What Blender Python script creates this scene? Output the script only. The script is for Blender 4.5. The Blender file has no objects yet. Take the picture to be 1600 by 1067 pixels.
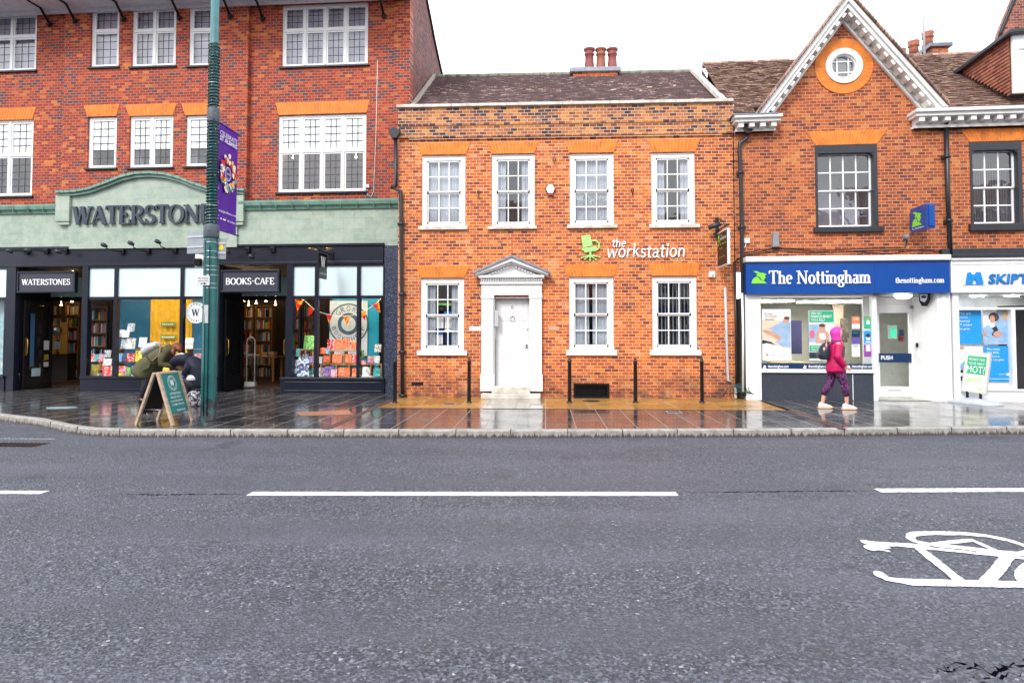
import bpy, bmesh, math, random
from mathutils import Vector, Matrix
R = math.radians
rnd = random.Random(7)
S = bpy.context.scene
COL = S.collection

# ------------------------------------------------------------------ camera
FPX = 1000.0; YAW = R(2.98); PITCH = R(2.0); PPY = 485.0; CAMH = 1.67; PAV = 0.12
cam_d = bpy.data.cameras.new("camera"); cam = bpy.data.objects.new("camera", cam_d); COL.objects.link(cam)
cam_d.sensor_width = 36.0; cam_d.sensor_fit = 'HORIZONTAL'; cam_d.lens = 36.0*FPX/1600.0
cam_d.shift_y = (PPY-533.5)/1600.0; cam_d.clip_start = .05; cam_d.clip_end = 2000
cam.location = (0, 0, CAMH); cam.rotation_euler = (R(90)+PITCH, 0, YAW)
S.camera = cam
# ------------------------------------------------------------------ world, sun, exposure
SUN_EL = R(55); SUN_ROT = R(200)
w = bpy.data.worlds.new("World"); S.world = w; w.use_nodes = True
nt = w.node_tree; nt.nodes.clear()
o = nt.nodes.new('ShaderNodeOutputWorld'); b = nt.nodes.new('ShaderNodeBackground')
sk = nt.nodes.new('ShaderNodeTexSky'); sk.sky_type = 'NISHITA'; sk.sun_disc = False
sk.sun_elevation = SUN_EL; sk.sun_rotation = SUN_ROT; sk.dust_density = 3
tc = nt.nodes.new('ShaderNodeTexCoord'); nz = nt.nodes.new('ShaderNodeTexNoise')
nz.inputs['Scale'].default_value = 2.2; nz.inputs['Detail'].default_value = 5
cr = nt.nodes.new('ShaderNodeValToRGB')
cr.color_ramp.elements[0].position = .25; cr.color_ramp.elements[0].color = (.80, .84, .92, 1)
cr.color_ramp.elements[1].position = .7; cr.color_ramp.elements[1].color = (1, 1, 1, 1)
sc = nt.nodes.new('ShaderNodeVectorMath'); sc.operation = 'SCALE'; sc.inputs['Scale'].default_value = 10.5
mx = nt.nodes.new('ShaderNodeMix'); mx.data_type = 'RGBA'; mx.inputs[0].default_value = .93
nt.links.new(tc.outputs['Generated'], nz.inputs['Vector']); nt.links.new(nz.outputs['Fac'], cr.inputs['Fac'])
nt.links.new(cr.outputs['Color'], sc.inputs[0]); nt.links.new(sk.outputs['Color'], mx.inputs[6])
nt.links.new(sc.outputs[0], mx.inputs[7]); nt.links.new(mx.outputs[2], b.inputs['Color'])
b.inputs['Strength'].default_value = .1; nt.links.new(b.outputs[0], o.inputs[0])
sl = bpy.data.lights.new("sun", 'SUN'); so = bpy.data.objects.new("sun", sl); COL.objects.link(so)
sl.energy = 1.2; sl.angle = R(18); sl.color = (1, .96, .9)
so.rotation_euler = (R(90)-SUN_EL, 0, R(180)-SUN_ROT+R(0)); so.location = (0, 0, 30)
so.rotation_euler = (R(48), 0, R(-25))
S.view_settings.view_transform = 'Standard'; S.view_settings.look = 'None'
S.view_settings.exposure = 1.22; S.view_settings.gamma = 1
S.render.engine = 'CYCLES'

# ------------------------------------------------------------------ measuring: pixel of the photo -> point on a real plane
ROT = Matrix.Rotation(YAW, 3, 'Z') @ Matrix.Rotation(R(90)+PITCH, 3, 'X')
def ray(px, py): return ROT @ Vector(((px-800)/FPX, (PPY-py)/FPX, -1))
class Frame:
    def __init__(s, ox, oy, deg):
        s.a = R(deg); s.o = Vector((ox, oy, 0)); s.U = Vector((math.cos(s.a), math.sin(s.a), 0)); s.W = Vector((-math.sin(s.a), math.cos(s.a), 0))
    def p(s, px, py, d=0):
        D = ray(px, py); C = Vector((0, 0, CAMH)); t = (d-(C-s.o).dot(s.W))/D.dot(s.W); P = C+t*D
        return (P-s.o).dot(s.U), P.z
    def r(s, x0, y0, x1, y1, d=0):
        xm = (x0+x1)/2; ym = (y0+y1)/2
        return s.p(x0, ym, d)[0], s.p(x1, ym, d)[0], s.p(xm, y1, d)[1], s.p(xm, y0, d)[1]
    def world(s, u, d, z): return s.o+s.U*u+s.W*d+Vector((0, 0, z))
def gp(px, py, z=PAV):
    D = ray(px, py); t = (z-CAMH)/D.z; P = Vector((0, 0, CAMH))+t*D
    return P.x, P.y
FS = Frame(-3.52, 16.35, -1.7)     # bookshop
FW = Frame(0, 15.3, 0)             # office house
FN = Frame(4.66, 15.3, -2.5)       # gabled building
def at(px, py, Y):
    u, z = Frame(0, Y, 0).p(px, py); return Vector((u, Y, z))

# ------------------------------------------------------------------ materials
def hexc(h):
    h = h.lstrip('#'); v = [int(h[i:i+2], 16)/255 for i in (0, 2, 4)]
    return tuple(((c+.055)/1.055)**2.4 if c > .04 else c/12.92 for c in v)
class NT:
    def __init__(s, name):
        s.m = bpy.data.materials.new(name); s.m.use_nodes = True; s.t = s.m.node_tree
        s.b = s.t.nodes['Principled BSDF']; s.out = s.t.nodes['Material Output']
    def n(s, typ, **kw):
        x = s.t.nodes.new('ShaderNode'+typ)
        for k, v in kw.items():
            if k in x.inputs: x.inputs[k].default_value = v
            else: setattr(x, k, v)
        return x
    def l(s, a, b): s.t.links.new(a, b)
    def ramp(s, stops, interp='LINEAR'):
        x = s.n('ValToRGB'); e = x.color_ramp; e.interpolation = interp
        while len(e.elements) < len(stops): e.elements.new(.5)
        for i, (p, c) in enumerate(stops): e.elements[i].position = p; e.elements[i].color = (*c, 1)
        return x
    def mix(s, fac, a, b, blend='MIX'):
        x = s.n('Mix', data_type='RGBA', blend_type=blend)
        for i, v in ((0, fac), (6, a), (7, b)):
            if isinstance(v, (int, float)): x.inputs[i].default_value = v
            elif isinstance(v, tuple): x.inputs[i].default_value = (*v, 1)
            else: s.l(v, x.inputs[i])
        return x.outputs[2]
    def coord(s, swz='XYZ', scale=1):
        tc = s.n('TexCoord'); src = tc.outputs['Object']
        if swz != 'XYZ':
            sp = s.n('SeparateXYZ'); s.l(src, sp.inputs[0]); cb = s.n('CombineXYZ')
            for i, c in enumerate(swz):
                if c in 'XYZ': s.l(sp.outputs[c], cb.inputs[i])
            src = cb.outputs[0]
        return src
    def noise(s, vec, scale, detail=3, rough=.55):
        x = s.n('TexNoise'); x.inputs['Scale'].default_value = scale; x.inputs['Detail'].default_value = detail; x.inputs['Roughness'].default_value = rough
        s.l(vec, x.inputs['Vector']); return x.outputs['Fac']
    def bump(s, h, strength=.3, dist=.01):
        x = s.n('Bump'); x.inputs['Strength'].default_value = strength; x.inputs['Distance'].default_value = dist
        s.l(h, x.inputs['Height']); s.l(x.outputs[0], s.b.inputs['Normal'])
MC = {}
def mat(name, col, rough=.5, metal=0, var=.12, vscale=6, bump=.1, spec=.5, emit=0, coat=0):
    if name in MC: return MC[name]
    if isinstance(col, str): col = hexc(col)
    k = NT(name); v = k.coord(); f = k.noise(v, vscale, 4)
    r = k.ramp([(.3, tuple(c*(1-var) for c in col)), (.7, tuple(min(1, c*(1+var*.6)) for c in col))]); k.l(f, r.inputs[0])
    k.l(r.outputs[0], k.b.inputs['Base Color'])
    k.b.inputs['Roughness'].default_value = rough; k.b.inputs['Metallic'].default_value = metal
    k.b.inputs['Specular IOR Level'].default_value = spec; k.b.inputs['Coat Weight'].default_value = coat
    if bump: k.bump(k.noise(v, vscale*6, 3), bump, .004)
    if emit:
        k.b.inputs['Emission Color'].default_value = (*col, 1); k.b.inputs['Emission Strength'].default_value = emit
    MC[name] = k.m; return k.m
def brick_mat(name, stops, mortar, dark=None, darkamt=.3, bw=.165, rh=.075, swz='XZ0', mort=.013, seed=0, squash=1.0, lowdark=False, light=None):
    k = NT(name); v = k.coord(swz)
    wob = k.n('TexNoise'); wob.inputs['Scale'].default_value = 1.5; k.l(v, wob.inputs['Vector'])
    ad = k.n('VectorMath', operation='MULTIPLY_ADD'); k.l(wob.outputs['Color'], ad.inputs[0]); ad.inputs[1].default_value = (.012, .012, 0); k.l(v, ad.inputs[2])
    bt = k.n('TexBrick'); bt.offset = .5; bt.squash = squash; bt.squash_frequency = 2
    bt.inputs['Color1'].default_value = (0, 0, 0, 1); bt.inputs['Color2'].default_value = (1, 1, 1, 1); bt.inputs['Mortar'].default_value = (.5, .5, .5, 1)
    bt.inputs['Scale'].default_value = 1; bt.inputs['Mortar Size'].default_value = mort/2; bt.inputs['Mortar Smooth'].default_value = .15
    bt.inputs['Brick Width'].default_value = bw; bt.inputs['Row Height'].default_value = rh; bt.inputs['Bias'].default_value = 0
    k.l(ad.outputs[0], bt.inputs['Vector'])
    big = k.noise(v, .55+seed*.1, 5, .6); mid = k.noise(v, 3.1, 3)
    s1 = k.n('MapRange'); s1.inputs[1].default_value = .3; s1.inputs[2].default_value = .7; s1.inputs[3].default_value = -.17; s1.inputs[4].default_value = .17; k.l(big, s1.inputs[0])
    s2 = k.n('Math', operation='ADD'); k.l(bt.outputs['Color'], s2.inputs[0]); k.l(s1.outputs[0], s2.inputs[1])
    rp = k.ramp(stops); k.l(s2.outputs[0], rp.inputs[0])
    mp = k.n('Mapping'); mp.inputs['Scale'].default_value = (2.6, .30, 1); k.l(v, mp.inputs['Vector']); stk = k.noise(mp.outputs[0], 1.0, 6, .65)
    fine = k.noise(v, 45, 3); c = k.mix(k_range(k, fine, .3, .75, 0, .32), rp.outputs[0], tuple(x*.45 for x in stops[0][1]))
    if dark:
        dn = k.noise(v, 1.3, 6, .7); c = k.mix(k_range(k, dn, .52, .68, 0, darkamt), c, dark)
    c = k.mix(k_range(k, stk, .53, .72, 0, .55), c, tuple(x*.6 for x in stops[0][1]))
    if light:
        ln = k.noise(v, 2.3, 6, .7); c = k.mix(k_range(k, ln, .58, .72, 0, .45), c, light)
    c = k.mix(bt.outputs['Fac'], c, mortar)
    if lowdark:  # splash-dirtied courses near the pavement: rising damp has its own shape
        sp = k.n('SeparateXYZ'); k.l(v, sp.inputs[0])
        lo = k_range(k, sp.outputs[1], .25, .95, 1, 0); nn = k.noise(v, 3, 5, .7)
        m = k.n('Math', operation='MULTIPLY'); k.l(lo, m.inputs[0]); k.l(k_range(k, nn, .35, .6, 0, .8), m.inputs[1])
        c = k.mix(m.outputs[0], c, (.07, .035, .03))
    k.l(c, k.b.inputs['Base Color']); k.b.inputs['Roughness'].default_value = .75; k.b.inputs['Specular IOR Level'].default_value = .3
    inv = k.n('Math', operation='MULTIPLY_ADD'); k.l(bt.outputs['Fac'], inv.inputs[0]); inv.inputs[1].default_value = -1; k.l(fine, inv.inputs[2])
    k.bump(inv.outputs[0], .5, .008)
    return k.m
def k_range(k, sock, a, b, c, d):
    m = k.n('MapRange'); k.l(sock, m.inputs[0])
    for i, v in enumerate((a, b, c, d)): m.inputs[i+1].default_value = v
    return m.outputs[0]
M_brW_st = [(0.0, (.20, .04, .02)), (.10, (.36, .065, .018)), (.30, (.50, .10, .020)), (.62, (.64, .15, .024)), (.88, (.74, .22, .03)), (1, (.66, .30, .12))]
M_brickW = brick_mat('orange_brick', M_brW_st, (.62, .42, .28), dark=(.16, .04, .025), darkamt=.5, squash=1.0, lowdark=True, light=(.55, .30, .2))
M_brickP = brick_mat('parapet_brick', [(0, (.07, .03, .025)), (.2, (.17, .045, .025)), (.33, (.38, .11, .03)), (.7, (.55, .17, .035)), (.95, (.66, .28, .06))], (.50, .44, .38), dark=(.08, .04, .035), darkamt=.6, seed=3, light=(.45, .4, .38))
M_brickS = brick_mat('red_brick', [(0, (.085, .055, .075)), (.08, (.14, .055, .06)), (.18, (.27, .032, .018)), (.6, (.38, .042, .019)), (.88, (.50, .085, .022)), (1, (.66, .20, .03))], (.40, .20, .14), dark=(.2, .03, .025), darkamt=.35, seed=1)
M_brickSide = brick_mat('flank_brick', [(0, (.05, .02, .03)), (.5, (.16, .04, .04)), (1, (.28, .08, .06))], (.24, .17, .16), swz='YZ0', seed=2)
M_brickN = brick_mat('brown_orange_brick', [(0, (.16, .04, .025)), (.18, (.28, .055, .022)), (.55, (.44, .095, .026)), (.85, (.54, .135, .03)), (1, (.58, .21, .06))], (.50, .29, .18), dark=(.15, .04, .03), darkamt=.35, seed=2)
M_rub = mat('rubbed_brick', (.72, .20, .022), .7, var=.28, vscale=5, bump=.3)
M_rub2 = mat('rubbed_brick_weathered', (.76, .20, .018), .7, var=.4, vscale=4, bump=.3)
M_mort = mat('lime_mortar', (.78, .36, .13), .8)
M_white = mat('white_paint', (.80, .81, .82), .35, var=.05, bump=.03)
M_whiteO = mat('white_paint_old', (.74, .74, .72), .5, var=.14, vscale=3, bump=.15)
M_stone = mat('pale_stone', (.60, .57, .50), .6, var=.35, vscale=5, bump=.3)
M_navy = mat('dark_slate_paint', (.008, .012, .025), .3, var=.25, vscale=3, bump=.05, spec=.4)
M_black = mat('black_paint', (.006, .007, .010), .35, var=.2, bump=.05, spec=.3)
M_gunm = mat('grey_black_paint', (.018, .023, .032), .4, var=.2)
M_iron = mat('cast_iron_paint', (.012, .016, .022), .38, var=.3)
M_lead = mat('lead_came', (.04, .045, .05), .5)
M_leadsheet = mat('lead_sheet', (.24, .27, .32), .45, .4, var=.25)
M_frost = mat('frosted_panel', (.62, .76, .78), .25, var=.04, vscale=2, bump=0)
M_room = mat('room_plaster', (.60, .60, .70), .8)
M_blind = mat('white_blind', (.92, .93, .94), .7, var=.03)
M_net = mat('net_curtain', (.40, .44, .50), .8, var=.25, vscale=3)
M_lilac = mat('lilac_sky_tint', (.52, .51, .62), .8, var=.25, vscale=2)  # colour of added sheets that put reflected-sky tone into the upper panes
M_dark = mat('dark_interior', (.022, .016, .014), .8)
M_wood = mat('oak_wood', (.50, .26, .08), .5, var=.3, vscale=8)
M_paleW = mat('weathered_timber', (.50, .37, .28), .6, var=.35, vscale=12)
M_gold = mat('brass', (.6, .4, .12), .3, 1)
M_steel = mat('steel', (.5, .52, .55), .3, 1, bump=0)
M_blue = mat('royal_blue_panel', (.004, .062, .30), .22, var=.06, bump=0, coat=.3)
M_dkblue = mat('navy_strip', (.006, .03, .10), .3, var=.05, bump=0)
M_sky = mat('cyan_poster', (.02, .32, .75), .3, var=.04, bump=0)
M_green = mat('lime_green', (.22, .70, .05), .35, var=.05, bump=0)
M_pgreen = mat('pale_green', (.38, .72, .22), .4, var=.06, bump=0)
M_teal = mat('teal_paint', (.012, .19, .20), .35, var=.25, vscale=4)
M_tealbd = mat('teal_board', (.015, .20, .19), .4, var=.08, bump=0)
M_purple = mat('purple_vinyl', (.075, .004, .33), .35, var=.08, vscale=3, bump=.05)
M_letter = mat('dark_letter', (.035, .05, .08), .35, var=.15)
M_wtext = mat('white_lettering', (.85, .86, .88), .4, var=.02, bump=0)
M_grey = mat('mid_grey', (.22, .24, .26), .5)
M_lgrey = mat('light_grey_plastic', (.48, .50, .53), .45)
def glass_mat(name, tint, refl=1.6, add=.0, rough=.0):
    k = NT(name); k.t.nodes.remove(k.b)
    tr = k.n('BsdfTransparent'); tr.inputs[0].default_value = (*tint, 1); gl = k.n('BsdfGlossy'); gl.inputs['Roughness'].default_value = rough
    fr = k.n('Fresnel'); ge = k.n('NewGeometry'); k.l(k_range(k, ge.outputs['Backfacing'], 0, 1, 1.5, 1/1.5), fr.inputs['IOR']); m = k.n('Math', operation='MULTIPLY_ADD'); m.inputs[1].default_value = refl; m.inputs[2].default_value = add; m.use_clamp = True
    # old panes are never quite flat
    ns = k.noise(k.coord(), 3.0, 2); bp = k.n('Bump'); bp.inputs['Strength'].default_value = .25; bp.inputs['Distance'].default_value = .01
    k.l(ns, bp.inputs['Height']); k.l(bp.outputs[0], gl.inputs['Normal'])
    k.l(fr.outputs[0], m.inputs[0]); mx = k.n('MixShader'); k.l(m.outputs[0], mx.inputs[0]); k.l(tr.outputs[0], mx.inputs[1]); k.l(gl.outputs[0], mx.inputs[2])
    k.l(mx.outputs[0], k.out.inputs[0]); return k.m
M_glass = glass_mat('window_glass', (.98, .99, 1.0), 1.0, .09)
M_shopg = glass_mat('shop_glass', (.97, .99, .99), .85)
def rub_grad():
    pass
# green glazed faience tiles
def faience():
    k = NT('green_faience'); v = k.coord('XZ0'); bt = k.n('TexBrick'); bt.offset = .5
    bt.inputs['Color1'].default_value = (.25, .33, .275, 1); bt.inputs['Color2'].default_value = (.33, .41, .345, 1); bt.inputs['Mortar'].default_value = (.19, .25, .21, 1)
    bt.inputs['Scale'].default_value = 1; bt.inputs['Brick Width'].default_value = .56; bt.inputs['Row Height'].default_value = .29; bt.inputs['Mortar Size'].default_value = .004
    k.l(v, bt.inputs['Vector']); n = k.noise(v, 3.5, 7, .7)
    c = k.mix(k_range(k, n, .42, .62, 0, .7), bt.outputs['Color'], (.41, .46, .38)); n2 = k.noise(v, 9, 4)
    c = k.mix(k_range(k, n2, .55, .75, 0, .4), c, (.19, .27, .22))
    k.l(c, k.b.inputs['Base Color']); k.b.inputs['Roughness'].default_value = .3; k.bump(k.noise(v, 12, 3), .15, .01); return k.m
M_fai = faience()
M_faiD = mat('green_faience_moulding', (.16, .30, .24), .3, var=.3, vscale=5)
def granite():
    k = NT('blue_granite'); v = k.coord(); vo = k.n('TexVoronoi'); vo.inputs['Scale'].default_value = 60; k.l(v, vo.inputs['Vector'])
    r = k.ramp([(0, (.012, .016, .03)), (.5, (.035, .045, .08)), (.85, (.09, .11, .17)), (1, (.35, .38, .45))]); k.l(vo.outputs['Color'], r.inputs[0])
    k.l(r.outputs[0], k.b.inputs['Base Color']); k.b.inputs['Roughness'].default_value = .2; return k.m
M_gran = granite()
def tile_mat(name, cols, bw=.17, rh=.1, swz='XYZ', moss=(.12, .13, .06)):
    k = NT(name); v = k.coord(swz); bt = k.n('TexBrick'); bt.offset = .5
    bt.inputs['Color1'].default_value = (0, 0, 0, 1); bt.inputs['Color2'].default_value = (1, 1, 1, 1); bt.inputs['Mortar'].default_value = (0, 0, 0, 1)
    bt.inputs['Scale'].default_value = 1; bt.inputs['Brick Width'].default_value = bw; bt.inputs['Row Height'].default_value = rh; bt.inputs['Mortar Size'].default_value = .010
    k.l(v, bt.inputs['Vector']); r = k.ramp(cols); k.l(bt.outputs['Color'], r.inputs[0])
    n = k.noise(v, 2.2, 6, .7); c = k.mix(k_range(k, n, .5, .7, 0, .6), r.outputs[0], moss)
    n2 = k.noise(v, 20, 4, .7); c = k.mix(k_range(k, n2, .55, .75, 0, .5), c, (.32, .28, .27))
    k.l(c, k.b.inputs['Base Color']); k.b.inputs['Roughness'].default_value = .7; k.bump(n2, .3, .01); return k.m
M_tileW = tile_mat('old_clay_tiles', moss=(.14, .13, .09), cols=[(0, (.16, .11, .12)), (.35, (.34, .23, .22)), (.7, (.52, .37, .34)), (.9, (.64, .50, .45)), (1, (.75, .66, .62))])
M_tileN = tile_mat('brown_clay_tiles', [(0, (.13, .075, .065)), (.4, (.28, .155, .12)), (.75, (.39, .23, .17)), (1, (.48, .32, .24))], moss=(.24, .21, .11))
M_tileC = tile_mat('hung_clay_tiles', [(0, (.22, .06, .04)), (.5, (.34, .1, .05)), (1, (.42, .15, .08))], bw=.17, rh=.12, swz='YZ0', moss=(.2, .12, .06))
def paving(name, cA, cB, joint, bw, rh, rmin, rmax, coat=.0, offs=.5):
    k = NT(name); v = k.coord('YX0'); bt = k.n('TexBrick'); bt.offset = offs
    bt.inputs['Color1'].default_value = (*cA, 1); bt.inputs['Color2'].default_value = (*cB, 1); bt.inputs['Mortar'].default_value = (*joint, 1)
    bt.inputs['Scale'].default_value = 1; bt.inputs['Brick Width'].default_value = bw; bt.inputs['Row Height'].default_value = rh; bt.inputs['Mortar Size'].default_value = .009; bt.inputs['Mortar Smooth'].default_value = .2
    k.l(v, bt.inputs['Vector']); n = k.noise(v, 2.5, 6, .65); c = k.mix(k_range(k, n, .35, .7, .35, 0), bt.outputs['Color'], tuple(x*.4 for x in cA))
    fn = k.noise(v, 60, 3); c = k.mix(k_range(k, fn, .6, .8, 0, .3), c, tuple(min(1, x*2.2) for x in cB))
    k.l(c, k.b.inputs['Base Color']); r = k_range(k, k.noise(v, 1.7, 5, .6), .35, .7, rmin, rmax)
    rr = k.mix(bt.outputs['Fac'], r, (.5, .5, .5)); k.l(rr, k.b.inputs['Roughness']); k.b.inputs['IOR'].default_value = 1.6
    k.b.inputs['Coat Weight'].default_value = coat; k.b.inputs['Coat Roughness'].default_value = .06; k.b.inputs['Specular IOR Level'].default_value = .72
    ht = k.n('Math', operation='MULTIPLY_ADD'); k.l(bt.outputs['Fac'], ht.inputs[0]); ht.inputs[1].default_value = -1.5; k.l(k.noise(v, 7, 4), ht.inputs[2])
    k.bump(ht.outputs[0], .2, .008); return k.m
M_pave = paving('wet_slate_paving', (.032, .034, .042), (.085, .082, .09), (.27, .23, .20), .95, .50, .06, .30, .2)
M_ochre = paving('wet_york_stone', (.30, .14, .02), (.48, .27, .07), (.46, .36, .22), .55, .9, .22, .45, .15)
def asphalt():
    k = NT('damp_asphalt'); v = k.coord(); vo = k.n('TexVoronoi'); vo.inputs['Scale'].default_value = 62; k.l(v, vo.inputs['Vector'])
    r = k.ramp([(0, (.005, .006, .009)), (.33, (.024, .030, .044)), (.68, (.076, .088, .118)), (.92, (.185, .20, .24)), (1, (.65, .60, .57))]); k.l(vo.outputs['Color'], r.inputs[0])
    big = k.noise(v, .35, 6, .6); c = k.mix(k_range(k, big, .35, .65, .0, .25), r.outputs[0], (.085, .09, .12))
    mp = k.n('Mapping'); mp.inputs['Scale'].default_value = (.25, 1.3, 1); k.l(v, mp.inputs['Vector']); tn = k.noise(mp.outputs[0], 1.0, 5, .6)
    c = k.mix(k_range(k, tn, .42, .66, 0, .5), c, (.105, .11, .15))
    md = k.noise(v, 2.4, 5, .65); c = k.mix(k_range(k, md, .5, .68, .0, .45), c, (.05, .052, .065))
    spy = k.n('SeparateXYZ'); k.l(v, spy.inputs[0]); wv = k.n('Math', operation='MULTIPLY_ADD'); k.l(k.noise(v, .4, 3), wv.inputs[0]); wv.inputs[1].default_value = .5; k.l(spy.outputs[1], wv.inputs[2])
    sn = k.n('Math', operation='SINE'); fq = k.n('Math', operation='MULTIPLY'); k.l(wv.outputs[0], fq.inputs[0]); fq.inputs[1].default_value = 3.6; k.l(fq.outputs[0], sn.inputs[0]); tr_ = k.n('Math', operation='MULTIPLY'); k.l(k_range(k, sn.outputs[0], .2, 1, 0, .42), tr_.inputs[0]); k.l(k_range(k, tn, .3, .6, .2, 1), tr_.inputs[1])
    c = k.mix(tr_.outputs[0], c, (.045, .050, .066)); oil = k.noise(v, .9, 3, .4); c = k.mix(k_range(k, oil, .66, .72, 0, .55), c, (.022, .023, .03))
    # cracks
    cv = k.n('TexVoronoi', feature='DISTANCE_TO_EDGE'); cv.inputs['Scale'].default_value = .45
    wn = k.n('TexNoise'); wn.inputs['Scale'].default_value = 2.0; wn.inputs['Detail'].default_value = 6; k.l(v, wn.inputs['Vector'])
    ad = k.n('VectorMath', operation='MULTIPLY_ADD'); k.l(wn.outputs['Color'], ad.inputs[0]); ad.inputs[1].default_value = (.9, .9, 0); k.l(v, ad.inputs[2]); k.l(ad.outputs[0], cv.inputs['Vector'])
    gate = k_range(k, k.noise(v, .5, 3), .60, .68, 0, 1)
    cf = k_range(k, cv.outputs['Distance'], 0, .012, 1, 0); mm = k.n('Math', operation='MULTIPLY'); k.l(cf, mm.inputs[0]); k.l(gate, mm.inputs[1])
    c = k.mix(mm.outputs[0], c, (.015, .016, .02))
    k.l(c, k.b.inputs['Base Color']); k.l(k_range(k, vo.outputs['Distance'], 0, .6, .32, .62), k.b.inputs['Roughness'])
    k.b.inputs['Specular IOR Level'].default_value = .5
    v2 = k.n('TexVoronoi'); v2.inputs['Scale'].default_value = 55; k.l(v, v2.inputs['Vector'])
    k.bump(v2.outputs['Distance'], 1.0, .016); return k.m
M_road = asphalt()
def kerbm():
    k = NT('granite_kerb'); v = k.coord(); n = k.noise(v, 7, 6, .7)
    r = k.ramp([(.25, (.16, .145, .13)), (.5, (.29, .28, .265)), (.8, (.46, .45, .44))]); k.l(n, r.inputs[0])
    sp = k.n('SeparateXYZ'); k.l(v, sp.inputs[0]); cb = k.n('CombineXYZ'); k.l(sp.outputs[0], cb.inputs[0])
    st = k.noise(cb.outputs[0], 14, 5, .85); lo = k_range(k, sp.outputs[2], .01, .10, .15, -.07)
    a = k.n('Math', operation='ADD'); k.l(st, a.inputs[0]); k.l(lo, a.inputs[1]); c = k.mix(k_range(k, a.outputs[0], .55, .60, 0, .9), r.outputs[0], (.055, .03, .02))
    k.l(c, k.b.inputs['Base Color']); k.b.inputs['Roughness'].default_value = .55; k.bump(n, .4, .01); return k.m
M_kerb = kerbm()
def paint():
    k = NT('worn_road_paint'); v = k.coord(); n = k.noise(v, 30, 5, .8); vo = k.n('TexVoronoi'); vo.inputs['Scale'].default_value = 90; k.l(v, vo.inputs['Vector'])
    n3 = k.noise(v, 6, 6, .8); wa = k.n('Math', operation='MULTIPLY_ADD'); k.l(n3, wa.inputs[0]); wa.inputs[1].default_value = .7; k.l(n, wa.inputs[2]); c = k.mix(k_range(k, wa.outputs[0], .94, .97, 0, .9), (.72, .72, .74), (.07, .075, .10)); k.l(c, k.b.inputs['Base Color']); k.b.inputs['Roughness'].default_value = .5
    k.bump(vo.outputs['Distance'], .4, .006); return k.m
M_paint = paint()
def picture(name, cols, scale=3, rough=.35):
    if name in MC: return MC[name]
    k = NT(name); v = k.coord(); wn = k.n('TexNoise'); wn.inputs['Scale'].default_value = scale; wn.inputs['Detail'].default_value = 3; k.l(v, wn.inputs['Vector'])
    cols = [(i/max(1, len(cols)-1)*.5+.25, c if not isinstance(c, str) else hexc(c)) for i, c in enumerate(cols)]
    r = k.ramp(cols, 'CONSTANT' if len(cols) > 3 else 'LINEAR'); k.l(wn.outputs['Fac'], r.inputs[0]); k.l(r.outputs[0], k.b.inputs['Base Color']); k.b.inputs['Roughness'].default_value = rough
    MC[name] = k.m; return k.m

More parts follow.
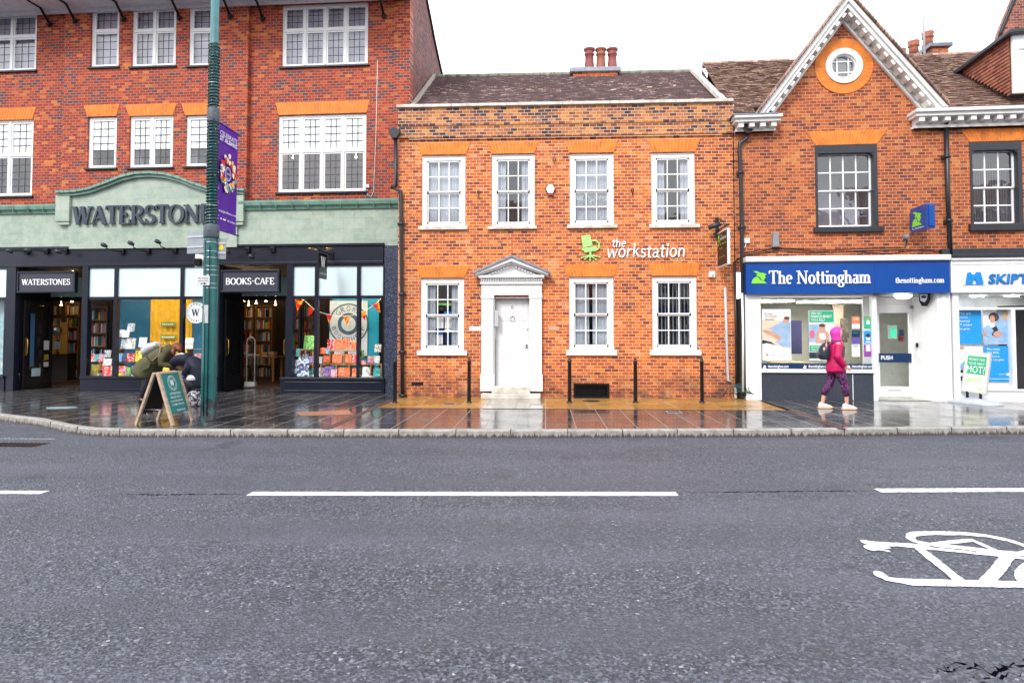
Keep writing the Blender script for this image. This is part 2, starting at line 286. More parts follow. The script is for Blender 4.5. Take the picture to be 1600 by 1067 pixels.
# ------------------------------------------------------------------ mesh builder
class MB:
    def __init__(s): s.v = []; s.f = []; s.mi = []; s.m = 0; s.sm = []; s.smooth = False
    def add(s, vs, fs):
        n = len(s.v); s.v += [tuple(x) for x in vs]
        for f in fs: s.f.append([i+n for i in f]); s.mi.append(s.m); s.sm.append(s.smooth)
        return s
    def box(s, x0, x1, y0, y1, z0, z1):
        return s.add([(x0, y0, z0), (x1, y0, z0), (x1, y1, z0), (x0, y1, z0), (x0, y0, z1), (x1, y0, z1), (x1, y1, z1), (x0, y1, z1)],
                     [(0, 3, 2, 1), (4, 5, 6, 7), (0, 1, 5, 4), (1, 2, 6, 5), (2, 3, 7, 6), (3, 0, 4, 7)])
    def obox(s, c, ax, ay, az):   # centre + half-axis vectors
        c, ax, ay, az = map(Vector, (c, ax, ay, az)); P = [c+ax*i+ay*j+az*k for k in (-1, 1) for i, j in ((-1, -1), (1, -1), (1, 1), (-1, 1))]
        return s.add(P, [(0, 3, 2, 1), (4, 5, 6, 7), (0, 1, 5, 4), (1, 2, 6, 5), (2, 3, 7, 6), (3, 0, 4, 7)])
    def quad(s, a, b, c, d): return s.add([a, b, c, d], [(0, 1, 2, 3)])
    def prism(s, poly, y0, y1):  # poly in (x,z), extruded along y
        n = len(poly); ar = sum(poly[i][0]*poly[(i+1) % n][1]-poly[(i+1) % n][0]*poly[i][1] for i in range(n))
        if ar < 0: poly = poly[::-1]
        vs = [(x, y0, z) for x, z in poly]+[(x, y1, z) for x, z in poly]
        from mathutils.geometry import tessellate_polygon
        tr = tessellate_polygon([[Vector((x, z, 0)) for x, z in poly]])
        fs = []
        for t in tr:
            a, b_, c = t; A = (poly[b_][0]-poly[a][0])*(poly[c][1]-poly[a][1])-(poly[c][0]-poly[a][0])*(poly[b_][1]-poly[a][1])
            if A < 0: a, c = c, a
            fs.append((a, b_, c)); fs.append((c+n, b_+n, a+n))
        for i in range(n): j = (i+1) % n; fs.append((j, i, i+n, j+n))
        return s.add(vs, fs)
    def tube(s, pts, r, n=8, caps=True):
        pts = [Vector(p) for p in pts]; rs = r if isinstance(r, (list, tuple)) else [r]*len(pts); vs = []
        T0 = (pts[1]-pts[0]).normalized(); ref = Vector((0, 0, 1)) if abs(T0.z) < .9 else Vector((1, 0, 0)); A = T0.cross(ref).normalized()
        for i, p in enumerate(pts):
            T = (pts[min(i+1, len(pts)-1)]-pts[max(i-1, 0)]).normalized(); A = (A-T*A.dot(T)).normalized(); B = T.cross(A)
            rx, ry = rs[i] if isinstance(rs[i], (list, tuple)) else (rs[i], rs[i])
            for k in range(n): a = 2*math.pi*k/n; vs.append(p+A*math.cos(a)*rx+B*math.sin(a)*ry)
        fs = [(i*n+k, i*n+(k+1) % n, (i+1)*n+(k+1) % n, (i+1)*n+k) for i in range(len(pts)-1) for k in range(n)]
        if caps: fs += [tuple(range(n))[::-1], tuple(range((len(pts)-1)*n, len(pts)*n))]
        o_ = s.smooth; s.smooth = True; s.add(vs, fs); s.smooth = o_; return s
    def lathe(s, prof, c=(0, 0, 0), n=16, sx=1, sy=1):
        vs = [(c[0]+r*math.cos(2*math.pi*k/n)*sx, c[1]+r*math.sin(2*math.pi*k/n)*sy, c[2]+z) for r, z in prof for k in range(n)]
        fs = [(i*n+k, i*n+(k+1) % n, (i+1)*n+(k+1) % n, (i+1)*n+k) for i in range(len(prof)-1) for k in range(n)]
        fs += [tuple(range(n))[::-1], tuple(range((len(prof)-1)*n, len(prof)*n))]
        o_ = s.smooth; s.smooth = True; s.add(vs, fs); s.smooth = o_; return s
    def ball(s, c, rx, ry=None, rz=None, n=14, m=9):
        ry = ry or rx; rz = rz or rx; vs = []
        for i in range(m+1):
            t = math.pi*i/m
            for k in range(n): a = 2*math.pi*k/n; vs.append((c[0]+rx*math.sin(t)*math.cos(a), c[1]+ry*math.sin(t)*math.sin(a), c[2]-rz*math.cos(t)))
        o_ = s.smooth; s.smooth = True
        s.add(vs, [(i*n+k, i*n+(k+1) % n, (i+1)*n+(k+1) % n, (i+1)*n+k) for i in range(m) for k in range(n)]); s.smooth = o_; return s
    def disc(s, cx, cz, r, y0, y1, n=32, rx=None):
        return s.prism([(cx+(rx or r)*math.cos(2*math.pi*k/n), cz+r*math.sin(2*math.pi*k/n)) for k in range(n)], y0, y1)
    def ring(s, cx, cz, r0, r1, y0, y1, n=40):
        for k in range(n):
            a, b_ = 2*math.pi*k/n, 2*math.pi*(k+1)/n
            p = lambda r, t, y: (cx+r*math.cos(t), y, cz+r*math.sin(t))
            s.quad(p(r0, a, y0), p(r1, a, y0), p(r1, b_, y0), p(r0, b_, y0)); s.quad(p(r1, a, y0), p(r1, a, y1), p(r1, b_, y1), p(r1, b_, y0))
            s.quad(p(r0, a, y1), p(r0, a, y0), p(r0, b_, y0), p(r0, b_, y1))
        return s
    def build(s, name, mats, parent=None, bevel=0, loc=None):
        me = bpy.data.meshes.new(name); me.from_pydata(s.v, [], s.f); mats = mats if isinstance(mats, (list, tuple)) else [mats]
        for m in mats: me.materials.append(m)
        for p, i, q in zip(me.polygons, s.mi, s.sm): p.material_index = min(i, len(mats)-1); p.use_smooth = q
        me.validate(); me.update(); ob = bpy.data.objects.new(name, me); COL.objects.link(ob)
        if parent: ob.parent = parent
        if loc: ob.location = loc
        if bevel:
            md = ob.modifiers.new('bevel', 'BEVEL'); md.width = bevel; md.segments = 2; md.limit_method = 'ANGLE'; md.angle_limit = R(40)
        return ob
def tag(o_, label, cat, group=None, kind=None):
    if label: o_['label'] = label
    if cat: o_['category'] = cat
    if group: o_['group'] = group
    if kind: o_['kind'] = kind
    return o_
def thing(name, label, cat, loc=(0, 0, 0), rz=0, group=None, kind=None):
    e = bpy.data.objects.new(name, None); COL.objects.link(e); e.location = loc; e.rotation_euler = (0, 0, rz); e.empty_display_size = .2
    return tag(e, label, cat, group, kind)
def copy_tree(o_, parent=None):
    c = o_.copy(); COL.objects.link(c); c.parent = parent
    for ch in list(o_.children): copy_tree(ch, c)
    return c
def ring_pts(cx, cz, r, a0, a1, n=24): return [(cx+r*math.cos(R(a0+(a1-a0)*i/n)), cz+r*math.sin(R(a0+(a1-a0)*i/n))) for i in range(n+1)]

# ------------------------------------------------------------------ lettering
def arc(cx, cy, rx, ry, a0, a1, n=10): return [(cx+rx*math.cos(R(a0+(a1-a0)*i/n)), cy+ry*math.sin(R(a0+(a1-a0)*i/n))) for i in range(n+1)]
G = {  # advance, strokes [(pts, weight)], serifs [(x,y)]
 'W': (1.15, [([(.08, 1), (.32, 0)], 1.1), ([(.32, 0), (.55, 1)], .5), ([(.55, 1), (.79, 0)], 1.1), ([(.79, 0), (1.05, 1)], .5)], [(.08, 1), (.55, 1), (1.05, 1)]),
 'A': (.84, [([(.06, 0), (.40, 1)], .5), ([(.40, 1), (.76, 0)], 1.1), ([(.19, .34), (.62, .34)], 1)], [(.06, 0), (.76, 0)]),
 'T': (.78, [([(.38, 0), (.38, 1)], 1), ([(.03, 1), (.73, 1)], 1.2), ([(.03, 1), (.03, .8)], .5), ([(.73, 1), (.73, .8)], .5)], [(.38, 0)]),
 'E': (.74, [([(.16, 0), (.16, 1)], 1), ([(.05, 0), (.66, 0)], 1.2), ([(.05, 1), (.62, 1)], 1.2), ([(.16, .52), (.46, .52)], 1), ([(.66, 0), (.66, .24)], .5), ([(.62, 1), (.62, .8)], .5), ([(.46, .42), (.46, .62)], .4)], []),
 'R': (.84, [([(.16, 0), (.16, 1)], 1), ([(.05, 1), (.38, 1)]+arc(.38, .74, .26, .26, 90, -90)+[(.16, .48)], .95), ([(.36, .48), (.72, 0)], 1.0)], [(.16, 0), (.72, 0)]),
 'S': (.64, [(arc(.31, .74, .22, .26, 30, 260, 12)[:-1]+arc(.30, .25, .25, .25, 80, -150, 12), 1.0), ([(.52, .98), (.52, .74)], .4), ([(.06, .02), (.06, .26)], .4)], []),
 'O': (.92, [(arc(.44, .5, .38, .5, 0, 360, 28), 1)], []),
 'N': (.94, [([(.14, 0), (.14, 1)], .5), ([(.14, 1), (.76, 0)], 1.1), ([(.76, 0), (.76, 1)], .5)], [(.14, 0), (.1, 1), (.76, 1)]),
 'B': (.78, [([(.16, 0), (.16, 1)], 1), ([(.05, 1), (.36, 1)]+arc(.36, .76, .23, .24, 90, -90)+[(.16, .52)], .95), ([(.36, .52)]+arc(.38, .26, .27, .26, 90, -90)+[(.05, 0)], .95)], []),
 'K': (.86, [([(.16, 0), (.16, 1)], 1), ([(.16, .42), (.66, 1)], .5), ([(.32, .6), (.74, 0)], 1)], [(.16, 0), (.16, 1), (.66, 1), (.74, 0)]),
 'C': (.82, [(arc(.44, .5, .36, .5, 45, 315, 20), 1), ([(.72, .98), (.72, .72)], .4)], []),
 'F': (.70, [([(.16, 0), (.16, 1)], 1), ([(.05, 1), (.62, 1)], 1.2), ([(.16, .52), (.46, .52)], 1), ([(.62, 1), (.62, .8)], .5), ([(.46, .42), (.46, .62)], .4)], [(.16, 0)]),
 'G': (.9, [(arc(.44, .5, .36, .5, 45, 340, 20), 1), ([(.75, 0.1), (.75, .45)], 1)], [(.75, .45)]),
 'L': (.7, [([(.16, 0), (.16, 1)], 1), ([(.05, 0), (.62, 0)], 1.2), ([(.62, 0), (.62, .22)], .5)], [(.16, 1)]),
 'H': (.9, [([(.16, 0), (.16, 1)], 1), ([(.74, 0), (.74, 1)], 1), ([(.16, .52), (.74, .52)], 1)], [(.16, 0), (.16, 1), (.74, 0), (.74, 1)]),
 'U': (.88, [([(.15, 1), (.15, .32)]+arc(.44, .32, .29, .32, 180, 360)+[(.73, 1)], 1)], [(.15, 1), (.73, 1)]),
 'h': (.62, [([(.12, 0), (.12, 1)], 1), ([(.12, .42)]+arc(.30, .42, .17, .22, 150, 0)+[(.47, 0)], 1)], [(.12, 0), (.47, 0), (.07, 1)]),
 'e': (.56, [([(.10, .36), (.45, .36)]+arc(.28, .33, .19, .33, 10, 310, 16), .95)], []),
 'o': (.60, [(arc(.29, .33, .21, .33, 0, 360, 20), 1)], []),
 't': (.40, [([(.17, .92), (.17, .18)]+arc(.27, .16, .10, .15, 180, 300, 5), 1), ([(.02, .66), (.34, .66)], 1.2)], []),
 'i': (.30, [([(.14, 0), (.14, .66)], 1), ([(.14, .86), (.14, .97)], 1.2)], [(.14, 0), (.09, .66)]),
 'n': (.64, [([(.12, 0), (.12, .66)], 1), ([(.12, .42)]+arc(.31, .42, .17, .22, 150, 0)+[(.48, 0)], 1)], [(.12, 0), (.48, 0), (.07, .66)]),
 'm': (.96, [([(.12, 0), (.12, .66)], 1), ([(.12, .42)]+arc(.29, .42, .16, .22, 150, 0)+[(.45, 0)], 1), ([(.45, .42)]+arc(.62, .42, .16, .22, 150, 0)+[(.78, 0)], 1)], [(.12, 0), (.45, 0), (.78, 0), (.07, .66)]),
 'g': (.58, [(arc(.27, .42, .17, .22, 0, 360, 16), 1), ([(.42, .56), (.54, .66)], .7), ([(.16, .26), (.12, .14), (.40, .06)]+arc(.29, -.12, .20, .15, 40, -240, 12), .9)], []),
 'a': (.58, [(arc(.26, .46, .15, .2, 150, 0, 6)+[(.41, .1), (.50, 0)], 1), ([(.41, .34), (.28, .36)]+arc(.24, .18, .14, .18, 90, 300, 8)+[(.41, .12)], .9)], []),
 'c': (.52, [(arc(.28, .33, .19, .33, 50, 310, 14), 1)], []),
 'r': (.46, [([(.12, 0), (.12, .66)], 1), ([(.12, .40), (.22, .60), (.40, .62)], 1)], [(.12, 0), (.07, .66)]),
 'k': (.58, [([(.12, 0), (.12, 1)], 1), ([(.12, .28), (.44, .66)], .7), ([(.24, .42), (.50, 0)], 1)], [(.12, 0), (.07, 1)]),
 's': (.48, [(arc(.24, .49, .14, .16, 30, 260, 8)[:-1]+arc(.23, .17, .16, .17, 80, -150, 8), .95)], []),
 'w': (.84, [([(.06, .66), (.22, 0)], 1), ([(.22, 0), (.40, .6)], .6), ([(.40, .6), (.58, 0)], 1), ([(.58, 0), (.76, .68)], .6)], [(.06, .66), (.76, .66)]),
 '.': (.26, [([(.12, .0), (.12, .12)], 1.2)], []), '-': (.4, [([(.08, .45), (.28, .45)], 2)], []), ' ': (.34, [], []), '·': (.5, [([(.22, .46), (.22, .6)], 1.2)], []),
}
def strokes(mb, text, P, wid, thick=.16, thin=.07, serif=True, y0=0., dep=.02, slant=0, track=.0, round_=False, jit=0):
    """P(x,y)->world-ish (vec) with x,y in metres; wid = width to fit or cap height if negative"""
    adv = sum(G[c][0]+track for c in text)-track; h = wid/adv if wid > 0 else -wid; x = 0; lay = 0
    n3 = (P(1, 0)-P(0, 0)).cross(P(0, 1)-P(0, 0)).normalized()
    def poly(pts, wgt):
        nonlocal lay
        lay = (lay+1) % 7; k = len(pts); L = []; Rr = []; closed = k > 6 and (Vector(pts[0])-Vector(pts[-1])).length < 1e-4
        for i in range(k):
            a = Vector(pts[i-1] if i else (pts[-2] if closed else pts[0])); b_ = Vector(pts[i+1] if i < k-1 else (pts[1] if closed else pts[-1]))
            t = (b_-a).normalized(); nn = Vector((-t.y, t.x)); ww = math.hypot(thick*nn.x, thin*nn.y)*wgt/2
            p = Vector(pts[i]); L.append(p+nn*ww); Rr.append(p-nn*ww)
        q = lambda v, dd: P(v.x*h, v.y*h+y0)+n3*dd
        d1 = dep+lay*.0004
        vs = [q(v, d1) for v in L]+[q(v, d1) for v in Rr]+[q(v, 0) for v in L]+[q(v, 0) for v in Rr]; fs = []
        for i in range(k-1): fs += [(k+i, k+i+1, i+1, i), (i, i+1, 2*k+i+1, 2*k+i), (3*k+i, 3*k+i+1, k+i+1, k+i)]
        fs += [(0, 2*k, 3*k, k), (k-1, 2*k-1, 4*k-1, 3*k-1)]
        mb.add(vs, fs)
        if round_:
            for e in (pts[0], pts[-1]):
                lay = (lay+1) % 7; m = 10; r0 = max(thick, thin)*wgt/2; mb.add([q(Vector((e[0]+r0*math.cos(2*math.pi*j/m), e[1]+r0*math.sin(2*math.pi*j/m))), dep+.004+lay*.0004) for j in range(m)], [tuple(range(m))])
    for ch in text:
        a, st, sf = G[ch]; jy = rnd.uniform(-jit, jit)
        T = lambda p: (x+p[0]+slant*p[1], p[1]+jy)
        for pts, wgt in st: poly([T(p) for p in pts], wgt)
        if serif:
            for sx, sy in sf:
                wv = .15; yy = sy+(thin*.45 if sy < .01 else -thin*.45); poly([T((sx-wv, yy)), T((sx+wv, yy))], 1.0)
        x += a+track
    return x*h
_tc = {}
def bfont(text, P, W, H, dep=.004, bold=0):
    """default sans text fitted to W x H metres, placed through P(x,y)"""
    key = (text, bold)
    if key not in _tc:
        c = bpy.data.curves.new('txt', 'FONT'); c.body = text; c.size = 1; c.offset = bold; c.resolution_u = 2; o_ = bpy.data.objects.new('txt', c); COL.objects.link(o_)
        dg = bpy.context.evaluated_depsgraph_get(); me = bpy.data.meshes.new_from_object(o_.evaluated_get(dg))
        _tc[key] = ([v.co.copy() for v in me.vertices], [list(p.vertices) for p in me.polygons]); bpy.data.objects.remove(o_); bpy.data.curves.remove(c); bpy.data.meshes.remove(me)
    vs, fs = _tc[key]
    x0 = min(v.x for v in vs); x1 = max(v.x for v in vs); y0 = min(v.y for v in vs); y1 = max(v.y for v in vs)
    n3 = (P(1, 0)-P(0, 0)).cross(P(0, 1)-P(0, 0)).normalized()
    return [P((v.x-x0)/(x1-x0)*W, (v.y-y0)/(y1-y0)*H)+n3*dep for v in vs], fs
def FP(u0, z0, d): return lambda x, y: Vector((u0+x, d, z0+y))          # on a facade
def text_on(mb, text, u0, u1, z0, z1, d, bold=0): vs, fs = bfont(text, FP(u0, z0, d), u1-u0, z1-z0, bold=bold); mb.add(vs, fs)

# ------------------------------------------------------------------ wall with openings
def wall(mb, u0, u1, z0, z1, holes, d=0, t=.3, rev=.16):
    us = sorted({u0, u1}|{h[0] for h in holes}|{h[1] for h in holes}); zs = sorted({z0, z1}|{h[2] for h in holes}|{h[3] for h in holes})
    us = [u for u in us if u0-1e-6 <= u <= u1+1e-6]; zs = [z for z in zs if z0-1e-6 <= z <= z1+1e-6]
    inh = lambda u, z: any(h[0]-1e-6 < u < h[1]+1e-6 and h[2]-1e-6 < z < h[3]+1e-6 for h in holes)
    for i in range(len(us)-1):
        for j in range(len(zs)-1):
            if inh((us[i]+us[i+1])/2, (zs[j]+zs[j+1])/2): continue
            a, b_, c, e = us[i], us[i+1], zs[j], zs[j+1]
            mb.quad((a, d, c), (b_, d, c), (b_, d, e), (a, d, e))
    for a, b_, c, e in holes:
        mb.quad((a, d, c), (a, d, e), (a, d+rev, e), (a, d+rev, c)); mb.quad((b_, d, e), (b_, d, c), (b_, d+rev, c), (b_, d+rev, e))
        mb.quad((a, d, e), (b_, d, e), (b_, d+rev, e), (a, d+rev, e)); mb.quad((a, d+rev, c), (b_, d+rev, c), (b_, d, c), (a, d, c))
    mb.quad((u0, d+t, z0), (u0, d, z0), (u0, d, z1), (u0, d+t, z1)); mb.quad((u1, d, z0), (u1, d+t, z0), (u1, d+t, z1), (u1, d, z1)); mb.quad((u0, d, z1), (u1, d, z1), (u1, d+t, z1), (u0, d+t, z1))
def lintel(root, top, bot, zt, zb, d, m, n=None, name='lintel'):
    mb = MB(); n = n or max(8, int((top[1]-top[0])/.085)); a0, a1 = top; b0, b1 = bot; mb.m = 1
    e = .004; mb.prism([(b0, zb), (b1, zb), (a1, zt), (a0, zt)], d-.010, d+.05); mb.m = 0; g = .085
    for i in range(n):
        f0, f1 = (i+g)/n, (i+1-g)/n
        mb.prism([(b0+(b1-b0)*f0, zb+e), (b0+(b1-b0)*f1, zb+e), (a0+(a1-a0)*f1, zt-e), (a0+(a1-a0)*f0, zt-e)], d-.016-rnd.random()*.003, d)
    return mb.build(name, [m, M_mort], root)
def room(mb, u0, u1, z0, z1, d, dep=2.0, ex=.5):
    a, b_, c, e = u0-ex, u1+ex, z0-.6, z1+.25; y0, y1 = d, d+dep
    mb.quad((a, y1, c), (b_, y1, c), (b_, y1, e), (a, y1, e)); mb.quad((a, y0, c), (a, y1, c), (a, y1, e), (a, y0, e)); mb.quad((b_, y1, c), (b_, y0, c), (b_, y0, e), (b_, y1, e))
    mb.quad((a, y0, e), (a, y1, e), (b_, y1, e), (b_, y0, e)); mb.quad((a, y0, c), (b_, y0, c), (b_, y1, c), (a, y1, c))
    for q in ((a, u0, c, e), (u1, b_, c, e), (u0, u1, c, z0), (u0, u1, z1, e)): mb.quad((q[0], y0, q[2]), (q[1], y0, q[2]), (q[1], y0, q[3]), (q[0], y0, q[3]))
def curtain(mb, u0, u1, z0, z1, d, amp=.02, wl=.09):
    n = max(4, int((u1-u0)/wl*6)); vs = []
    for i in range(n+1): u = u0+(u1-u0)*i/n; y = d+amp*math.sin(i/6*2*math.pi)+rnd.uniform(-.003, .003); vs += [(u, y, z0), (u, y, z1)]
    mb.smooth = True; mb.add(vs, [(2*i, 2*i+2, 2*i+3, 2*i+1) for i in range(n)]); mb.smooth = False

def casement(root, F, px, ncol, ytr, d=0, blind_or_tint=None, lead=(3, 4, 5), open_leaf=None, sillcol=None, toprows=4):
    u0, u1, z0, z1 = F.r(*px, d); fr = MB(); y = d+.05
    fr.box(u0, u1, y, y+.09, z0, z0+.05); fr.box(u0, u1, y, y+.09, z1-.06, z1); fr.box(u0, u0+.06, y, y+.09, z0+.05, z1-.06); fr.box(u1-.06, u1, y, y+.09, z0+.05, z1-.06)
    zt = F.p((px[0]+px[2])/2, ytr, d)[1] if ytr else None
    A = u0+.06; B = u1-.06; w_ = (B-A)/ncol; ld = MB(); gl = MB(); bl = MB()
    for i in range(1, ncol): fr.box(A+w_*i-.03, A+w_*i+.03, y-.012, y+.09, z0+.05, z1-.06)
    rows = [(z0+.05, zt-.03), (zt+.03, z1-.06)] if zt else [(z0+.05, z1-.06)]
    for i in range(ncol):
        a = A+w_*i+(.03 if i else 0); b_ = A+w_*(i+1)-(.03 if i < ncol-1 else 0)
        if zt: fr.box(a, b_, y-.01, y+.09, zt-.03, zt+.03)
        for k, (p, q) in enumerate(rows):
            c = .042; yy = y+.012   # casement stiles
            for bx in ((a, b_, p, p+c), (a, b_, q-c, q), (a, a+c, p+c, q-c), (b_-c, b_, p+c, q-c)): fr.box(bx[0]+.001, bx[1]-.001, yy, yy+.045, bx[2]+.001, bx[3]-.001)
            ga, gb, gz0, gz1 = a+c, b_-c, p+c, q-c
            gl.quad((ga, yy+.025, gz0), (gb, yy+.025, gz0), (gb, yy+.025, gz1), (ga, yy+.025, gz1))
            nr = max(2, round((gz1-gz0)/.19)); nc = lead[0]
            for j in range(1, nc): x = ga+(gb-ga)*j/nc; ld.box(x-.008, x+.008, yy+.017, yy+.022, gz0, gz1)
            for j in range(1, nr): z = gz0+(gz1-gz0)*j/nr; ld.box(ga, gb, yy+.018, yy+.0235, z-.008, z+.008)
            if blind_or_tint == 'top' and (k == len(rows)-1 if zt else True):
                lo = gz0 if zt else gz0+(gz1-gz0)*.36
                bl.quad((ga-.0, yy+.035, lo), (gb+.0, yy+.035, lo), (gb+.0, yy+.035, gz1+.0), (ga-.0, yy+.035, gz1+.0))
            if blind_or_tint is None: bl.quad((ga-.06, yy+.16, gz0-.06), (gb+.06, yy+.16, gz0-.06), (gb+.06, yy+.16, gz1+.06), (ga-.06, yy+.16, gz1+.06))  # added lilac sheet behind bare panes, tinted like the sky they reflect
    o_ = fr.build('window', M_white, root); gl.build('pane', M_glass, o_); ld.build('leading', M_lead, o_)
    if bl.f: bl.build('blind_or_tint', M_blind if blind_or_tint else M_lilac, o_)
    sm = MB(); sm.box(u0-.05, u1+.05, d-.06, d+.09, z0-.05, z0-.001); sm.build('sill', M_iron, o_, .006)
    return (u0, u1, z0, z1)
def sash(root, F, px, d=0, cols=3, rows=4, fw=.12, colr=None, outer=None, behind='net', sillpx=None, sillm=None, headpx=0, meet=.5):
    u0, u1, z0, z1 = F.r(*px, d); fr = MB(); y = d+.045; fm = outer or M_white
    tp = fw+headpx
    for bx in ((u0, u1, z0, z0+fw*.55), (u0, u1, z1-tp, z1), (u0, u0+fw, z0+fw*.55, z1-tp), (u1-fw, u1, z0+fw*.55, z1-tp)): fr.box(bx[0], bx[1], y, y+.10, bx[2], bx[3])
    # staff bead
    fr.box(u0+fw*.0, u0+fw*.25, y-.015, y, z0, z1-.002); fr.box(u1-fw*.25, u1, y-.015, y, z0, z1-.002); fr.box(u0+fw*.25, u1-fw*.25, y-.015, y, z1-fw*.3, z1-.002)
    o_ = fr.build('window', fm, root, .004)
    a, b_, p, q = u0+fw, u1-fw, z0+fw*.55, z1-tp; zm = p+(q-p)*meet; st = MB(); gl = MB(); s = .035
    for k, (lo, hi, yy) in enumerate(((p, zm, y+.055), (zm, q, y+.02))):
        for bx in ((a, b_, lo, lo+(.06 if k == 0 else .035)), (a, b_, hi-.035, hi), (a, a+s, lo, hi), (b_-s, b_, lo, hi)): st.box(bx[0]+.001, bx[1]-.001, yy, yy+.03, bx[2]+.0005*k, bx[3])
        lo2, hi2 = lo+(.06 if k == 0 else .035), hi-.035; n2 = rows//2
        for j in range(1, cols): x = a+s+(b_-a-2*s)*j/cols; st.box(x-.013, x+.013, yy+.003, yy+.025, lo2, hi2)
        for j in range(1, n2): z = lo2+(hi2-lo2)*j/n2; st.box(a+s, b_-s, yy+.0045, yy+.024, z-.013, z+.013)
        gl.quad((a+s, yy+.014, lo2), (b_-s, yy+.014, lo2), (b_-s, yy+.014, hi2), (a+s, yy+.014, hi2))
    st.build('glazing_bars', M_white, o_); gl.build('pane', M_glass, o_)
    cu = MB(); cd = y+.125
    if behind == 'net': curtain(cu, a-.05, b_+.05, p-.05, q+.05, cd, .012, .07)
    elif behind == 'sides': curtain(cu, a-.05, a+(b_-a)*.27, p-.05, q+.05, cd); curtain(cu, b_-(b_-a)*.25, b_+.05, p-.05, q+.05, cd)
    elif behind == 'slats':
        n = int((b_-a)/.085)
        for i in range(n): x = a+(b_-a)*(i+.5)/n; cu.obox((x, cd, (p+q)/2), (.017, .024, 0), (.001, -.001, 0), (0, 0, (q-p)/2+.03))
    elif behind == 'nets2': curtain(cu, a-.05, a+(b_-a)*.45, p-.05, q+.05, cd, .012, .09); curtain(cu, a+(b_-a)*.55, b_+.05, p-.05, q+.05, cd, .012, .09)
    if cu.f: cu.build('curtain' if behind != 'slats' else 'vertical_blind', M_net, o_)
    if sillpx:
        su0, su1, sz0, sz1 = F.r(*sillpx, d); sm = MB(); sm.box(su0, su1, d-.07, d+.05, sz0, min(sz1, z0-.001)); sm.build('sill', sillm or M_white, o_, .008)
    return (u0, u1, z0, z1)
def tile_roof(root, name, P0, U, Sd, width, length, m, tw=.17, th=.10, left_skew=0):
    U = Vector(U).normalized(); Sd = Vector(Sd).normalized(); N = U.cross(Sd).normalized(); mb = MB(); nr = int(length/th); nc = int(width/tw)
    mb.add([(0, 0, -.03), (width, 0, -.03), (width, length, -.03), (0, length, -.03)], [(0, 1, 2, 3)])
    sag = [rnd.uniform(-.01, .01) for _ in range(nc+2)]
    for j in range(nr+1):
        off = (j % 2)*tw/2; yj = rnd.uniform(-.006, .006)
        for i in range(-1, nc+1):
            x0 = i*tw+off+.003; x1 = x0+tw-.006
            x0 = max(x0, 0); x1 = min(x1, width)
            if x1-x0 < .02: continue
            dz = rnd.uniform(.004, .026); y0 = j*th+yj+rnd.uniform(-.006, .006); y1 = min(y0+th+.03, length); t = .014
            if y0 >= length-.02: continue
            vs = [(x0, y0, .010+dz), (x1, y0, .010+dz+rnd.uniform(-.004, .004)), (x1, y1, -.006), (x0, y1, -.006), (x0, y0, -.012), (x1, y0, -.012), ]
            mb.add(vs, [(0, 1, 2, 3), (4, 5, 1, 0), (0, 3, 4), (1, 5, 2)])
    ob = mb.build(name, m, root); Mx = Matrix((U, Sd, N)).transposed().to_4x4(); Mx.translation = Vector(P0); ob.matrix_local = Mx; return ob

# ================================================================== SETTING
mb = MB(); mb.quad((-400, -400, 0), (400, -400, 0), (400, 400, 0), (-400, 400, 0)); road = tag(mb.build('road', M_road), None, None, kind='structure')
kx = [(-45, 13.4)]+[gp(*q) for q in ((-160, 640), (0, 648), (60, 655), (105, 665), (140, 669.5), (200, 671.5), (500, 672), (850, 672.2), (1200, 671), (1600, 667))]+[(45, 12.2)]
kx[1] = (kx[1][0], 12.9)
mb = MB(); vs = [(x, y+.14, PAV) for x, y in kx]+[(x, 60, PAV) for x, y in kx]; n = len(kx)
mb.add(vs, [(i, i+1, n+i+1, n+i) for i in range(n-1)]); tag(mb.build('pavement', M_pave), None, None, kind='structure')
mb = MB(); vs = []
for x, y in kx: vs += [(x, y, 0), (x, y+.004, PAV-.015), (x, y+.018, PAV+.003), (x, y+.142, PAV+.003)]
mb.add(vs, [(4*i+k, 4*i+4+k, 4*i+5+k, 4*i+1+k) for i in range(n-1) for k in range(3)]); tag(mb.build('kerb', M_kerb), None, None, kind='structure')
# kerb joints: dark thin seams as part of kerb line (real gaps)
mb = MB(); x = -8.6
while x < 8.6:
    y = next(kx[i][1]+(kx[i+1][1]-kx[i][1])*(x-kx[i][0])/(kx[i+1][0]-kx[i][0]) for i in range(n-1) if kx[i][0] <= x <= kx[i+1][0])
    mb.box(x-.005, x+.005, y-.003, y+.144, .001, PAV+.0055); x += .91+rnd.uniform(-.04, .04)
tag(mb.build('kerb_joints', mat('kerb_joint', (.05, .04, .035), .9)), None, None, kind='structure')
# yellow-brown wet stone strip against the office house
mb = MB(); xa = -3.45; xb = 4.95; ya = gp(850, 639)[1]
mb.quad((xa, ya, PAV+.004), (xb, ya, PAV+.004), (xb, 15.32, PAV+.004), (xa, 15.32, PAV+.004)); tag(mb.build('stone_paving_strip', M_ochre), None, None, kind='structure')
mb = MB(); mb.quad((-1.3, ya-.02, PAV+.008), (-.05, ya-.02, PAV+.008), (-.05, 15.3, PAV+.008), (-1.3, 15.3, PAV+.008)); tag(mb.build('door_reflection_patch', paving('door_reflection_slabs', (.20, .18, .15), (.32, .30, .27), (.2, .18, .16), .62, .62, .1, .3, .4)), None, None, kind='structure')  # paler slab colour paints the white door's reflection onto the paving
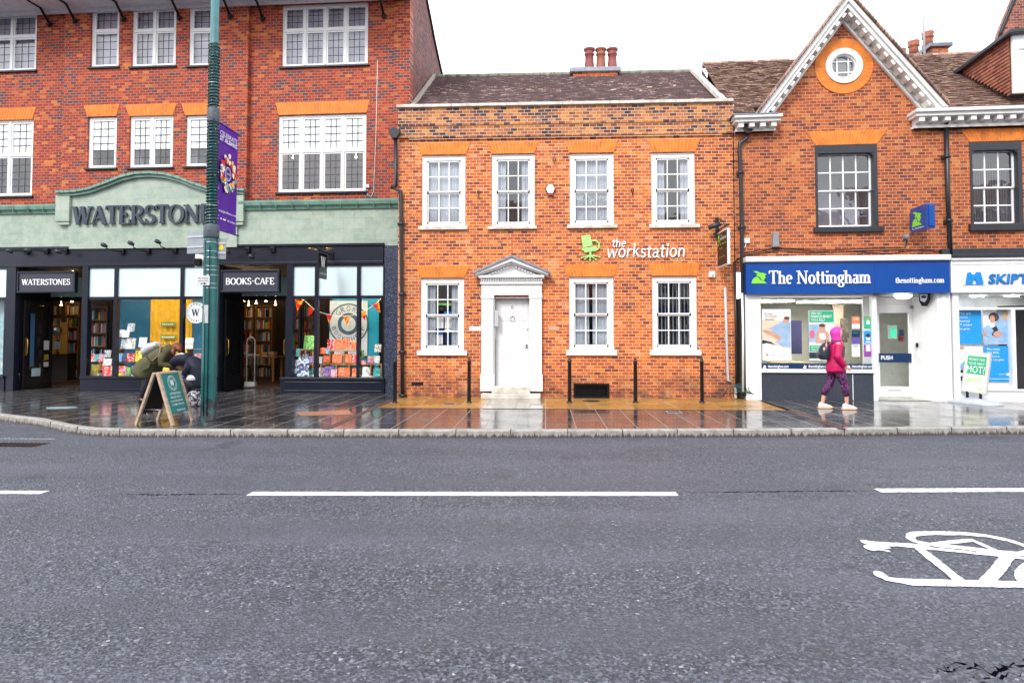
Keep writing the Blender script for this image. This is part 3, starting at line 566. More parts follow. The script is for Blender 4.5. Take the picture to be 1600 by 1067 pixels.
# slotted drainage channels running from the walls to the kerb
M_chan = mat('rusty_channel', (.16, .075, .055), .4, var=.4, vscale=14)
def channel(p, q, w_=.13):
    a = Vector((*gp(*p), PAV)); b_ = Vector((*gp(*q), PAV)); t = (b_-a).normalized(); nn = Vector((-t.y, t.x, 0)); mb = MB(); up = Vector((0, 0, .004))
    mb.quad(a-nn*w_/2+up, b_-nn*w_/2+up, b_+nn*w_/2+up, a+nn*w_/2+up); mb.m = 1; L = (b_-a).length
    for s_ in (-.03, .03): mb.obox(a+(b_-a)*.5+nn*s_+up*1.4, t*(L/2), nn*.009, (0, 0, .0015))
    return tag(mb.build('drain_channel', [M_chan, M_dark]), None, None, kind='structure')
channel((612, 625), (508, 671)); channel((1190, 626), (1316, 670))
mb = MB(); a = gp(461, 644); b_ = gp(545, 641); c = gp(552, 648); d = gp(470, 650)
mb.add([(*a, PAV+.004), (*d, PAV+.004), (*c, PAV+.004), (*b_, PAV+.004)], [(0, 1, 2, 3)]); tag(mb.build('paving_patch', mat('terracotta_patch', (.34, .15, .09), .35, var=.3)), None, None, kind='structure')
def cover(px, py, rx, ry, m, nm='manhole_cover', lab='round dark access cover set in the stone strip below the basement grille', z=PAV+.010):
    x, y = gp(px, py); mb = MB(); mb.add([(x+rx*math.cos(2*math.pi*i/28), y+ry*math.sin(2*math.pi*i/28), z) for i in range(28)]+[(x+rx*math.cos(2*math.pi*i/28), y+ry*math.sin(2*math.pi*i/28), z-.008) for i in range(28)],
        [tuple(range(28))]+[(i, 28+i, 28+(i+1) % 28, (i+1) % 28) for i in range(28)]); return tag(mb.build(nm, m), lab, 'cover')
cover(924, 627, .2, .16, M_iron)
cover(97, 637, .32, .16, mat('pale_blue_cover', (.30, .42, .47), .2), lab='pale blue oval cover in the wet paving before the left shop doorway')
for q in ((702, 632), (1053, 644)):
    x, y = gp(*q); mb = MB(); mb.box(x-.14, x+.14, y-.12, y+.12, PAV-.01, PAV+.011); mb.m = 1
    for i in range(4): mb.box(x-.11, x+.11, y-.09+i*.05, y-.07+i*.05, PAV+.005, PAV+.0135)
    tag(mb.build('access_cover', [M_grey, M_iron]), 'small square grey stopcock cover by the second bollard from the left' if q[0] == 702 else 'small square grey cover in slate slabs in front of the far right bollard', 'cover')
# gutter gully grate in the lay-by
x, y = gp(26, 695, 0); mb = MB(); mb.box(x-.55, x+.42, y-.15, y+.15, -.01, .0025); mb.m = 1
for i in range(14):
    for j_ in (-.16, -.04, .08): mb.box(x-.5+i*.064, x-.465+i*.064, y+j_, y+j_+.09, .002, .0045)
tag(mb.build('gully_grate', [mat('rust_dark_grate', (.07, .05, .045), .9, spec=.1), mat('grate_slots', (.005, .005, .005), .95, spec=0)]), 'black iron gully grate in the road beside the curved kerb', 'grate')
# painted markings
def marking(pts, z=.004, name='road_marking'):
    mb = MB(); mb.add([(*p, z) for p in pts], [tuple(range(len(pts)))]); return mb
def rline(px0, px1, pya, pyb, w_=.15, taper=True):
    x0, y0 = gp(px0, pya, 0); x1, y1 = gp(px1, pyb, 0); ns_ = int((x1-x0)/.03); lr = random.Random(int(px0)); jt = lambda: lr.uniform(-.006, .006); m = MB(); P_ = [(x0+(x1-x0)*i/ns_, y0+(y1-y0)*i/ns_) for i in range(ns_+1)]; m.add([(x, y-w_/2+jt(), .004) for x, y in P_]+[(x, y+w_/2+jt(), .004) for x, y in P_], [(i, i+1, ns_+2+i, ns_+1+i) for i in range(ns_)])
    tag(m.build('lane_marking', M_paint), None, None, kind='structure')
rline(-60, 70, 769, 769.5, .13); rline(390, 1058, 771.5, 771.8, .16); rline(1371, 1720, 766.5, 765, .16)
rline(-60, 86, 685, 686, .02)
# cracks in the asphalt
rc = random.Random(11)
def crack(pts, wmax=.02, jag=.03, name='road_crack'):
    P = [Vector(gp(*p, 0)) for p in pts]; Q = []
    for a, b_ in zip(P, P[1:]):
        n_ = max(2, int((b_-a).length/.018))
        for i in range(n_): Q.append(a.lerp(b_, i/n_)+Vector((rc.uniform(-jag, jag)*.5, rc.uniform(-jag, jag))))
    Q.append(P[-1]); L = []; Rr = []
    for i, p in enumerate(Q): w_ = wmax*rc.choice([.08, .3, .6, 1, 1.3])*math.sin(math.pi*(i+.5)/(len(Q)+.5)); L.append((p.x, p.y+w_/2, .0025)); Rr.append((p.x, p.y-w_/2, .0025))
    k_ = len(Q); mb = MB(); mb.add(L+Rr, [(k_+i, k_+i+1, i+1, i) for i in range(k_-1)]); tag(mb.build(name, mat('crack_dark', (.003, .003, .005), 1.0, spec=0, bump=0)), None, None, kind='structure')
crack([(1462, 1060), (1478, 1036), (1520, 1040), (1548, 1050), (1575, 1040), (1600, 1034), (1640, 1028)], .024, .035); crack([(1500, 1048), (1530, 1062), (1560, 1058), (1600, 1050)], .02, .03); crack([(1475, 1052), (1500, 1044), (1535, 1046)], .02, .02)
crack([(1060, 769.5), (1130, 768.5), (1220, 768), (1290, 767), (1370, 767)], .03, .01); crack([(180, 772), (250, 773), (330, 772), (388, 772)], .03, .01)
# cycle symbol, drawn as ribbons of paint
rj = random.Random(5)
def resample(P, W, closed):
    Q, V = [], []; n_ = len(P)
    for i in range(n_ if closed else n_-1):
        a, b_ = P[i], P[(i+1) % n_]; m_ = max(1, int((b_-a).length/.035))
        for j in range(m_): Q.append(a.lerp(b_, j/m_)); V.append((W[i]+(W[(i+1) % n_]-W[i])*j/m_)*rj.uniform(.86, 1.08))
    if not closed: Q.append(P[-1]); V.append(W[-1])
    return Q, V
def ribbon(mb, pts, w_, closed=False):
    P = [Vector(gp(*p, 0)) for p in pts]; P, w_ = resample(P, [x*.84 for x in w_] if isinstance(w_, list) else [w_*.84]*len(P), closed); k = len(P); L = []; Q = []
    for i in range(k):
        a = P[i-1] if (i or closed) else P[0]; b_ = P[(i+1) % k] if (i < k-1 or closed) else P[-1]; t = (b_-a).normalized(); nn = Vector((-t.y*.62, t.x)); ww = (w_[i] if isinstance(w_, list) else w_)/2
        L.append(P[i]+nn*ww); Q.append(P[i]-nn*ww)
    z = .004+ribbon.k*.0003; ribbon.k += 1
    mb.add([(v.x, v.y, z) for v in L]+[(v.x, v.y, z) for v in Q], [(i, k+i, k+(i+1) % k, (i+1) % k) for i in range(k if closed else k-1)])
ribbon.k = 0
cy = MB()
def ell(cx, cy_, rx, ry, n=36): return [(cx+rx*math.cos(2*math.pi*i/n), cy_+ry*math.sin(2*math.pi*i/n)*(1.0 if math.sin(2*math.pi*i/n) < 0 else 1.0)) for i in range(n)]
ribbon(cy, [(1424, 836), (1432, 834), (1450, 833), (1500, 833.5), (1540, 837), (1575, 844), (1600, 852), (1614, 860), (1600, 866), (1560, 863), (1500, 855.5), (1460, 852), (1430, 846), (1422, 841)], .12, True)
ribbon(cy, [(1352, 848), (1375, 850), (1436, 852.5), (1519, 844), (1568, 866)], [.13, .13, .09, .09, .09]); ribbon(cy, [(1358, 856), (1384, 853)], .14); ribbon(cy, [(1366, 858), (1388, 861)], .05)
ribbon(cy, [(1410, 853), (1492, 861), (1560, 868), (1650, 878)], .085); ribbon(cy, [(1436, 857), (1500, 908)], .14); ribbon(cy, [(1372, 898), (1385, 905), (1420, 910), (1560, 913), (1720, 917)], [.09, .11, .14, .14, .14])
ribbon(cy, [(1574, 870), (1560, 890), (1541, 910)], .13); ribbon(cy, ell(1668, 900, 76, 30), .085, True)
for (px_, py_, w_) in ((1354, 848, .12), (1360, 857, .13), (1387, 862, .05), (1374, 897, .10), (1376, 900, .12)):
    x_, y_ = gp(px_, py_, 0); z_ = .004+ribbon.k*.0003; ribbon.k += 1; cy.add([(x_+w_*.33*math.cos(2*math.pi*i/14), y_+w_*.5*math.sin(2*math.pi*i/14), z_) for i in range(14)], [tuple(range(14))])
tag(cy.build('cycle_lane_symbol', M_paint), None, None, kind='structure')

# ================================================================== LEFT: BOOKSHOP
bs = thing('bookshop_building', 'tall red brick bookshop with pale green tiled band, arched pediment and dark shopfront', 'building', FS.o, FS.a)
F = FS; PJ = -.14       # central bay stands this far forward
topz = F.p(400, 8)[1]; fasT = F.p(400, 384)[1]; zg = PAV
W2 = [((-60, 22, 57, 112), 3, 58, None), ((142, 12, 186, 105), 1, 48, None), ((206, 11, 275, 104), 2, 47, None), ((295, 9, 341, 103), 1, 46.5, None), ((440.5, 6, 575, 103), 4, 45.5, None)]
W1 = [((-60, 188, 51, 307), 3, 243, 'top'), ((137, 183, 182, 263), 1, None, 'top'), ((202, 181, 270, 262), 2, None, 'top'), ((290, 180, 340, 260), 1, None, 'top'), ((434, 179, 572, 300), 4, 235.5, 'top')]
uL = F.p(98, 200, PJ)[0]; uR = F.p(386, 200, PJ)[0]
holesC = []; holesL = []; holesR = []; rm = MB()
for px, nc, yt, bl in W2+W1:
    d = PJ if 98 < px[0] < 380 else 0
    r_ = casement(bs, F, px, nc, yt, d, bl); (holesC if d else (holesL if px[0] < 0 else holesR)).append(r_); room(rm, *r_, d+.16 if not d else .17, 2.2)
rm.build('upstairs_rooms', M_room, bs)
mb = MB(); wall(mb, uL-.001-6, uL, fasT-.5, topz+.6, holesL); wall(mb, uR, 0.0, fasT-.5, topz+.6, holesR); wall(mb, uL, uR, fasT-.5, topz+.6, holesC, PJ, .3, .16); mb.build('brick_wall', M_brickS, bs)
# upper-right flank wall, seen above the neighbour's roof
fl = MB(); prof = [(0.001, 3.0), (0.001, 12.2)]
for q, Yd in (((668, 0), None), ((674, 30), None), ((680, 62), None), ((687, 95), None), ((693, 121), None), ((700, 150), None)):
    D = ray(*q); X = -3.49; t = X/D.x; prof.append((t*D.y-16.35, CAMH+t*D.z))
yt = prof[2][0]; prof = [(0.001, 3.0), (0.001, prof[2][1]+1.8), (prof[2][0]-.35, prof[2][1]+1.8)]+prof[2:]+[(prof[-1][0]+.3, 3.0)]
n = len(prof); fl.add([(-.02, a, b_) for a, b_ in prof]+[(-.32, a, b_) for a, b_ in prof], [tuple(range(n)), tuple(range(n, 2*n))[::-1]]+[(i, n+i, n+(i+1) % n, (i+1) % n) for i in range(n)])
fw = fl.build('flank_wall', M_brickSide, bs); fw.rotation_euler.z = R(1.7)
vg = MB(); vg.tube([(0.0, a+.02, b_+.0) for a, b_ in prof[2:-1]], .045, 6); v_ = vg.build('verge', M_black, bs); v_.rotation_euler.z = R(1.7)
mb = MB(); mb.box(F.p(636, 100)[0]-.34, -.0, -.035, .0, fasT+.3, topz+.6); q = mb.build('corner_pier', M_brickS, bs)
# eaves with soffit
mb = MB(); mb.box(-16, .02, -1.3, 0.0, topz, topz+.12); mb.box(-16, .05, -1.36, -1.3, topz-.06, topz+.25); mb.box(-16, 0, -.2, -.141, topz-.10, topz-.001); mb.build('eaves', mat('soffit_paint', (.62, .62, .68), .6), bs)
roofS = MB(); roofS.quad((-16, -1.3, topz+.26), (.1, -1.3, topz+.26), (.1, 2.2, topz+2.2), (-16, 2.2, topz+2.2)); roofS.build('roof', M_tileN, bs)
br = None
for (x1, y1), x0 in (((78, 38), 57), ((118, 33), 103), ((194, 30), 182), ((281, 28), 273), ((360, 26), 353), ((411, 30), 403), ((600, 25), 594)):
    d0 = PJ if 98 < x1 < 380 else 0
    u, z = F.p(x1, y1, d0-.03); mb = MB(); u2 = u-.0
    mb.tube([(u, d0-.05, z), (u-.02, d0-.35, z+.30), (u-.04, d0-.75, topz+.0)], .032, 8); mb.ball((u, d0-.05, z), .07, .06, .06, 10, 6); mb.ball((u+.0, d0-.08, z-.06), .045, .045, .05, 8, 5)
    mb.build('eaves_bracket', M_black, bs)
for t4, b4, zt, zb in (((-40, 57), (-40, 51), 169, 187.5), ((131, 187), (137, 182), 164, 182.5), ((196, 277), (202, 270), 163, 181), ((284, 345), (290, 340), 161.5, 180), ((431, 578), (436, 573), 159, 178.5)):
    d = PJ if 98 < t4[0] < 380 else 0; xm = (max(t4[0], 0)+t4[1])/2
    lintel(bs, (F.p(t4[0], zt, d)[0], F.p(t4[1], zt, d)[0]), (F.p(b4[0], zb, d)[0], F.p(b4[1], zb, d)[0]), F.p(xm, zt, d)[1], F.p(xm, zb, d)[1], d, M_rub)
# green faience band, cornice, pediment
cz0 = F.p(500, 328, -.1)[1]; cz1 = F.p(500, 314.5, -.1)[1]
for a, b_ in ((-16, uL+.4), (uR-.25, -.02)): mb = MB(); mb.box(a, b_, -.16 if a > -9 else -.16, 0, fasT-.06, cz0); mb.build('faience_band', M_fai, bs)
def cornice(mb, u0, u1, z0, z1, d):
    h = z1-z0; prof = [(d-.0, z0), (d-.05, z0), (d-.07, z0+h*.3), (d-.13, z0+h*.45), (d-.15, z0+h*.8), (d-.15, z1), (d, z1)]
    n = len(prof); mb.add([(u, y, z) for u in (u0, u1) for y, z in prof], [(i, i+1, n+i+1, n+i) for i in range(n-1)]+[tuple(range(n))[::-1], tuple(range(n, 2*n))])
for a, b_ in ((-16, uL-.02), (uR-.12, .0)):
    mb = MB(); cornice(mb, a, b_, cz0, cz1, -.16)
    for u in [x*.43 for x in range(-36, 0)]:
        if a < u < b_: mb.box(u-.004, u+.004, -.315, -.22, cz0+.03, cz1+.002)
    mb.build('faience_cornice', M_faiD, bs)
dP = -.24
pl = [(88, 298), (100, 298), (118, 297), (140, 293), (165, 284), (190, 274), (212, 269), (235, 268), (258, 270), (280, 276), (300, 284), (322, 291), (345, 294), (368, 294), (382, 295)]
top = [F.p(*q, dP-.08) for q in pl]; zb = fasT-.06
mb = MB(); mb.prism([(top[1][0]+.1, zb)]+[(a, b_-.06) for a, b_ in top[1:-1]]+[(top[-2][0]-.0, zb)], dP+.02, -.02); mb.build('pediment_panel', M_fai, bs)
mb = MB()
for w0, w1, dd in ((.0, .065, -.13), (.065, .14, -.07)):
    lo = [(a, b_-w1) for a, b_ in top]; hi = [(a, b_-w0) for a, b_ in top]; e = .0 if w0 == 0 else .03
    for i in range(len(top)-1): mb.prism([(lo[i][0]+e*(i == 0), lo[i][1]), (lo[i+1][0]-e*(i == len(top)-2), lo[i+1][1]), (hi[i+1][0]-e*(i == len(top)-2), hi[i+1][1]), (hi[i][0]+e*(i == 0), hi[i][1])], dP+dd, dP+.02)
mb.build('pediment_moulding', M_faiD, bs)
# moulding joints
mb = MB()
for i in range(1, 26):
    f = i/26*(len(top)-1); k = int(f); f -= k; a = top[k][0]+(top[k+1][0]-top[k][0])*f; z = top[k][1]+(top[k+1][1]-top[k][1])*f; mb.box(a-.005, a+.005, dP-.132, dP-.02, z-.07, z+.004)
mb.build('moulding_joints', M_iron, bs)
for xa, xb in ((86, 108), (362, 380)):
    u0, u1, z0, z1 = F.r(xa, 305, xb, 346, dP-.06); mb = MB(); mb.box(u0, u1, dP-.06, dP+.02, z0, z1); mb.box(u0+.05, u1-.02, dP-.03, dP+.02, z0-.09, z0); mb.build('pediment_block', M_fai, bs, .01)
# letters
mb = MB(); u0 = F.p(116, 338, dP)[0]; z0 = F.p(200, 350, dP)[1]; z1 = F.p(200, 322.5, dP)[1]; u1 = F.p(351, 336, dP)[0]; cap = z1-z0
strokes(mb, 'WATERSTONES', lambda x, y: Vector((u0+x*1.0, dP-.01, z0+y)), -cap, .20, .075, dep=.05, track=-.0)
xs = [v[0] for v in mb.v]; f = (u1-u0)/(max(xs)-u0); mb.v = [(u0+(v[0]-u0)*f, v[1], v[2]) for v in mb.v]; mb.build('raised_letters', M_letter, bs)
# ---- shopfront. plane 12 cm proud of brick
dS = -.16
fT, fB = F.p(300, 385, dS)[1], F.p(300, 413.5, dS)[1]; uG = F.p(599, 400, dS)[0]
mb = MB(); mb.box(-16, uG, dS, 0, fB, fT); mb.box(-16, uG+.03, dS-.05, dS, fT-.03, fT+.03); mb.box(-16, uG+.0, dS-.03, dS, fB-.02, fB+.05); mb.build('fascia', M_navy, bs, .004)
mb = MB(); g0, g1, gz0, gz1 = F.r(599.5, 380, 621, 615, dS); mb.box(g0, .12, dS+.02, .25, PAV, fT-.0); mb.build('granite_pilaster', M_gran, bs)
bays = [  # x0,x1, mullions, left px right px
  (-60, 8, [], 'A'), (137, 340, [180, 283.5], 'B'), (457, 598, [494, 560], 'C')]
zU0, zU1 = F.p(300, 463, dS)[1], F.p(300, 417.5, dS)[1]; zG0, zG1 = F.p(300, 588, dS)[1], F.p(300, 467.5, dS)[1]; zR = zG0-.01
for x0, x1, mu, nm in bays:
    fr = MB(); rs = MB()
    u0 = F.p(x0, 500, dS)[0]; u1 = F.p(x1, 500, dS)[0]; ms = [F.p(m_, 500, dS)[0] for m_ in mu]
    fr.box(u0-.03, u0, dS, dS+.12, zG0-.02, fB); fr.box(u1, u1+.03, dS, dS+.12, zG0-.02, fB); fr.box(u0, u1, dS, dS+.12, zG0-.05, zG0); fr.box(u0, u1, dS, dS+.12, zG1, zU0); fr.box(u0, u1, dS+.001, dS+.12, zU1, fB)
    for m_ in ms: fr.box(m_-.045, m_+.045, dS-.012, dS+.12, zG0, zG1); fr.box(m_-.045, m_+.045, dS-.012, dS+.12, zU0, zU1)
    e = [u0]+[q for m_ in ms for q in (m_-.045, m_+.045)]+[u1]
    for i in range(0, len(e), 2):
        frp = MB(); gl = MB(); frp.box(e[i], e[i+1], dS+.04, dS+.05, zU0, zU1); frp.build('frosted_panel', M_frost, bs); gl.quad((e[i], dS+.05, zG0), (e[i+1], dS+.05, zG0), (e[i+1], dS+.05, zG1), (e[i], dS+.05, zG1)); gl.build('shop_window_glass', M_shopg, bs)
    rl = u0-.14 if nm == 'B' else (u0-.28 if nm == 'C' else -16)
    rs.box(rl, u1+.06, dS-.05, dS+.12, PAV-.02, zR-.06); rs.box(rl+.0, u1+.06, dS-.09, dS+.12, zR-.06, zR); rs.box(rl+.1, u1-.02, dS-.062, dS-.05, PAV+.06, PAV+.075); rs.box(rl+.1, u1-.02, dS-.062, dS-.05, zR-.12, zR-.105)
    fr.build('shopfront_frame', M_navy, bs); rs.build('stallriser', M_navy, bs, .005)
for xa, xb in ((9, 24), (128, 137), (340.0, 343.0), (448, 457.5)):
    a, b_ = F.p(xa, 500, dS)[0], F.p(xb, 500, dS)[0]; pil = MB(); pil.box(a, b_, dS-.02, dS+.16, PAV, fB-.001); pil.build('shopfront_pilaster', M_navy, bs, .004)
# interior shell: one dark room; entrances are recessed 1 m
uA, uB = -16, -.15; it = MB(); zc = 3.55; Ye = 6.5
it.quad((uA, Ye, PAV), (uB, Ye, PAV), (uB, Ye, zc), (uA, Ye, zc)); it.quad((uA, 0, PAV), (uA, Ye, PAV), (uA, Ye, zc), (uA, 0, zc)); it.quad((uB, 0, PAV), (uB, 0, zc), (uB, Ye, zc), (uB, Ye, PAV)); it.quad((uA, 0.0, zc), (uB, 0.0, zc), (uB, Ye, zc), (uA, Ye, zc))
it.build('shop_interior', mat('shop_walls', (.12, .085, .065), .8), bs)
it = MB(); it.box(uA, uB, 1.0, Ye, PAV+.01, PAV+.02); it.build('shop_floor', mat('dark_wood_floor', (.07, .035, .025), .4, var=.3), bs)
# window display beds and back partitions
dd = []
for x0, x1, mu, nm in bays:
    u0 = F.p(x0, 500, dS)[0]; u1 = F.p(x1, 500, dS)[0]; it = MB(); it.box(u0, u1, dS+.13, .95, zG0-.12, zG0-.02); it.build('display_bed', mat('display_bed_white', (.45, .46, .48), .6), bs)
    dd.append((u0, u1))
tp = MB(); ddB, ddC = dd[1], dd[2]; tealw = mat('petrol_blue_panel', (.004, .10, .20), .6, var=.1)
ux = lambda px, d: F.p(px, 500, d)[0]
tp.box(ux(183, .9), ux(240, .9), .90, .93, zG0-.05, zG1+.3); tp.box(ux(298, .9), ux(345, .9), .90, .93, zG0-.05, zG1+.3); tp.build('display_backdrop', tealw, bs)
yc = MB(); curtain(yc, ux(235, .85), ux(283, .85), F.p(260, 553, .85)[1], zG1+.2, .85, .03, .16); curtain(yc, ux(287, .85), ux(299, .85), zG0, zG1+.2, .86, .03, .16)
yc.build('yellow_drape', mat('yellow_fabric', (.75, .42, .015), .8, var=.15), bs)
tp = MB(); cyw = mat('cyan_display_wall', (.0, .28, .42), .6, var=.06); tp.box(ux(520, .9), ux(592, .9), .90, .93, zG0-.05, zG1+.3); tp.build('display_backdrop', cyw, bs)
mb = MB(); mb.box(-16, F.p(6, 500, .2)[0], .2, .22, zG0, zG1); mb.build('display_backdrop', picture('pale_pattern', [(.6, .7, .7), (.25, .42, .5), (.75, .75, .68)], 4), bs)
# doors, transoms above them
for k, (xl, xr, innl, innr) in enumerate(((25, 128, 72, 118), (342, 447, 371, 438))):
    ul = F.p(xl, 500, dS)[0]+.03; ur = F.p(xr, 500, dS)[0]-.03; zt = F.p(100, 467, .2)[1]; mb = MB()
    mb.box(ul, ur, 1.0, 1.1, zt-.02, zt+.10); mb.box(ul-.03, ul, dS+.16, 1.0, PAV, zc-.1); mb.box(ur, ur+.03, dS+.16, 1.0, PAV, .62); mb.box(ur, ur+.03, .92, 1.0, .62, zc-.1); mb.box(ur, ur+.03, dS+.16, .92, zG1+.12, zc-.1); mb.build('entrance_lining', M_black, bs)
    mb = MB(); mb.box(ul, ur, .95, .97, zt+.1, zc-.3); mb.build('transom_light', mat('green_grey_glass', (.30, .43, .42), .2), bs)
    for side, uu in ((1, ul), (-1, ur)):
        dr = MB(); t = .05; a, b_ = (uu+.02, uu+.02+t) if side > 0 else (uu-.02-t, uu-.02); y0, y1 = .02, .98; H = zt-.03
        dr.box(a, b_, y0, y0+.12, PAV+.02, H); dr.box(a, b_, y1-.12, y1, PAV+.02, H); dr.box(a, b_, y0+.12, y1-.12, PAV+.02, PAV+.42); dr.box(a, b_, y0+.12, y1-.12, H-.14, H)
        do = dr.build('door', M_black, bs, .003); g = MB(); xm = (a+b_)/2; g.quad((xm, y0+.12, PAV+.42), (xm, y1-.12, PAV+.42), (xm, y1-.12, H-.14), (xm, y0+.12, H-.14)); g.build('door_glass', M_shopg, do)
        hd = MB(); xx = b_ if side > 0 else a; hd.box(min(xx, xx+side*.006), max(xx, xx+side*.006), y0+.02, y0+.09, 1.05, 1.55); hd.tube([(xx, y0+.05, 1.1), (xx+side*.05, y0+.05, 1.12), (xx+side*.05, y0+.05, 1.48), (xx, y0+.05, 1.5)], .01, 6); hd.build('push_plate', M_gold, do)
        if k == 0 and side > 0:
            st = MB(); xs_ = b_+.002
            for i, (yy, zz, w_, h_) in enumerate(((.76, 1.32, .18, .26), (.76, .98, .16, .16), (.76, .78, .17, .13), (.42, .58, .3, .22))): st.m = i; st.box(xs_, xs_+.002, yy-w_/2, yy+w_/2, zz-h_/2, zz+h_/2)
            st.build('door_notice', [M_lgrey, picture('warning_yellow', ['#b0a030', '#403010'], 30), M_lgrey, mat('pale_blue_notice', (.35, .5, .55), .5)], do)
            bl = MB(); bl.box(xs_, xs_+.002, .20, .34, .75, 2.2); bl.build('blue_strip', mat('steel_blue_film', (.03, .12, .22), .3), do)
# hanging entrance signs
def signbox(px, text, name, lab, d):
    u0, u1, z0, z1 = F.r(*px, d); t = thing(name, lab, 'sign', F.world((u0+u1)/2, d, z0), F.a); W_ = (u1-u0)/2; H_ = z1-z0
    mb = MB(); mb.box(-W_+.05, W_-.05, 0, .07, .05, H_-.05); mb.build('panel', mat('charcoal_panel', (.03, .035, .055), .4), t)
    mb = MB()
    for bx in ((-W_, W_, 0, .05), (-W_, W_, H_-.05, H_), (-W_, -W_+.05, .05, H_-.05), (W_-.05, W_, .05, H_-.05)): mb.box(bx[0], bx[1], -.025, .09, bx[2], bx[3])
    mb.build('frame', M_navy, t, .006)
    mb = MB(); ext = strokes(mb, text, lambda x, y: Vector((x, -.002, y)), -H_*.33, .19, .075, dep=.006, track=.03); s_ = (2*W_*.83)/ext
    mb.v = [((v[0]-ext/2)*s_, v[1], v[2]*s_+(H_-H_*.33*s_)/2) for v in mb.v]; mb.build('lettering', M_wtext, t); return t
signbox((27, 424, 118, 457.5), 'WATERSTONES', 'entrance_sign', 'dark framed sign reading WATERSTONES hung in the left shop doorway', dS+.02)
signbox((345, 422, 437, 457), 'BOOKS·CAFE', 'entrance_sign', 'dark framed sign reading BOOKS CAFE hung in the second shop doorway', dS+.02)
# fascia lamps
def fascia_lamp(mx_, my, hx, hy, lab, rod=False):
    u, z = F.p(mx_, my, dS); u2, z2 = F.p(hx, hy, dS-.35); t = thing('swan_neck_lamp', lab, 'lamp', F.world(u, dS, z), F.a, 'black lamps along the shop fascia'); mb = MB()
    du = (u2-u); dz = z2-z; mb.box(-.06, .06, -.07, 0, -.07, .07); mb.build('mount', M_black, t, .01); mb = MB(); mb.tube([(0, -.05, 0), (du*.15, -.22, 0), (du*.8, -.33, dz*.35+.01), (du, -.35, dz)], .014, 6); mb.build('arm', M_black, t)
    mb = MB(); mb.tube([(du+.05, -.33, dz-.03), (du-.02, -.36, dz+.015), (du-.08, -.38, dz+.04)], [.03, .06, .045], 10); mb.build('lamp_head', M_iron, t)
for i, q in enumerate(((43, 394, 16, 393), (74, 393.5, 45, 392), (104, 393.5, 92, 394), (192.5, 394, 164, 384), (232, 393.5, 206, 381), (274, 392, 248, 378.5), (388, 391, 356, 394), (427, 390.5, 394, 402))):
    fascia_lamp(*q, ['leftmost of the fascia lamps at the photo edge', 'fascia lamp above the left end of the left doorway sign', 'short fascia lamp above the right end of the left doorway sign', 'fascia lamp with raised head, first one above the drape window', 'fascia lamp with raised head under the letter S', 'fascia lamp with raised head just left of the pole', 'fascia lamp above the left end of the BOOKS CAFE sign', 'fascia lamp with head drooping above the right part of the BOOKS CAFE sign'][i])
# projecting W sign
u, z = F.p(512, 397, dS-.3); t = thing('projecting_sign', 'small black hanging sign with white W over the bunting window', 'sign', F.world(u, dS, z), F.a); mb = MB()
mb.box(-.05, .05, -.03, 0, -.1, .1); mb.tube([(0, -.0, .02), (0, -.95, .02)], .015, 8); mb.tube([(0, -.02, -.08), (0, -.35, .02)], .008, 6); mb.build('bracket', M_black, t)
mb = MB(); mb.box(-.018, .018, -.92, -.38, -.66, -.03); pn = mb.build('board', M_black, t, .006)
mb = MB(); strokes(mb, 'W', lambda x, y: Vector((.019, -.79+x, -.37+y)), -.25, .2, .07, dep=.004); vs, fs = bfont('BOOKS CAFE', lambda x, y: Vector((.019, -.86+x, -.56+y)), .42, .05); mb.add(vs, fs); mb.build('lettering', M_wtext, t)
mb = MB(); mb.tube([(-.22, -.45, .10), (-.22, -.95, .06)], .02, 8); mb.tube([(0, -.6, .02), (-.22, -.7, .08)], .008, 6); mb.tube([(.22, -.45, .10), (.22, -.95, .06)], .02, 8); mb.tube([(0, -.6, .02), (.22, -.7, .08)], .008, 6); mb.build('picture_light', M_gold, t)
# conduit on brick
mb = MB(); p = [F.p(590, 95), F.p(588, 200), F.p(584, 300), F.p(580, 308), F.p(574, 305), F.p(574, 296)]; mb.tube([(a, -.012, b_) for a, b_ in p], .007, 6); a, b_ = F.p(574, 291); mb.box(a-.06, a+.06, -.06, 0, b_-.05, b_+.03); mb.build('conduit', M_whiteO, bs)

# ---- window display: bookcases, books
BOOKC = {'red': '#c8303a', 'orange': '#e06a30', 'cream': '#e8dfc8', 'teal': '#2f8f8f', 'blue': '#5f9fd0', 'yellow': '#e8c030', 'pink': '#e090a0', 'green': '#6fae50', 'grey': '#a0a8b0', 'navy': '#283a60', 'white': '#eeeeea', 'purple': '#8a6aa8'}
def bookm(c):
    nm = 'cover_'+c
    if nm in MC: return MC[nm]
    base = hexc(BOOKC[c]); k = NT(nm); v = k.coord(); oi = k.n('ObjectInfo'); ad = k.n('VectorMath', operation='MULTIPLY_ADD'); cb = k.n('CombineXYZ'); k.l(oi.outputs['Random'], cb.inputs[0]); k.l(oi.outputs['Random'], cb.inputs[2])
    k.l(cb.outputs[0], ad.inputs[0]); ad.inputs[1].default_value = (31, 17, 23); k.l(v, ad.inputs[2]); wn = k.n('TexNoise'); wn.inputs['Scale'].default_value = 13; wn.inputs['Detail'].default_value = 2; k.l(ad.outputs[0], wn.inputs['Vector'])
    alt = {'orange': (.75, .05, .02), 'red': (.8, .7, .6)}.get(c, tuple(min(1, x*.3+.02) for x in base))
    r = k.ramp([(0, base), (.46, base), (.47, tuple(min(1, x*1.5+.1) for x in base)), (.55, alt), (.62, base)], 'CONSTANT'); k.l(wn.outputs['Fac'], r.inputs[0]); k.l(r.outputs[0], k.b.inputs['Base Color']); k.b.inputs['Roughness'].default_value = .3
    MC[nm] = k.m; return k.m
M_page = mat('book_pages', (.72, .68, .58), .8)
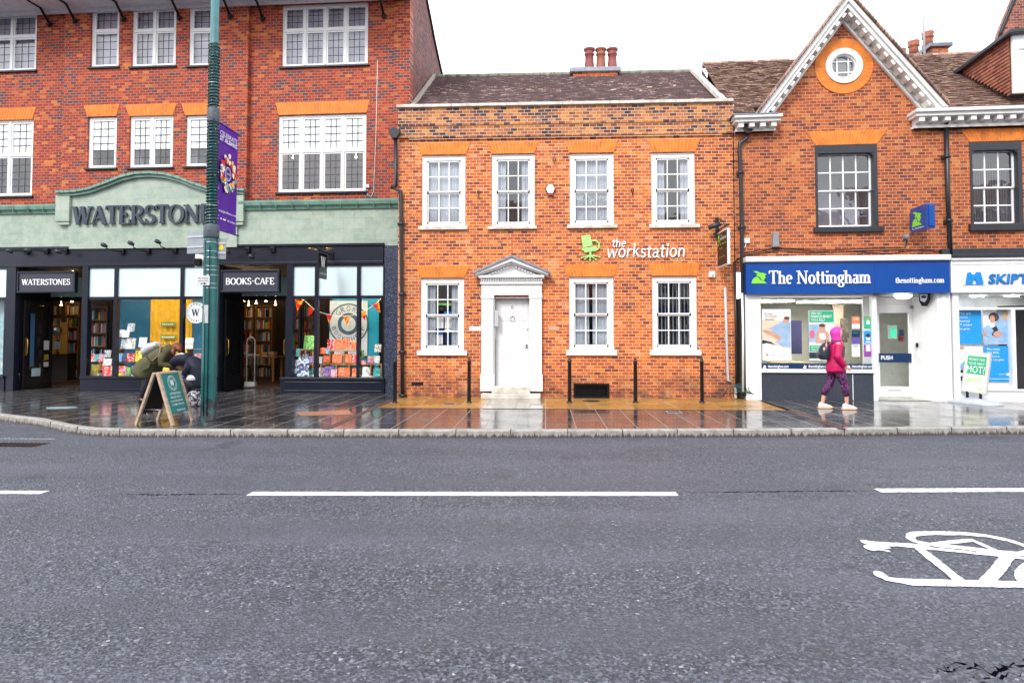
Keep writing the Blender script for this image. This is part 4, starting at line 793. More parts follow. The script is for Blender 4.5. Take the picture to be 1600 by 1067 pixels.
def book(px0, py0, px1, py1, d, c, lab, tilt=9, th=.03, turn=0, grp='books standing in the shop windows'):
    u0, u1, z0, z1 = F.r(px0, py0, px1, py1, d); W_, H_ = u1-u0, z1-z0; mb = MB(); mb.box(-W_/2, W_/2, 0, .003, 0, H_); mb.box(-W_/2, W_/2, th-.003, th, 0, H_); mb.box(-W_/2-.001, -W_/2+.003, 0.0, th, 0, H_)
    mb.m = 1; mb.box(-W_/2+.004, W_/2-.006, .0035, th-.0035, .004, H_-.006)
    o_ = mb.build('book', [bookm(c), M_page]); o_.location = F.world((u0+u1)/2, d, z0+.001); o_.rotation_euler = (R(-tilt), 0, F.a+R(turn)); tag(o_, lab, 'book', grp); return o_
def shelf_unit(name, lab, xs, ys, d, dep=.28, back=None, verts=True):
    """xs: pixel x of uprights; ys: pixel y of shelf boards (top to bottom)"""
    us = [ux(x, d) for x in xs]; zs = [F.p(sum(xs)/len(xs), y, d)[1] for y in ys]; t = thing(name, lab, 'shelf', F.world(us[0], d, zs[-1]), F.a); mb = MB(); o_ = us[0]; zo = zs[-1]
    for z in zs: mb.box(-.015, us[-1]-o_+.015, 0, dep, z-zo-.018, z-zo)
    mb.build('shelf_board', M_wood, t); mb = MB()
    for u in us: mb.box(u-o_-.012, u-o_+.012, -.002, dep, .0005, zs[0]-zo-.0185)
    mb.build('upright', M_wood, t); return t
shelf_unit('display_shelf', 'light wood stepped shelf behind the olive coated person', (184, 215, 236), (545, 566, 589), .35)
shelf_unit('display_shelf', 'light wood shelf at the right end of the drape window', (293, 318, 338), (545, 589), .35)
shelf_unit('display_shelf', 'tall light wood shelf crate at the left of the bunting window', (469.5, 489), (547, 568.5, 589), .3)
shelf_unit('display_shelf', 'wide light wood pigeonhole shelf in the middle of the bunting window', (502, 526, 546, 558), (569, 589), .3)
shelf_unit('display_shelf', 'upper light wood crate stacked on the wide pigeonhole shelf', (516, 538, 558), (548, 568), .32)
shelf_unit('display_shelf', 'light wood crate at the right end of the bunting window', (563, 580, 596), (569, 589), .3)
B = [  # x0,y0,x1,y1,d,colour,label
 (182, 515, 192, 526, .3, 'grey', 'grey book on the black top ledge, leftmost'), (190, 516, 201, 527, .25, 'white', 'white book on the black top ledge, middle'), (198, 505, 209, 518, .35, 'grey', 'tall grey patterned book highest in the drape window'),
 (188, 530, 198, 544, .3, 'grey', 'grey book on the upper wooden shelf, left'), (196, 528, 210, 545, .28, 'white', 'large white book on the upper wooden shelf'), (216, 527, 228, 542, .3, 'white', 'white book on the upper shelf beside the backpack'),
 (181, 552, 190, 565, .3, 'blue', 'pale blue book on the middle shelf of the drape window'), (190, 552, 197, 565, .3, 'navy', 'navy book on the middle shelf of the drape window'), (198, 552, 210, 565, .28, 'red', 'red book on the middle shelf of the drape window'), (210, 548, 221, 565, .3, 'yellow', 'yellow book on the middle shelf behind the olive coat'),
 (182, 572, 196, 587, .28, 'red', 'red book at the bottom left of the drape window'), (195, 574, 203, 587, .3, 'green', 'green book on the bottom shelf of the drape window'), (204, 572, 214, 588, .28, 'white', 'white book on the bottom shelf of the drape window'), (152, 590-19, 151+4, 572, .1, 'grey', None),
 (142, 570, 152, 584, .1, 'yellow', 'yellow book standing alone in the narrow left pane'), (160, 572, 173, 588, .1, 'red', 'red and white book low in the narrow left pane'), (161, 560, 173, 571, .15, 'white', 'white book on the pile in the narrow left pane'), (162, 547, 172, 558, .15, 'grey', 'grey skull-white book topmost in the narrow left pane'),
 (254, 573, 264, 580, .3, 'yellow', 'yellow book seen between the two bending people'), (288, 528, 301, 545, .3, 'white', 'white book on the shelf right of the drape'), (303, 552, 314, 565, .4, 'pink', 'pink book beside the pole'),
 (474, 524, 490, 546, .25, 'green', 'large green and blue book on top of the left crate'), (472, 553, 481, 567, .3, 'grey', 'grey book in the upper hole of the left crate'), (482, 556, 490, 567, .28, 'purple', 'purple book in the upper hole of the left crate'), (481, 576, 490, 587, .25, 'teal', 'teal book in the lower hole of the left crate'),
 (511, 530, 524, 546, .3, 'red', 'wide red book on top row left of the bunting window'), (523, 530, 536, 546, .3, 'orange', 'orange book on the top row, second from left'), (537, 529, 546, 545, .28, 'orange', 'framed orange book on the top row, third from left'), (548, 533, 556, 546, .3, 'orange', 'orange book on the top row beside the mullion'),
 (497, 557, 503, 568, .28, 'grey', 'slim grey book beside the first mullion'), (505, 555, 515, 567, .25, 'orange', 'orange book left of the upper crate'), (519, 553, 534, 567, .28, 'orange', 'broad orange book inside the upper crate, left hole'), (539, 553, 549, 567, .28, 'orange', 'orange book inside the upper crate, right hole'), (550, 554, 557, 567, .3, 'red', 'red book inside the upper crate by the mullion'),
 (507, 572, 520, 588, .28, 'purple', 'lilac book in the bottom row of the bunting window'), (517, 577, 526, 589, .2, 'pink', 'pink book in the bottom row of the bunting window'), (528, 574, 537, 588, .28, 'orange', 'orange book in the bottom middle hole, left'), (537, 574, 546, 588, .28, 'orange', 'orange book in the bottom middle hole, right'), (550, 575, 557, 588, .28, 'orange', 'orange book in the bottom right hole by the mullion'),
 (585, 538, 595, 550, .6, 'cream', 'cream book high on the cyan wall at right'), (574, 556, 584, 567, .3, 'pink', 'pink book on top of the right crate'), (582, 556, 593, 567, .32, 'white', 'white book on top of the right crate'), (566, 573, 578, 588, .25, 'white', 'white book in the right crate, left hole'), (583, 575, 594, 588, .25, 'teal', 'teal book in the right crate, right hole'), (560, 547, 568, 560, .6, 'green', 'green book behind the second mullion')]
extra = []
cols = list(BOOKC)
for k_, (xs_, y0_, y1_, d_, where) in enumerate((((139, 147, 154), 553, 565, .55, 'upper left of the narrow left pane'), ((183, 207, 222, 232), 583, 589.5, .08, 'leaning low at the front of the drape window'), ((222, 232), 568, 582, .33, 'low shelf under the olive coat'), ((462, 470), 545, 557, .6, 'far left behind the pink cutout'), ((497, 503), 574, 588, .3, 'bottom row beside the first mullion'), ((500, 509), 543, 553, .5, 'behind the left mullion of the bunting window'), ((562, 571), 575-12, 573, .45, 'back of the right crate'), ((290, 302, 312), 568, 580, .4, 'lower shelf right of the drape'))):
    for j_, x_ in enumerate(xs_): c_ = cols[(k_*5+j_*3) % 12]; extra.append((x_, y0_, x_+8.5, y1_, d_, c_, c_+' book number-free cover, '+where if False else c_+' book at the '+where))
for q in ((252, 503, 275, 510), (251, 523, 275, 530)):
    u0, u1, z0, z1 = F.r(*q, .78); mb = MB(); mb.box(0, u1-u0, 0, .01, 0, z1-z0); mb.m = 1; [mb.box(.03+i_*.055, .07+i_*.055, -.002, -.0005, (z1-z0)*.4, (z1-z0)*.6) for i_ in range(int((u1-u0-.06)/.055))]; o_ = mb.build('drape_sign', [mat('olive_green_strip', (.20, .26, .05), .5), M_wtext]); o_.location = F.world(u0, .78, z0); o_.rotation_euler.z = F.a; tag(o_, ('upper' if q[1] < 510 else 'lower')+' small green strip on the yellow drape', 'sign')
for q in B+extra:
    if q[6]: book(*q, turn=rnd.uniform(-6, 6))
# piles of white books laid flat
for i, (x0, x1, y0, y1) in enumerate(((139, 156, 582, 589), (208, 222, 583, 589), (180, 197, 584, 589), (300, 316, 560, 566), (470, 492, 585, 589), (562, 582, 586, 589))):
    u0, u1, z0, z1 = F.r(x0, y0, x1, y1, .15); k = max(1, int((z1-z0)/.025))
    for j in range(k):
        mb = MB(); w_ = (u1-u0)/2; mb.box(-w_, w_, 0, .15, 0, .004); mb.box(-w_, w_, 0, .15, .019, .023); mb.m = 1; mb.box(-w_+.003, w_-.003, .003, .147, .0045, .0185)
        o_ = mb.build('flat_book', [bookm(['white', 'pink', 'cream', 'teal', 'grey', 'white'][(i+j) % 6]), M_page]); o_.location = F.world((u0+u1)/2+rnd.uniform(-.01, .01), .12, zG0-.018+j*.0235); o_.rotation_euler.z = F.a+R(rnd.uniform(-5, 5))
        tag(o_, 'book lying flat in a low pile '+['in the narrow left pane', 'under the shelf by the olive coat', 'at the left foot of the drape shelf', 'beside the pole', 'at the foot of the left crate', 'at the foot of the right crate'][i], 'book', 'books lying flat in pile '+['of the left pane', 'by the coat', 'by the drape shelf', 'by the pole', 'by the left crate', 'by the right crate'][i])
# skull/cap shaped cutout standee at left foot of bunting window
u0, u1, z0, z1 = F.r(457.5, 557, 482, 588, -.02); mb = MB(); c_ = (u1-u0)/2; mb.prism([(0, .0), (2*c_, 0), (2*c_, .28), (c_*2.0, .45)]+[(c_*1.15+c_*.85*math.cos(R(a)), .36+.15*math.sin(R(a))) for a in range(20, 200, 15)]+[(0, .25)], 0, .02)
o_ = mb.build('cutout_display', picture('cutout_print', ['#d8a0a8', '#3f5f8f', '#e8e8ee', '#7fa8d0', '#e0e0e8'], 7)); o_.location = F.world(u0, -.0, z0+.005); o_.rotation_euler.z = F.a; tag(o_, 'pink and blue curved cardboard cutout at the left foot of the bunting window', 'display')
# big round bookshelf poster
u0, u1, z0, z1 = F.r(515, 470, 574, 556, .86); t = thing('hanging_poster', 'large pale poster with a ring emblem reading GROWN BOOKSHELF behind the bunting', 'poster', F.world((u0+u1)/2, .86, z0), F.a)
W_ = (u1-u0)/2; H_ = z1-z0; mb = MB(); mb.box(-W_, W_, 0, .01, 0, H_); mb.build('sheet', mat('pale_poster_paper', (.58, .62, .62), .6, var=.15, vscale=8), t)
mb = MB(); cx, cz = .0, H_*.58; mb.ring(cx, cz, .52, .56, -.004, 0); mb.ring(cx, cz, .20, .30, -.004, 0)
def ringtext(mb, txt, cx, cz, r, a0, a1, h, d, low=False, fnt=None):
    n = len(txt)
    for i, ch in enumerate(txt):
        a = R(a0+(a1-a0)*(i+.5)/n); X = Vector((math.sin(a), 0, math.cos(a)))*r; tx = Vector((math.cos(a), 0, -math.sin(a))); up = Vector((math.sin(a), 0, math.cos(a)))
        if low: tx, up = -tx, -up
        vs, fs = bfont(ch, lambda x, y: Vector((cx, d, cz))+X+tx*(x-h*.38)+up*(y-h/2), h*.76, h); mb.add(vs, fs)
ringtext(mb, 'GROWN', cx, cz, .42, -55, 55, .15, -.003); ringtext(mb, 'BOOKSHELF', cx, cz, .42, 262, 98, .12, -.003, True); mb.build('emblem', mat('slate_ink', (.05, .10, .14), .5), t)
# bunting
bt = thing('bunting', 'string of red and yellow pennants looped across the right shop window', 'bunting', F.world(ux(525, .3), .3, F.p(525, 500, .3)[1]), F.a); o0 = bt.location
pts = [(466, 465), (475, 469), (488, 481), (495, 486), (510, 491), (530, 494), (550, 493), (562, 489), (575, 483), (588, 474), (596, 466)]
L3 = [(F.p(a, b_, .3)) for a, b_ in pts]; uo, zo = ux(525, .3), F.p(525, 500, .3)[1]
mb = MB(); mb.tube([(a-uo, 0, b_-zo) for a, b_ in L3], .007, 5); mb.build('cord', M_whiteO, bt)
M_penn = picture('pennant_print', ['#8a1020', '#d02818', '#f0a020', '#f06018', '#c01830'], 6)
for x, y, s_, rot in ((468, 469, 1.25, 12), (487, 482, 1.0, 22), (515, 492, .95, 3), (542, 494, 1.05, 0), (567, 487, 1.0, -14), (587, 474, 1.15, -28)):
    a, b_ = F.p(x, y, .3); mb = MB(); w_ = .09*s_; h_ = .25*s_; c, s = math.cos(R(rot)), math.sin(R(rot)); rr = lambda p, q: (a-uo+p*c+q*s, b_-zo-p*s*-1*-1+q*c)
    mb.prism([(a-uo-w_*c, b_-zo+w_*s*-1*(-1)), (a-uo+w_*c, b_-zo-w_*s), (a-uo-h_*s*1.0, b_-zo-h_*c)], -.012, -.008); mb.build('pennant', M_penn, bt)
# round window sign
u, z = F.p(308.5, 488.5, .0); t = thing('round_window_sign', 'white round sign with W and curved coffee cake lunch lettering, half behind the pole', 'sign', F.world(u, -.06, z), F.a)
mb = MB(); mb.disc(0, 0, .285, 0, .012); mb.build('disc', M_white, t); mb = MB(); ext = strokes(mb, 'W', lambda x, y: Vector((x-.115, -.001, y-.09)), -.18, .2, .07, dep=.003)
ringtext(mb, 'COFFEE·', 0, 0, .22, -88, 60, .055, -.001); ringtext(mb, 'CAKE·LUNCH', 0, 0, .22, 255, 80, .05, -.001, True); mb.build('lettering', M_letter, t)
# shop back: bookcases with rows of spines, spotlights, table, yellow kiosk
M_case = mat('warm_bookcase', (.34, .16, .06), .6); spines = [mat('spine_%s' % c, hexc(BOOKC[c]), .6) for c in ('red', 'cream', 'navy', 'orange', 'grey', 'yellow', 'teal', 'white')]
def bookcase(px0, px1, d, ztop, rows, lab):
    u0, u1 = ux(px0, d), ux(px1, d); t = thing('bookcase', lab, 'bookcase', F.world(u0, d, PAV+.02), F.a); W_ = u1-u0; mb = MB(); mb.box(0, W_, .25, .28, 0, ztop); mb.box(-.03, 0, 0, .28, 0, ztop); mb.box(W_, W_+.03, 0, .28, 0, ztop)
    for i in range(rows+1): mb.box(0, W_, 0, .25, i*ztop/rows-.03*(i > 0), i*ztop/rows+.0)
    mb.build('carcass', M_case, t); mb = MB()
    for i in range(rows):
        x = .01
        while x < W_-.05: mb.m = rnd.randrange(8); bw_ = rnd.uniform(.02, .05); h_ = rnd.uniform(.6, .85)*(ztop/rows-.03); mb.box(x, x+bw_-.002, .04, .22, i*ztop/rows+.002, i*ztop/rows+h_); x += bw_+(rnd.random() < .06)*.12
    tag(mb.build('book_spines', spines, t), None, None, kind='stuff')
bookcase(141, 172, 1.5, 2.3, 6, 'dark bookcase full of spines inside the narrow left pane')
bookcase(76, 96, 5.2, 2.6, 6, 'warm lit bookcase far inside the left doorway'); bookcase(103, 122, 4.6, 2.6, 6, 'warm lit bookcase at the right inside the left doorway')
bookcase(372, 394, 5.4, 2.5, 6, 'bookcase at the back of the second doorway, left of the loop'); bookcase(400, 424, 5.4, 2.5, 6, 'bookcase at the back of the second doorway, right of the loop'); bookcase(460, 487, 4.2, 2.5, 6, 'dim bookcase deep inside the bunting window')
t = thing('book_table', 'low table stacked with books inside the second doorway', 'table', F.world(ux(397, 3.6), 3.6, PAV+.02), F.a); mb = MB(); mb.box(-.9, .9, -.35, .35, .74, .79); mb.build('table_top', M_case, t)
for a in (-.8, .8):
    for c in (-.3, .3): mb = MB(); mb.box(a-.03, a+.03, c-.03, c+.03, 0, .7395); mb.build('leg', M_case, t)
for i in range(7):
    mb = MB()
    for j in range(rnd.randint(2, 5)): mb.m = rnd.randrange(8); mb.box(-.09, .09, -.12, .12, j*.03, j*.03+.028)
    o_ = mb.build('book_stack', spines); o_.location = F.world(ux(397, 3.6)-.75+i*.24, 3.5, PAV+.81); tag(o_, 'small stack of books on the table in the second doorway', 'books', 'stacks of books on the inner table')
# security loop
t = MB(); a, b_ = ux(386.5, 1.6), ux(399, 1.6); r_ = (b_-a)/2; t.tube([(a-a-r_, 0, 0), (-r_, 0, 1.25)]+[(-r_*math.cos(R(q)), 0, 1.25+r_*math.sin(R(q))*1.3) for q in range(15, 180, 15)]+[(r_, 0, 1.25), (r_, 0, 0)], .018, 8); t.box(-r_-.03, r_+.03, -.06, .06, 0, .12)
o_ = t.build('security_gate', M_lgrey); o_.location = F.world((a+b_)/2, 1.6, PAV+.02); o_.rotation_euler.z = F.a; tag(o_, 'rounded grey anti theft loop standing in the second doorway', 'gate')
# kiosk
a, b_ = ux(76, 3.2), ux(106, 3.2); t = thing('kiosk_stand', 'orange yellow curved wooden stand with a pale screen in the left doorway', 'stand', F.world((a+b_)/2, 3.2, PAV+.02), F.a); W_ = (b_-a)/2; mb = MB()
M_kio = mat('amber_board', (.7, .30, .03), .5)
for s_ in (-1, 1): mb.prism([(s_*W_*.2, .85), (s_*W_, .85), (s_*W_, 1.75)]+[(s_*(W_-.12+.12*math.cos(R(q))), 1.75+.12*math.sin(R(q))) for q in range(15, 91, 15)]+[(s_*W_*.2, 1.87)], 0, .03)
mb.build('screen_panel', M_kio, t); mb = MB(); mb.box(-W_, W_, .03, .4, 0, .85); mb.build('base', M_dark, t); mb = MB(); mb.ball((0, -.05, 1.6), .14, .1, .18); mb.build('mirror', M_steel, t); mb = MB(); mb.box(-.12, .12, -.02, .0, 1.0, 1.25); mb.build('card', M_lgrey, t)
M_spot = mat('warm_lamp', (1, .72, .38), .5, bump=0, var=0, emit=11)
for i, (x, d) in enumerate(((60, 2.4), (95, 4.2), (112, 2.0), (157, .9), (210, 2.6), (265, 2.6), (380, 2.2), (400, 3.6), (415, 2.2), (388, 5), (430, 4.6), (470, 2.6), (510, 1.6), (560, 1.6), (590, 3))):
    hz_ = 2.62 if x in (95, 112, 380, 400, 415, 388, 430) and d > 1.9 else zc-.03; mb = MB(); mb.lathe([(.0, 0), (.036, 0), (.036, -.02), (.0, -.021)], (ux(x, d), d, hz_), 12); mb.tube([(ux(x, d), d, hz_+.005), (ux(x, d), d, zc)], .008, 5); mb.build('ceiling_spotlight', M_spot, bs)
M_dfill = mat('display_fill_emitter', (1, .86, .66), .5, bump=0, var=0, emit=70)  # unseen emitters added above the shop windows to brighten the displays
for x in (150, 195, 225, 262, 300, 325, 475, 505, 535, 565, 588):
    u = ux(x, .1); mb = MB(); mb.lathe([(0, 0), (.06, 0), (.06, -.02), (0, -.021)], (u, .12, zG1+.25), 12); mb.build('display_fill_light', M_dfill, bs)
# lit interior lamp glimpses upstairs (first floor casements)
for px, py in ((458, 247), (556, 246)):
    a, b_ = F.p(px, py, 1.4); mb = MB(); mb.ball((a, 1.4, b_), .028); mb.tube([(a, 1.4, b_), (a, 1.4, b_+.5)], .008, 5); mb.build('pendant_lamp', M_spot, bs)

# ================================================================== MIDDLE: OFFICE HOUSE
oh = thing('office_house', 'low orange brick house with white sash windows and pedimented white door', 'building', FW.o, 0)
F = FW; uL = F.p(622, 400)[0]; uR = F.p(1147, 400)[0]; zT = F.p(883, 166)[1]; zS = F.p(883, 213)[1]
up = [((659, 243, 727, 354), 'net', (654, 354, 731, 359.5)), ((768, 241, 835.5, 354), 'sides', (762, 353.5, 839, 358.5)), ((890, 240, 959, 352), 'net', (886, 352, 964, 357)), ((1017.5, 238.5, 1086, 351), 'sides', (1014, 351, 1093, 356.5))]
lo = [((657, 435, 725, 548), 'sides', (652, 548, 730, 555)), ((889, 433, 959, 547), 'nets2', (885, 547, 964, 555)), ((1019, 432, 1089, 547), 'slats', (1015, 547, 1095, 555))]
holes = []; rm = MB()
for q in up+lo:
    r_ = sash(oh, F, q[0], 0, behind=q[1], sillpx=q[2], sillm=M_stone if q in up else M_white); holes.append(r_); room(rm, *r_, .17, 1.8, .25)
rm.build('rooms', mat('office_plaster', (.26, .28, .32), .8), oh)
dz0 = F.p(800, 603)[1]; dr_ = F.r(773.5, 466, 828, 603, 0); hv = F.r(896, 599, 952, 622, 0)
holes += [(dr_[0], dr_[1], PAV-.05, dr_[3]), hv]
mb = MB(); wall(mb, uL, uR, PAV-.05, zS, holes, 0, .3, .14); mb.build('brick_wall', M_brickW, oh)
mb = MB(); mb.box(uL+.001, uR-.001, -.055, .3, zS, zT); mb.box(uL, uR+.02, -.075, .3, F.p(800, 196)[1], F.p(800, 190)[1]); mb.box(uL+.25, uR-.25, -.035, .0, zS-.05, zS); mb.build('parapet', M_brickP, oh)
mb = MB(); n = 6
for i in range(n): a = uL-.04+(uR-uL+.04)*i/n; mb.box(a+.003, a+(uR-uL+.04)/n-.003, -.12, .38, zT, zT+.07)
mb.build('coping', M_stone, oh, .008)
for t4, b4, zt, zb in (((651, 736), (659, 727), 223, 242), ((760, 841), (768, 835), 222, 240.5), ((884, 966), (890, 959), 220, 239), ((1011, 1094), (1018, 1086), 218, 238), ((650, 735), (657, 725), 415, 434), ((880, 967), (889, 959), 413, 432.5), ((1012, 1094), (1019, 1089), 411, 431)):
    xm = (t4[0]+t4[1])/2; lintel(oh, (F.p(t4[0], zt)[0], F.p(t4[1], zt)[0]), (F.p(b4[0], zb)[0], F.p(b4[1], zb)[0]), F.p(xm, zt)[1], F.p(xm, zb)[1], 0, M_rub2)
# side walls and roof
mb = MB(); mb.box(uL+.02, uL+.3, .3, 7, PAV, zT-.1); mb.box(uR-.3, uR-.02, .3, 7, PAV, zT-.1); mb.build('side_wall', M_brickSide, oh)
X0, X1 = -3.44, 4.48; kk = .65; z0r = zT-.10; y0r = .3; L = 3.1; Sd = Vector((0, 1, kk)).normalized()
D1 = ray(880, 117); tt = None
Yr = 15.3+.3; rr_ = D1.z/D1.y; yy = (z0r-CAMH-kk*0+kk*(-Yr))/(rr_-kk) if abs(rr_-kk) > 1e-6 else 19
yy = (z0r-kk*Yr-CAMH)/(rr_-kk); L = (yy-Yr)*math.sqrt(1+kk*kk)
tile_roof(oh, 'roof', (X0, y0r, z0r), (1, 0, 0), Sd, X1-X0, L, M_tileW)
rz = z0r+(yy-Yr)*kk; ry = yy-15.3
mb = MB(); x = X0
while x < X1-.1: mb.tube([(x, ry, rz+.0), (x+.33, ry, rz+.0)], .085, 10); x += .335
mb.build('ridge_tiles', mat('ridge_tile', (.20, .22, .17), .7, var=.4), oh)
mb = MB(); mb.quad((X0, ry, rz), (X1, ry, rz), (X1, ry*2, z0r), (X0, ry*2, z0r)); mb.build('rear_roof', M_tileW, oh)
mb = MB(); e = Sd*L; b0 = Vector((X1, y0r-.2, z0r-.05)); mb.obox(b0+e*.5+Vector((0, .1, .10)), (.07, 0, 0), e*.5, (0, -.03, .05)); mb.build('verge', M_stone, oh, .01)
mb = MB(); b0 = Vector((X0, y0r, z0r)); mb.obox(b0+e*.5+Vector((-.02, 0, .05)), (.05, 0, 0), e*.5, (0, -.02, .05)); mb.build('left_verge', mat('mossy_mortar', (.36, .33, .28), .8, var=.3), oh, .01)
# chimney
cx0, cx1 = at(890, 110, 19.3).x, at(970, 110, 19.3).x; cz = at(930, 106, 19.3).z; cy_ = 19.3-15.3
mb = MB(); mb.box(cx0+.1, cx1-.1, cy_, cy_+.7, rz-1, cz-.14); ch = mb.build('chimney', M_brickN, oh); mb = MB(); mb.box(cx0, cx1, cy_-.08, cy_+.78, cz-.14, cz); mb.build('chimney_slab', M_leadsheet, ch, .02)
for x, m_ in ((921, mat('pink_terracotta', (.24, .055, .055), .6)), (939, mat('orange_terracotta', (.30, .09, .05), .6)), (957, mat('pink_terracotta', (.24, .055, .055), .6))):
    zt = at(x, 76, 19.6).z-cz; X = at(x, 90, 19.6).x; mb = MB(); mb.lathe([(.17, 0), (.165, .05), (.135, zt*.45), (.125, zt*.70), (.155, zt*.73), (.155, zt*.78), (.13, zt*.8), (.145, zt*.9), (.175, zt*.93), (.175, zt), (.12, zt), (.11, zt-.1)], (X, cy_+.35, cz), 18); mb.build('chimney_pot', m_, ch)
# door case
t = oh; u0, u1 = F.p(752, 530, -.1)[0], F.p(846.5, 530, -.1)[0]; pe = MB()
def zz(py, d=-.1): return F.p(798, py, d)[1]
pw = F.p(771, 530, -.1)[0]-u0
for a in (u0, u1-pw):
    pe.box(a, a+pw, -.10, .0, zz(596), zz(466)); pe.box(a-.02, a+pw+.02, -.13, .0, zz(611), zz(590)+.0); pe.box(a-.02, a+pw+.02, -.125, 0, zz(590)+.0, zz(585)); pe.box(a-.015, a+pw+.015, -.12, 0, zz(466), zz(461))
    pe.box(a+.05, a+pw-.05, -.112, -.1, zz(580), zz(472))
pe.build('door_pilaster', M_white, oh, .006)
en = MB(); en.box(u0, u1, -.10, 0, zz(461), zz(444)); en.box(u0-.02, u1+.02, -.15, 0, zz(444), zz(440)); en.box(u0-.06, u1+.06, -.22, 0, zz(434.5), zz(430.5)); en.box(u0+.0, u1-.0, -.12, 0, zz(440), zz(434.5))
n = 26
for i in range(n): a = u0-.02+(u1-u0+.04)*(i+.25)/n; en.box(a, a+(u1-u0)/n*.5, -.18, -.12, zz(439.4), zz(435))
en.build('entablature', M_white, oh, .004)
pd = MB(); aL = F.p(742, 430, -.3)[0]; aR = F.p(857, 430, -.3)[0]; ap = F.p(799, 402, -.3); zb_ = zz(430.4); ac = ap[0]
pd.prism([(u0+.05, zb_), (u1-.05, zb_), (ac, ap[1]-.12)], -.08, 0)
for s_, a in ((-1, aL), (1, aR)):
    for (o1, o2, dd_) in ((0, .09, -.28), (.09, .14, -.20)):
        pd.prism([(a, zb_+.0-0+.06-o2*.7), (a, zb_+.06-o1*.7), (ac, ap[1]-o1), (ac, ap[1]-o2)], dd_, 0)
    for i in range(11):
        f = (i+.7)/12.2; x = a+(ac-a)*f; z = zb_+.06+(ap[1]-zb_-.06)*f-.175; pd.obox((x, -.11, z), (.022, 0, 0), (0, .05, 0), (0, 0, .022)) if abs(x-ac) > .06 and i > 0 else None
pd.build('pediment', M_white, oh, .004)
ld = MB()
for a in (aL-.04, aR+.04): ld.prism([(a, zb_+.02), (a, zb_+.07), (ac, ap[1]+.06), (ac, ap[1]+.001)], -.32, 0)
ld.build('lead_flashing', M_leadsheet, oh, .005)
# reveal + door
rv = MB(); rv.box(dr_[0]-.02, dr_[0], -.02, .30, PAV, dr_[3]); rv.box(dr_[1], dr_[1]+.02, -.02, .30, PAV, dr_[3]); rv.box(dr_[0], dr_[1], -.02, .30, dr_[3], dr_[3]+.02); rv.build('door_lining', M_white, oh)
dm = MB(); DW = dr_[1]-dr_[0]; DH = dr_[3]-dz0; y = .14; dm.box(dr_[0], dr_[1], y+.012, y+.05, dz0, dr_[3])
x = [0, .14*DW, .46*DW, .54*DW, .86*DW, DW]; zr = [0, .07*DH, .36*DH, .43*DH, .74*DH, .79*DH, .95*DH, DH]; P0 = dr_[0]
for i in (0, 2, 4): dm.box(P0+x[i], P0+x[i+1], y, y+.012, dz0, dr_[3])
for i in (0, 2, 4, 6):
    for k in (1, 3): dm.box(P0+x[k], P0+x[k+1], y+.0003, y+.012, dz0+zr[i], dz0+zr[i+1])
for i in (1, 3, 5):
    for k in (1, 3): dm.box(P0+x[k]+.035, P0+x[k+1]-.035, y+.004, y+.012, dz0+zr[i]+.035, dz0+zr[i+1]-.035)
do = dm.build('door', M_white, oh, .003)
mb = MB(); uc = F.p(800.5, 500, y)[0]; z = F.p(800, 494, y)[1]; mb.ball((uc, y-.012, z+.0), .022, .014, .022); mb.tube([(uc+.055*math.sin(R(a)), y-.025, z-.055-.055*math.cos(R(a)+math.pi)) for a in range(0, 361, 24)], .008, 6); mb.build('knocker', M_steel, do)
mb = MB(); c0 = F.p(800, 483, y)[1]; text_on(mb, '6', uc-.028, uc+.028, c0, c0+.10, y-.002); mb.build('door_number', M_grey, do)
mb = MB(); hx, hz = F.p(823, 541, y); mb.tube([(hx, y, hz), (hx, y-.05, hz), (hx-.09, y-.05, hz)], .01, 6); mb.box(hx-.02, hx+.02, y-.006, y, hz-.05, hz+.05); lx, lz = F.p(824, 514, y); mb.ball((lx, y-.01, lz), .02, .012, .02, 8, 6); mb.build('handle', M_steel, do)
mb = MB(); a, b_, c, e = F.r(772.5, 485, 779, 510, -.0); mb.box(a, b_, -.06, .02, c, e); mb.tube([((a+b_)/2-.03, -.01, c), ((a+b_)/2-.03, -.01, c-.3)], .008, 5); mb.build('entry_panel', M_lgrey, oh, .01)
st = MB(); a, b_ = F.p(748, 613, -.3)[0], F.p(848, 613, -.3)[0]; st.box(a+.05, b_-.05, -.32, .0, PAV, PAV+.12); st.box(a+.30, b_-.30, -.22, .13, PAV+.12, dz0); st.build('doorstep', M_stone, oh, .015)
for p, m_, nm in (((733, 510, 752.5, 517), M_white, 'name_plate'), ((857, 510, 874, 516), mat('painted_brick', (.62, .32, .22), .6), 'painted_brick_plate')):
    a, b_, c, e = F.r(*p, 0); mb = MB(); mb.box(a, b_, -.015, 0, c, e); mb.build(nm, m_, oh, .003)
a, b_, c, e = F.r(643, 597, 661, 602, 0); mb = MB(); mb.box(a, b_, -.005, .0, c, e); mb.m = 1
for i in range(7): mb.box(a+.02+i*(b_-a-.03)/7, a+.04+i*(b_-a-.03)/7, -.009, -.005, c+.01, e-.01)
mb.build('air_brick', [M_black, M_iron], oh)
a, b_, c, e = hv; mb = MB()
for bx in ((a, b_, c, c+.05), (a, b_, e-.05, e), (a, a+.05, c+.05, e-.05), (b_-.05, b_, c+.05, e-.05)): mb.box(bx[0], bx[1], -.02, .1, bx[2], bx[3])
mb.box(a, b_, .1, .12, c, e)
for i in range(15): x_ = a+.07+i*(b_-a-.14)/14; mb.box(x_-.005, x_+.005, .02, .03, c+.05, e-.05)
mb.build('basement_grille', M_black, oh)
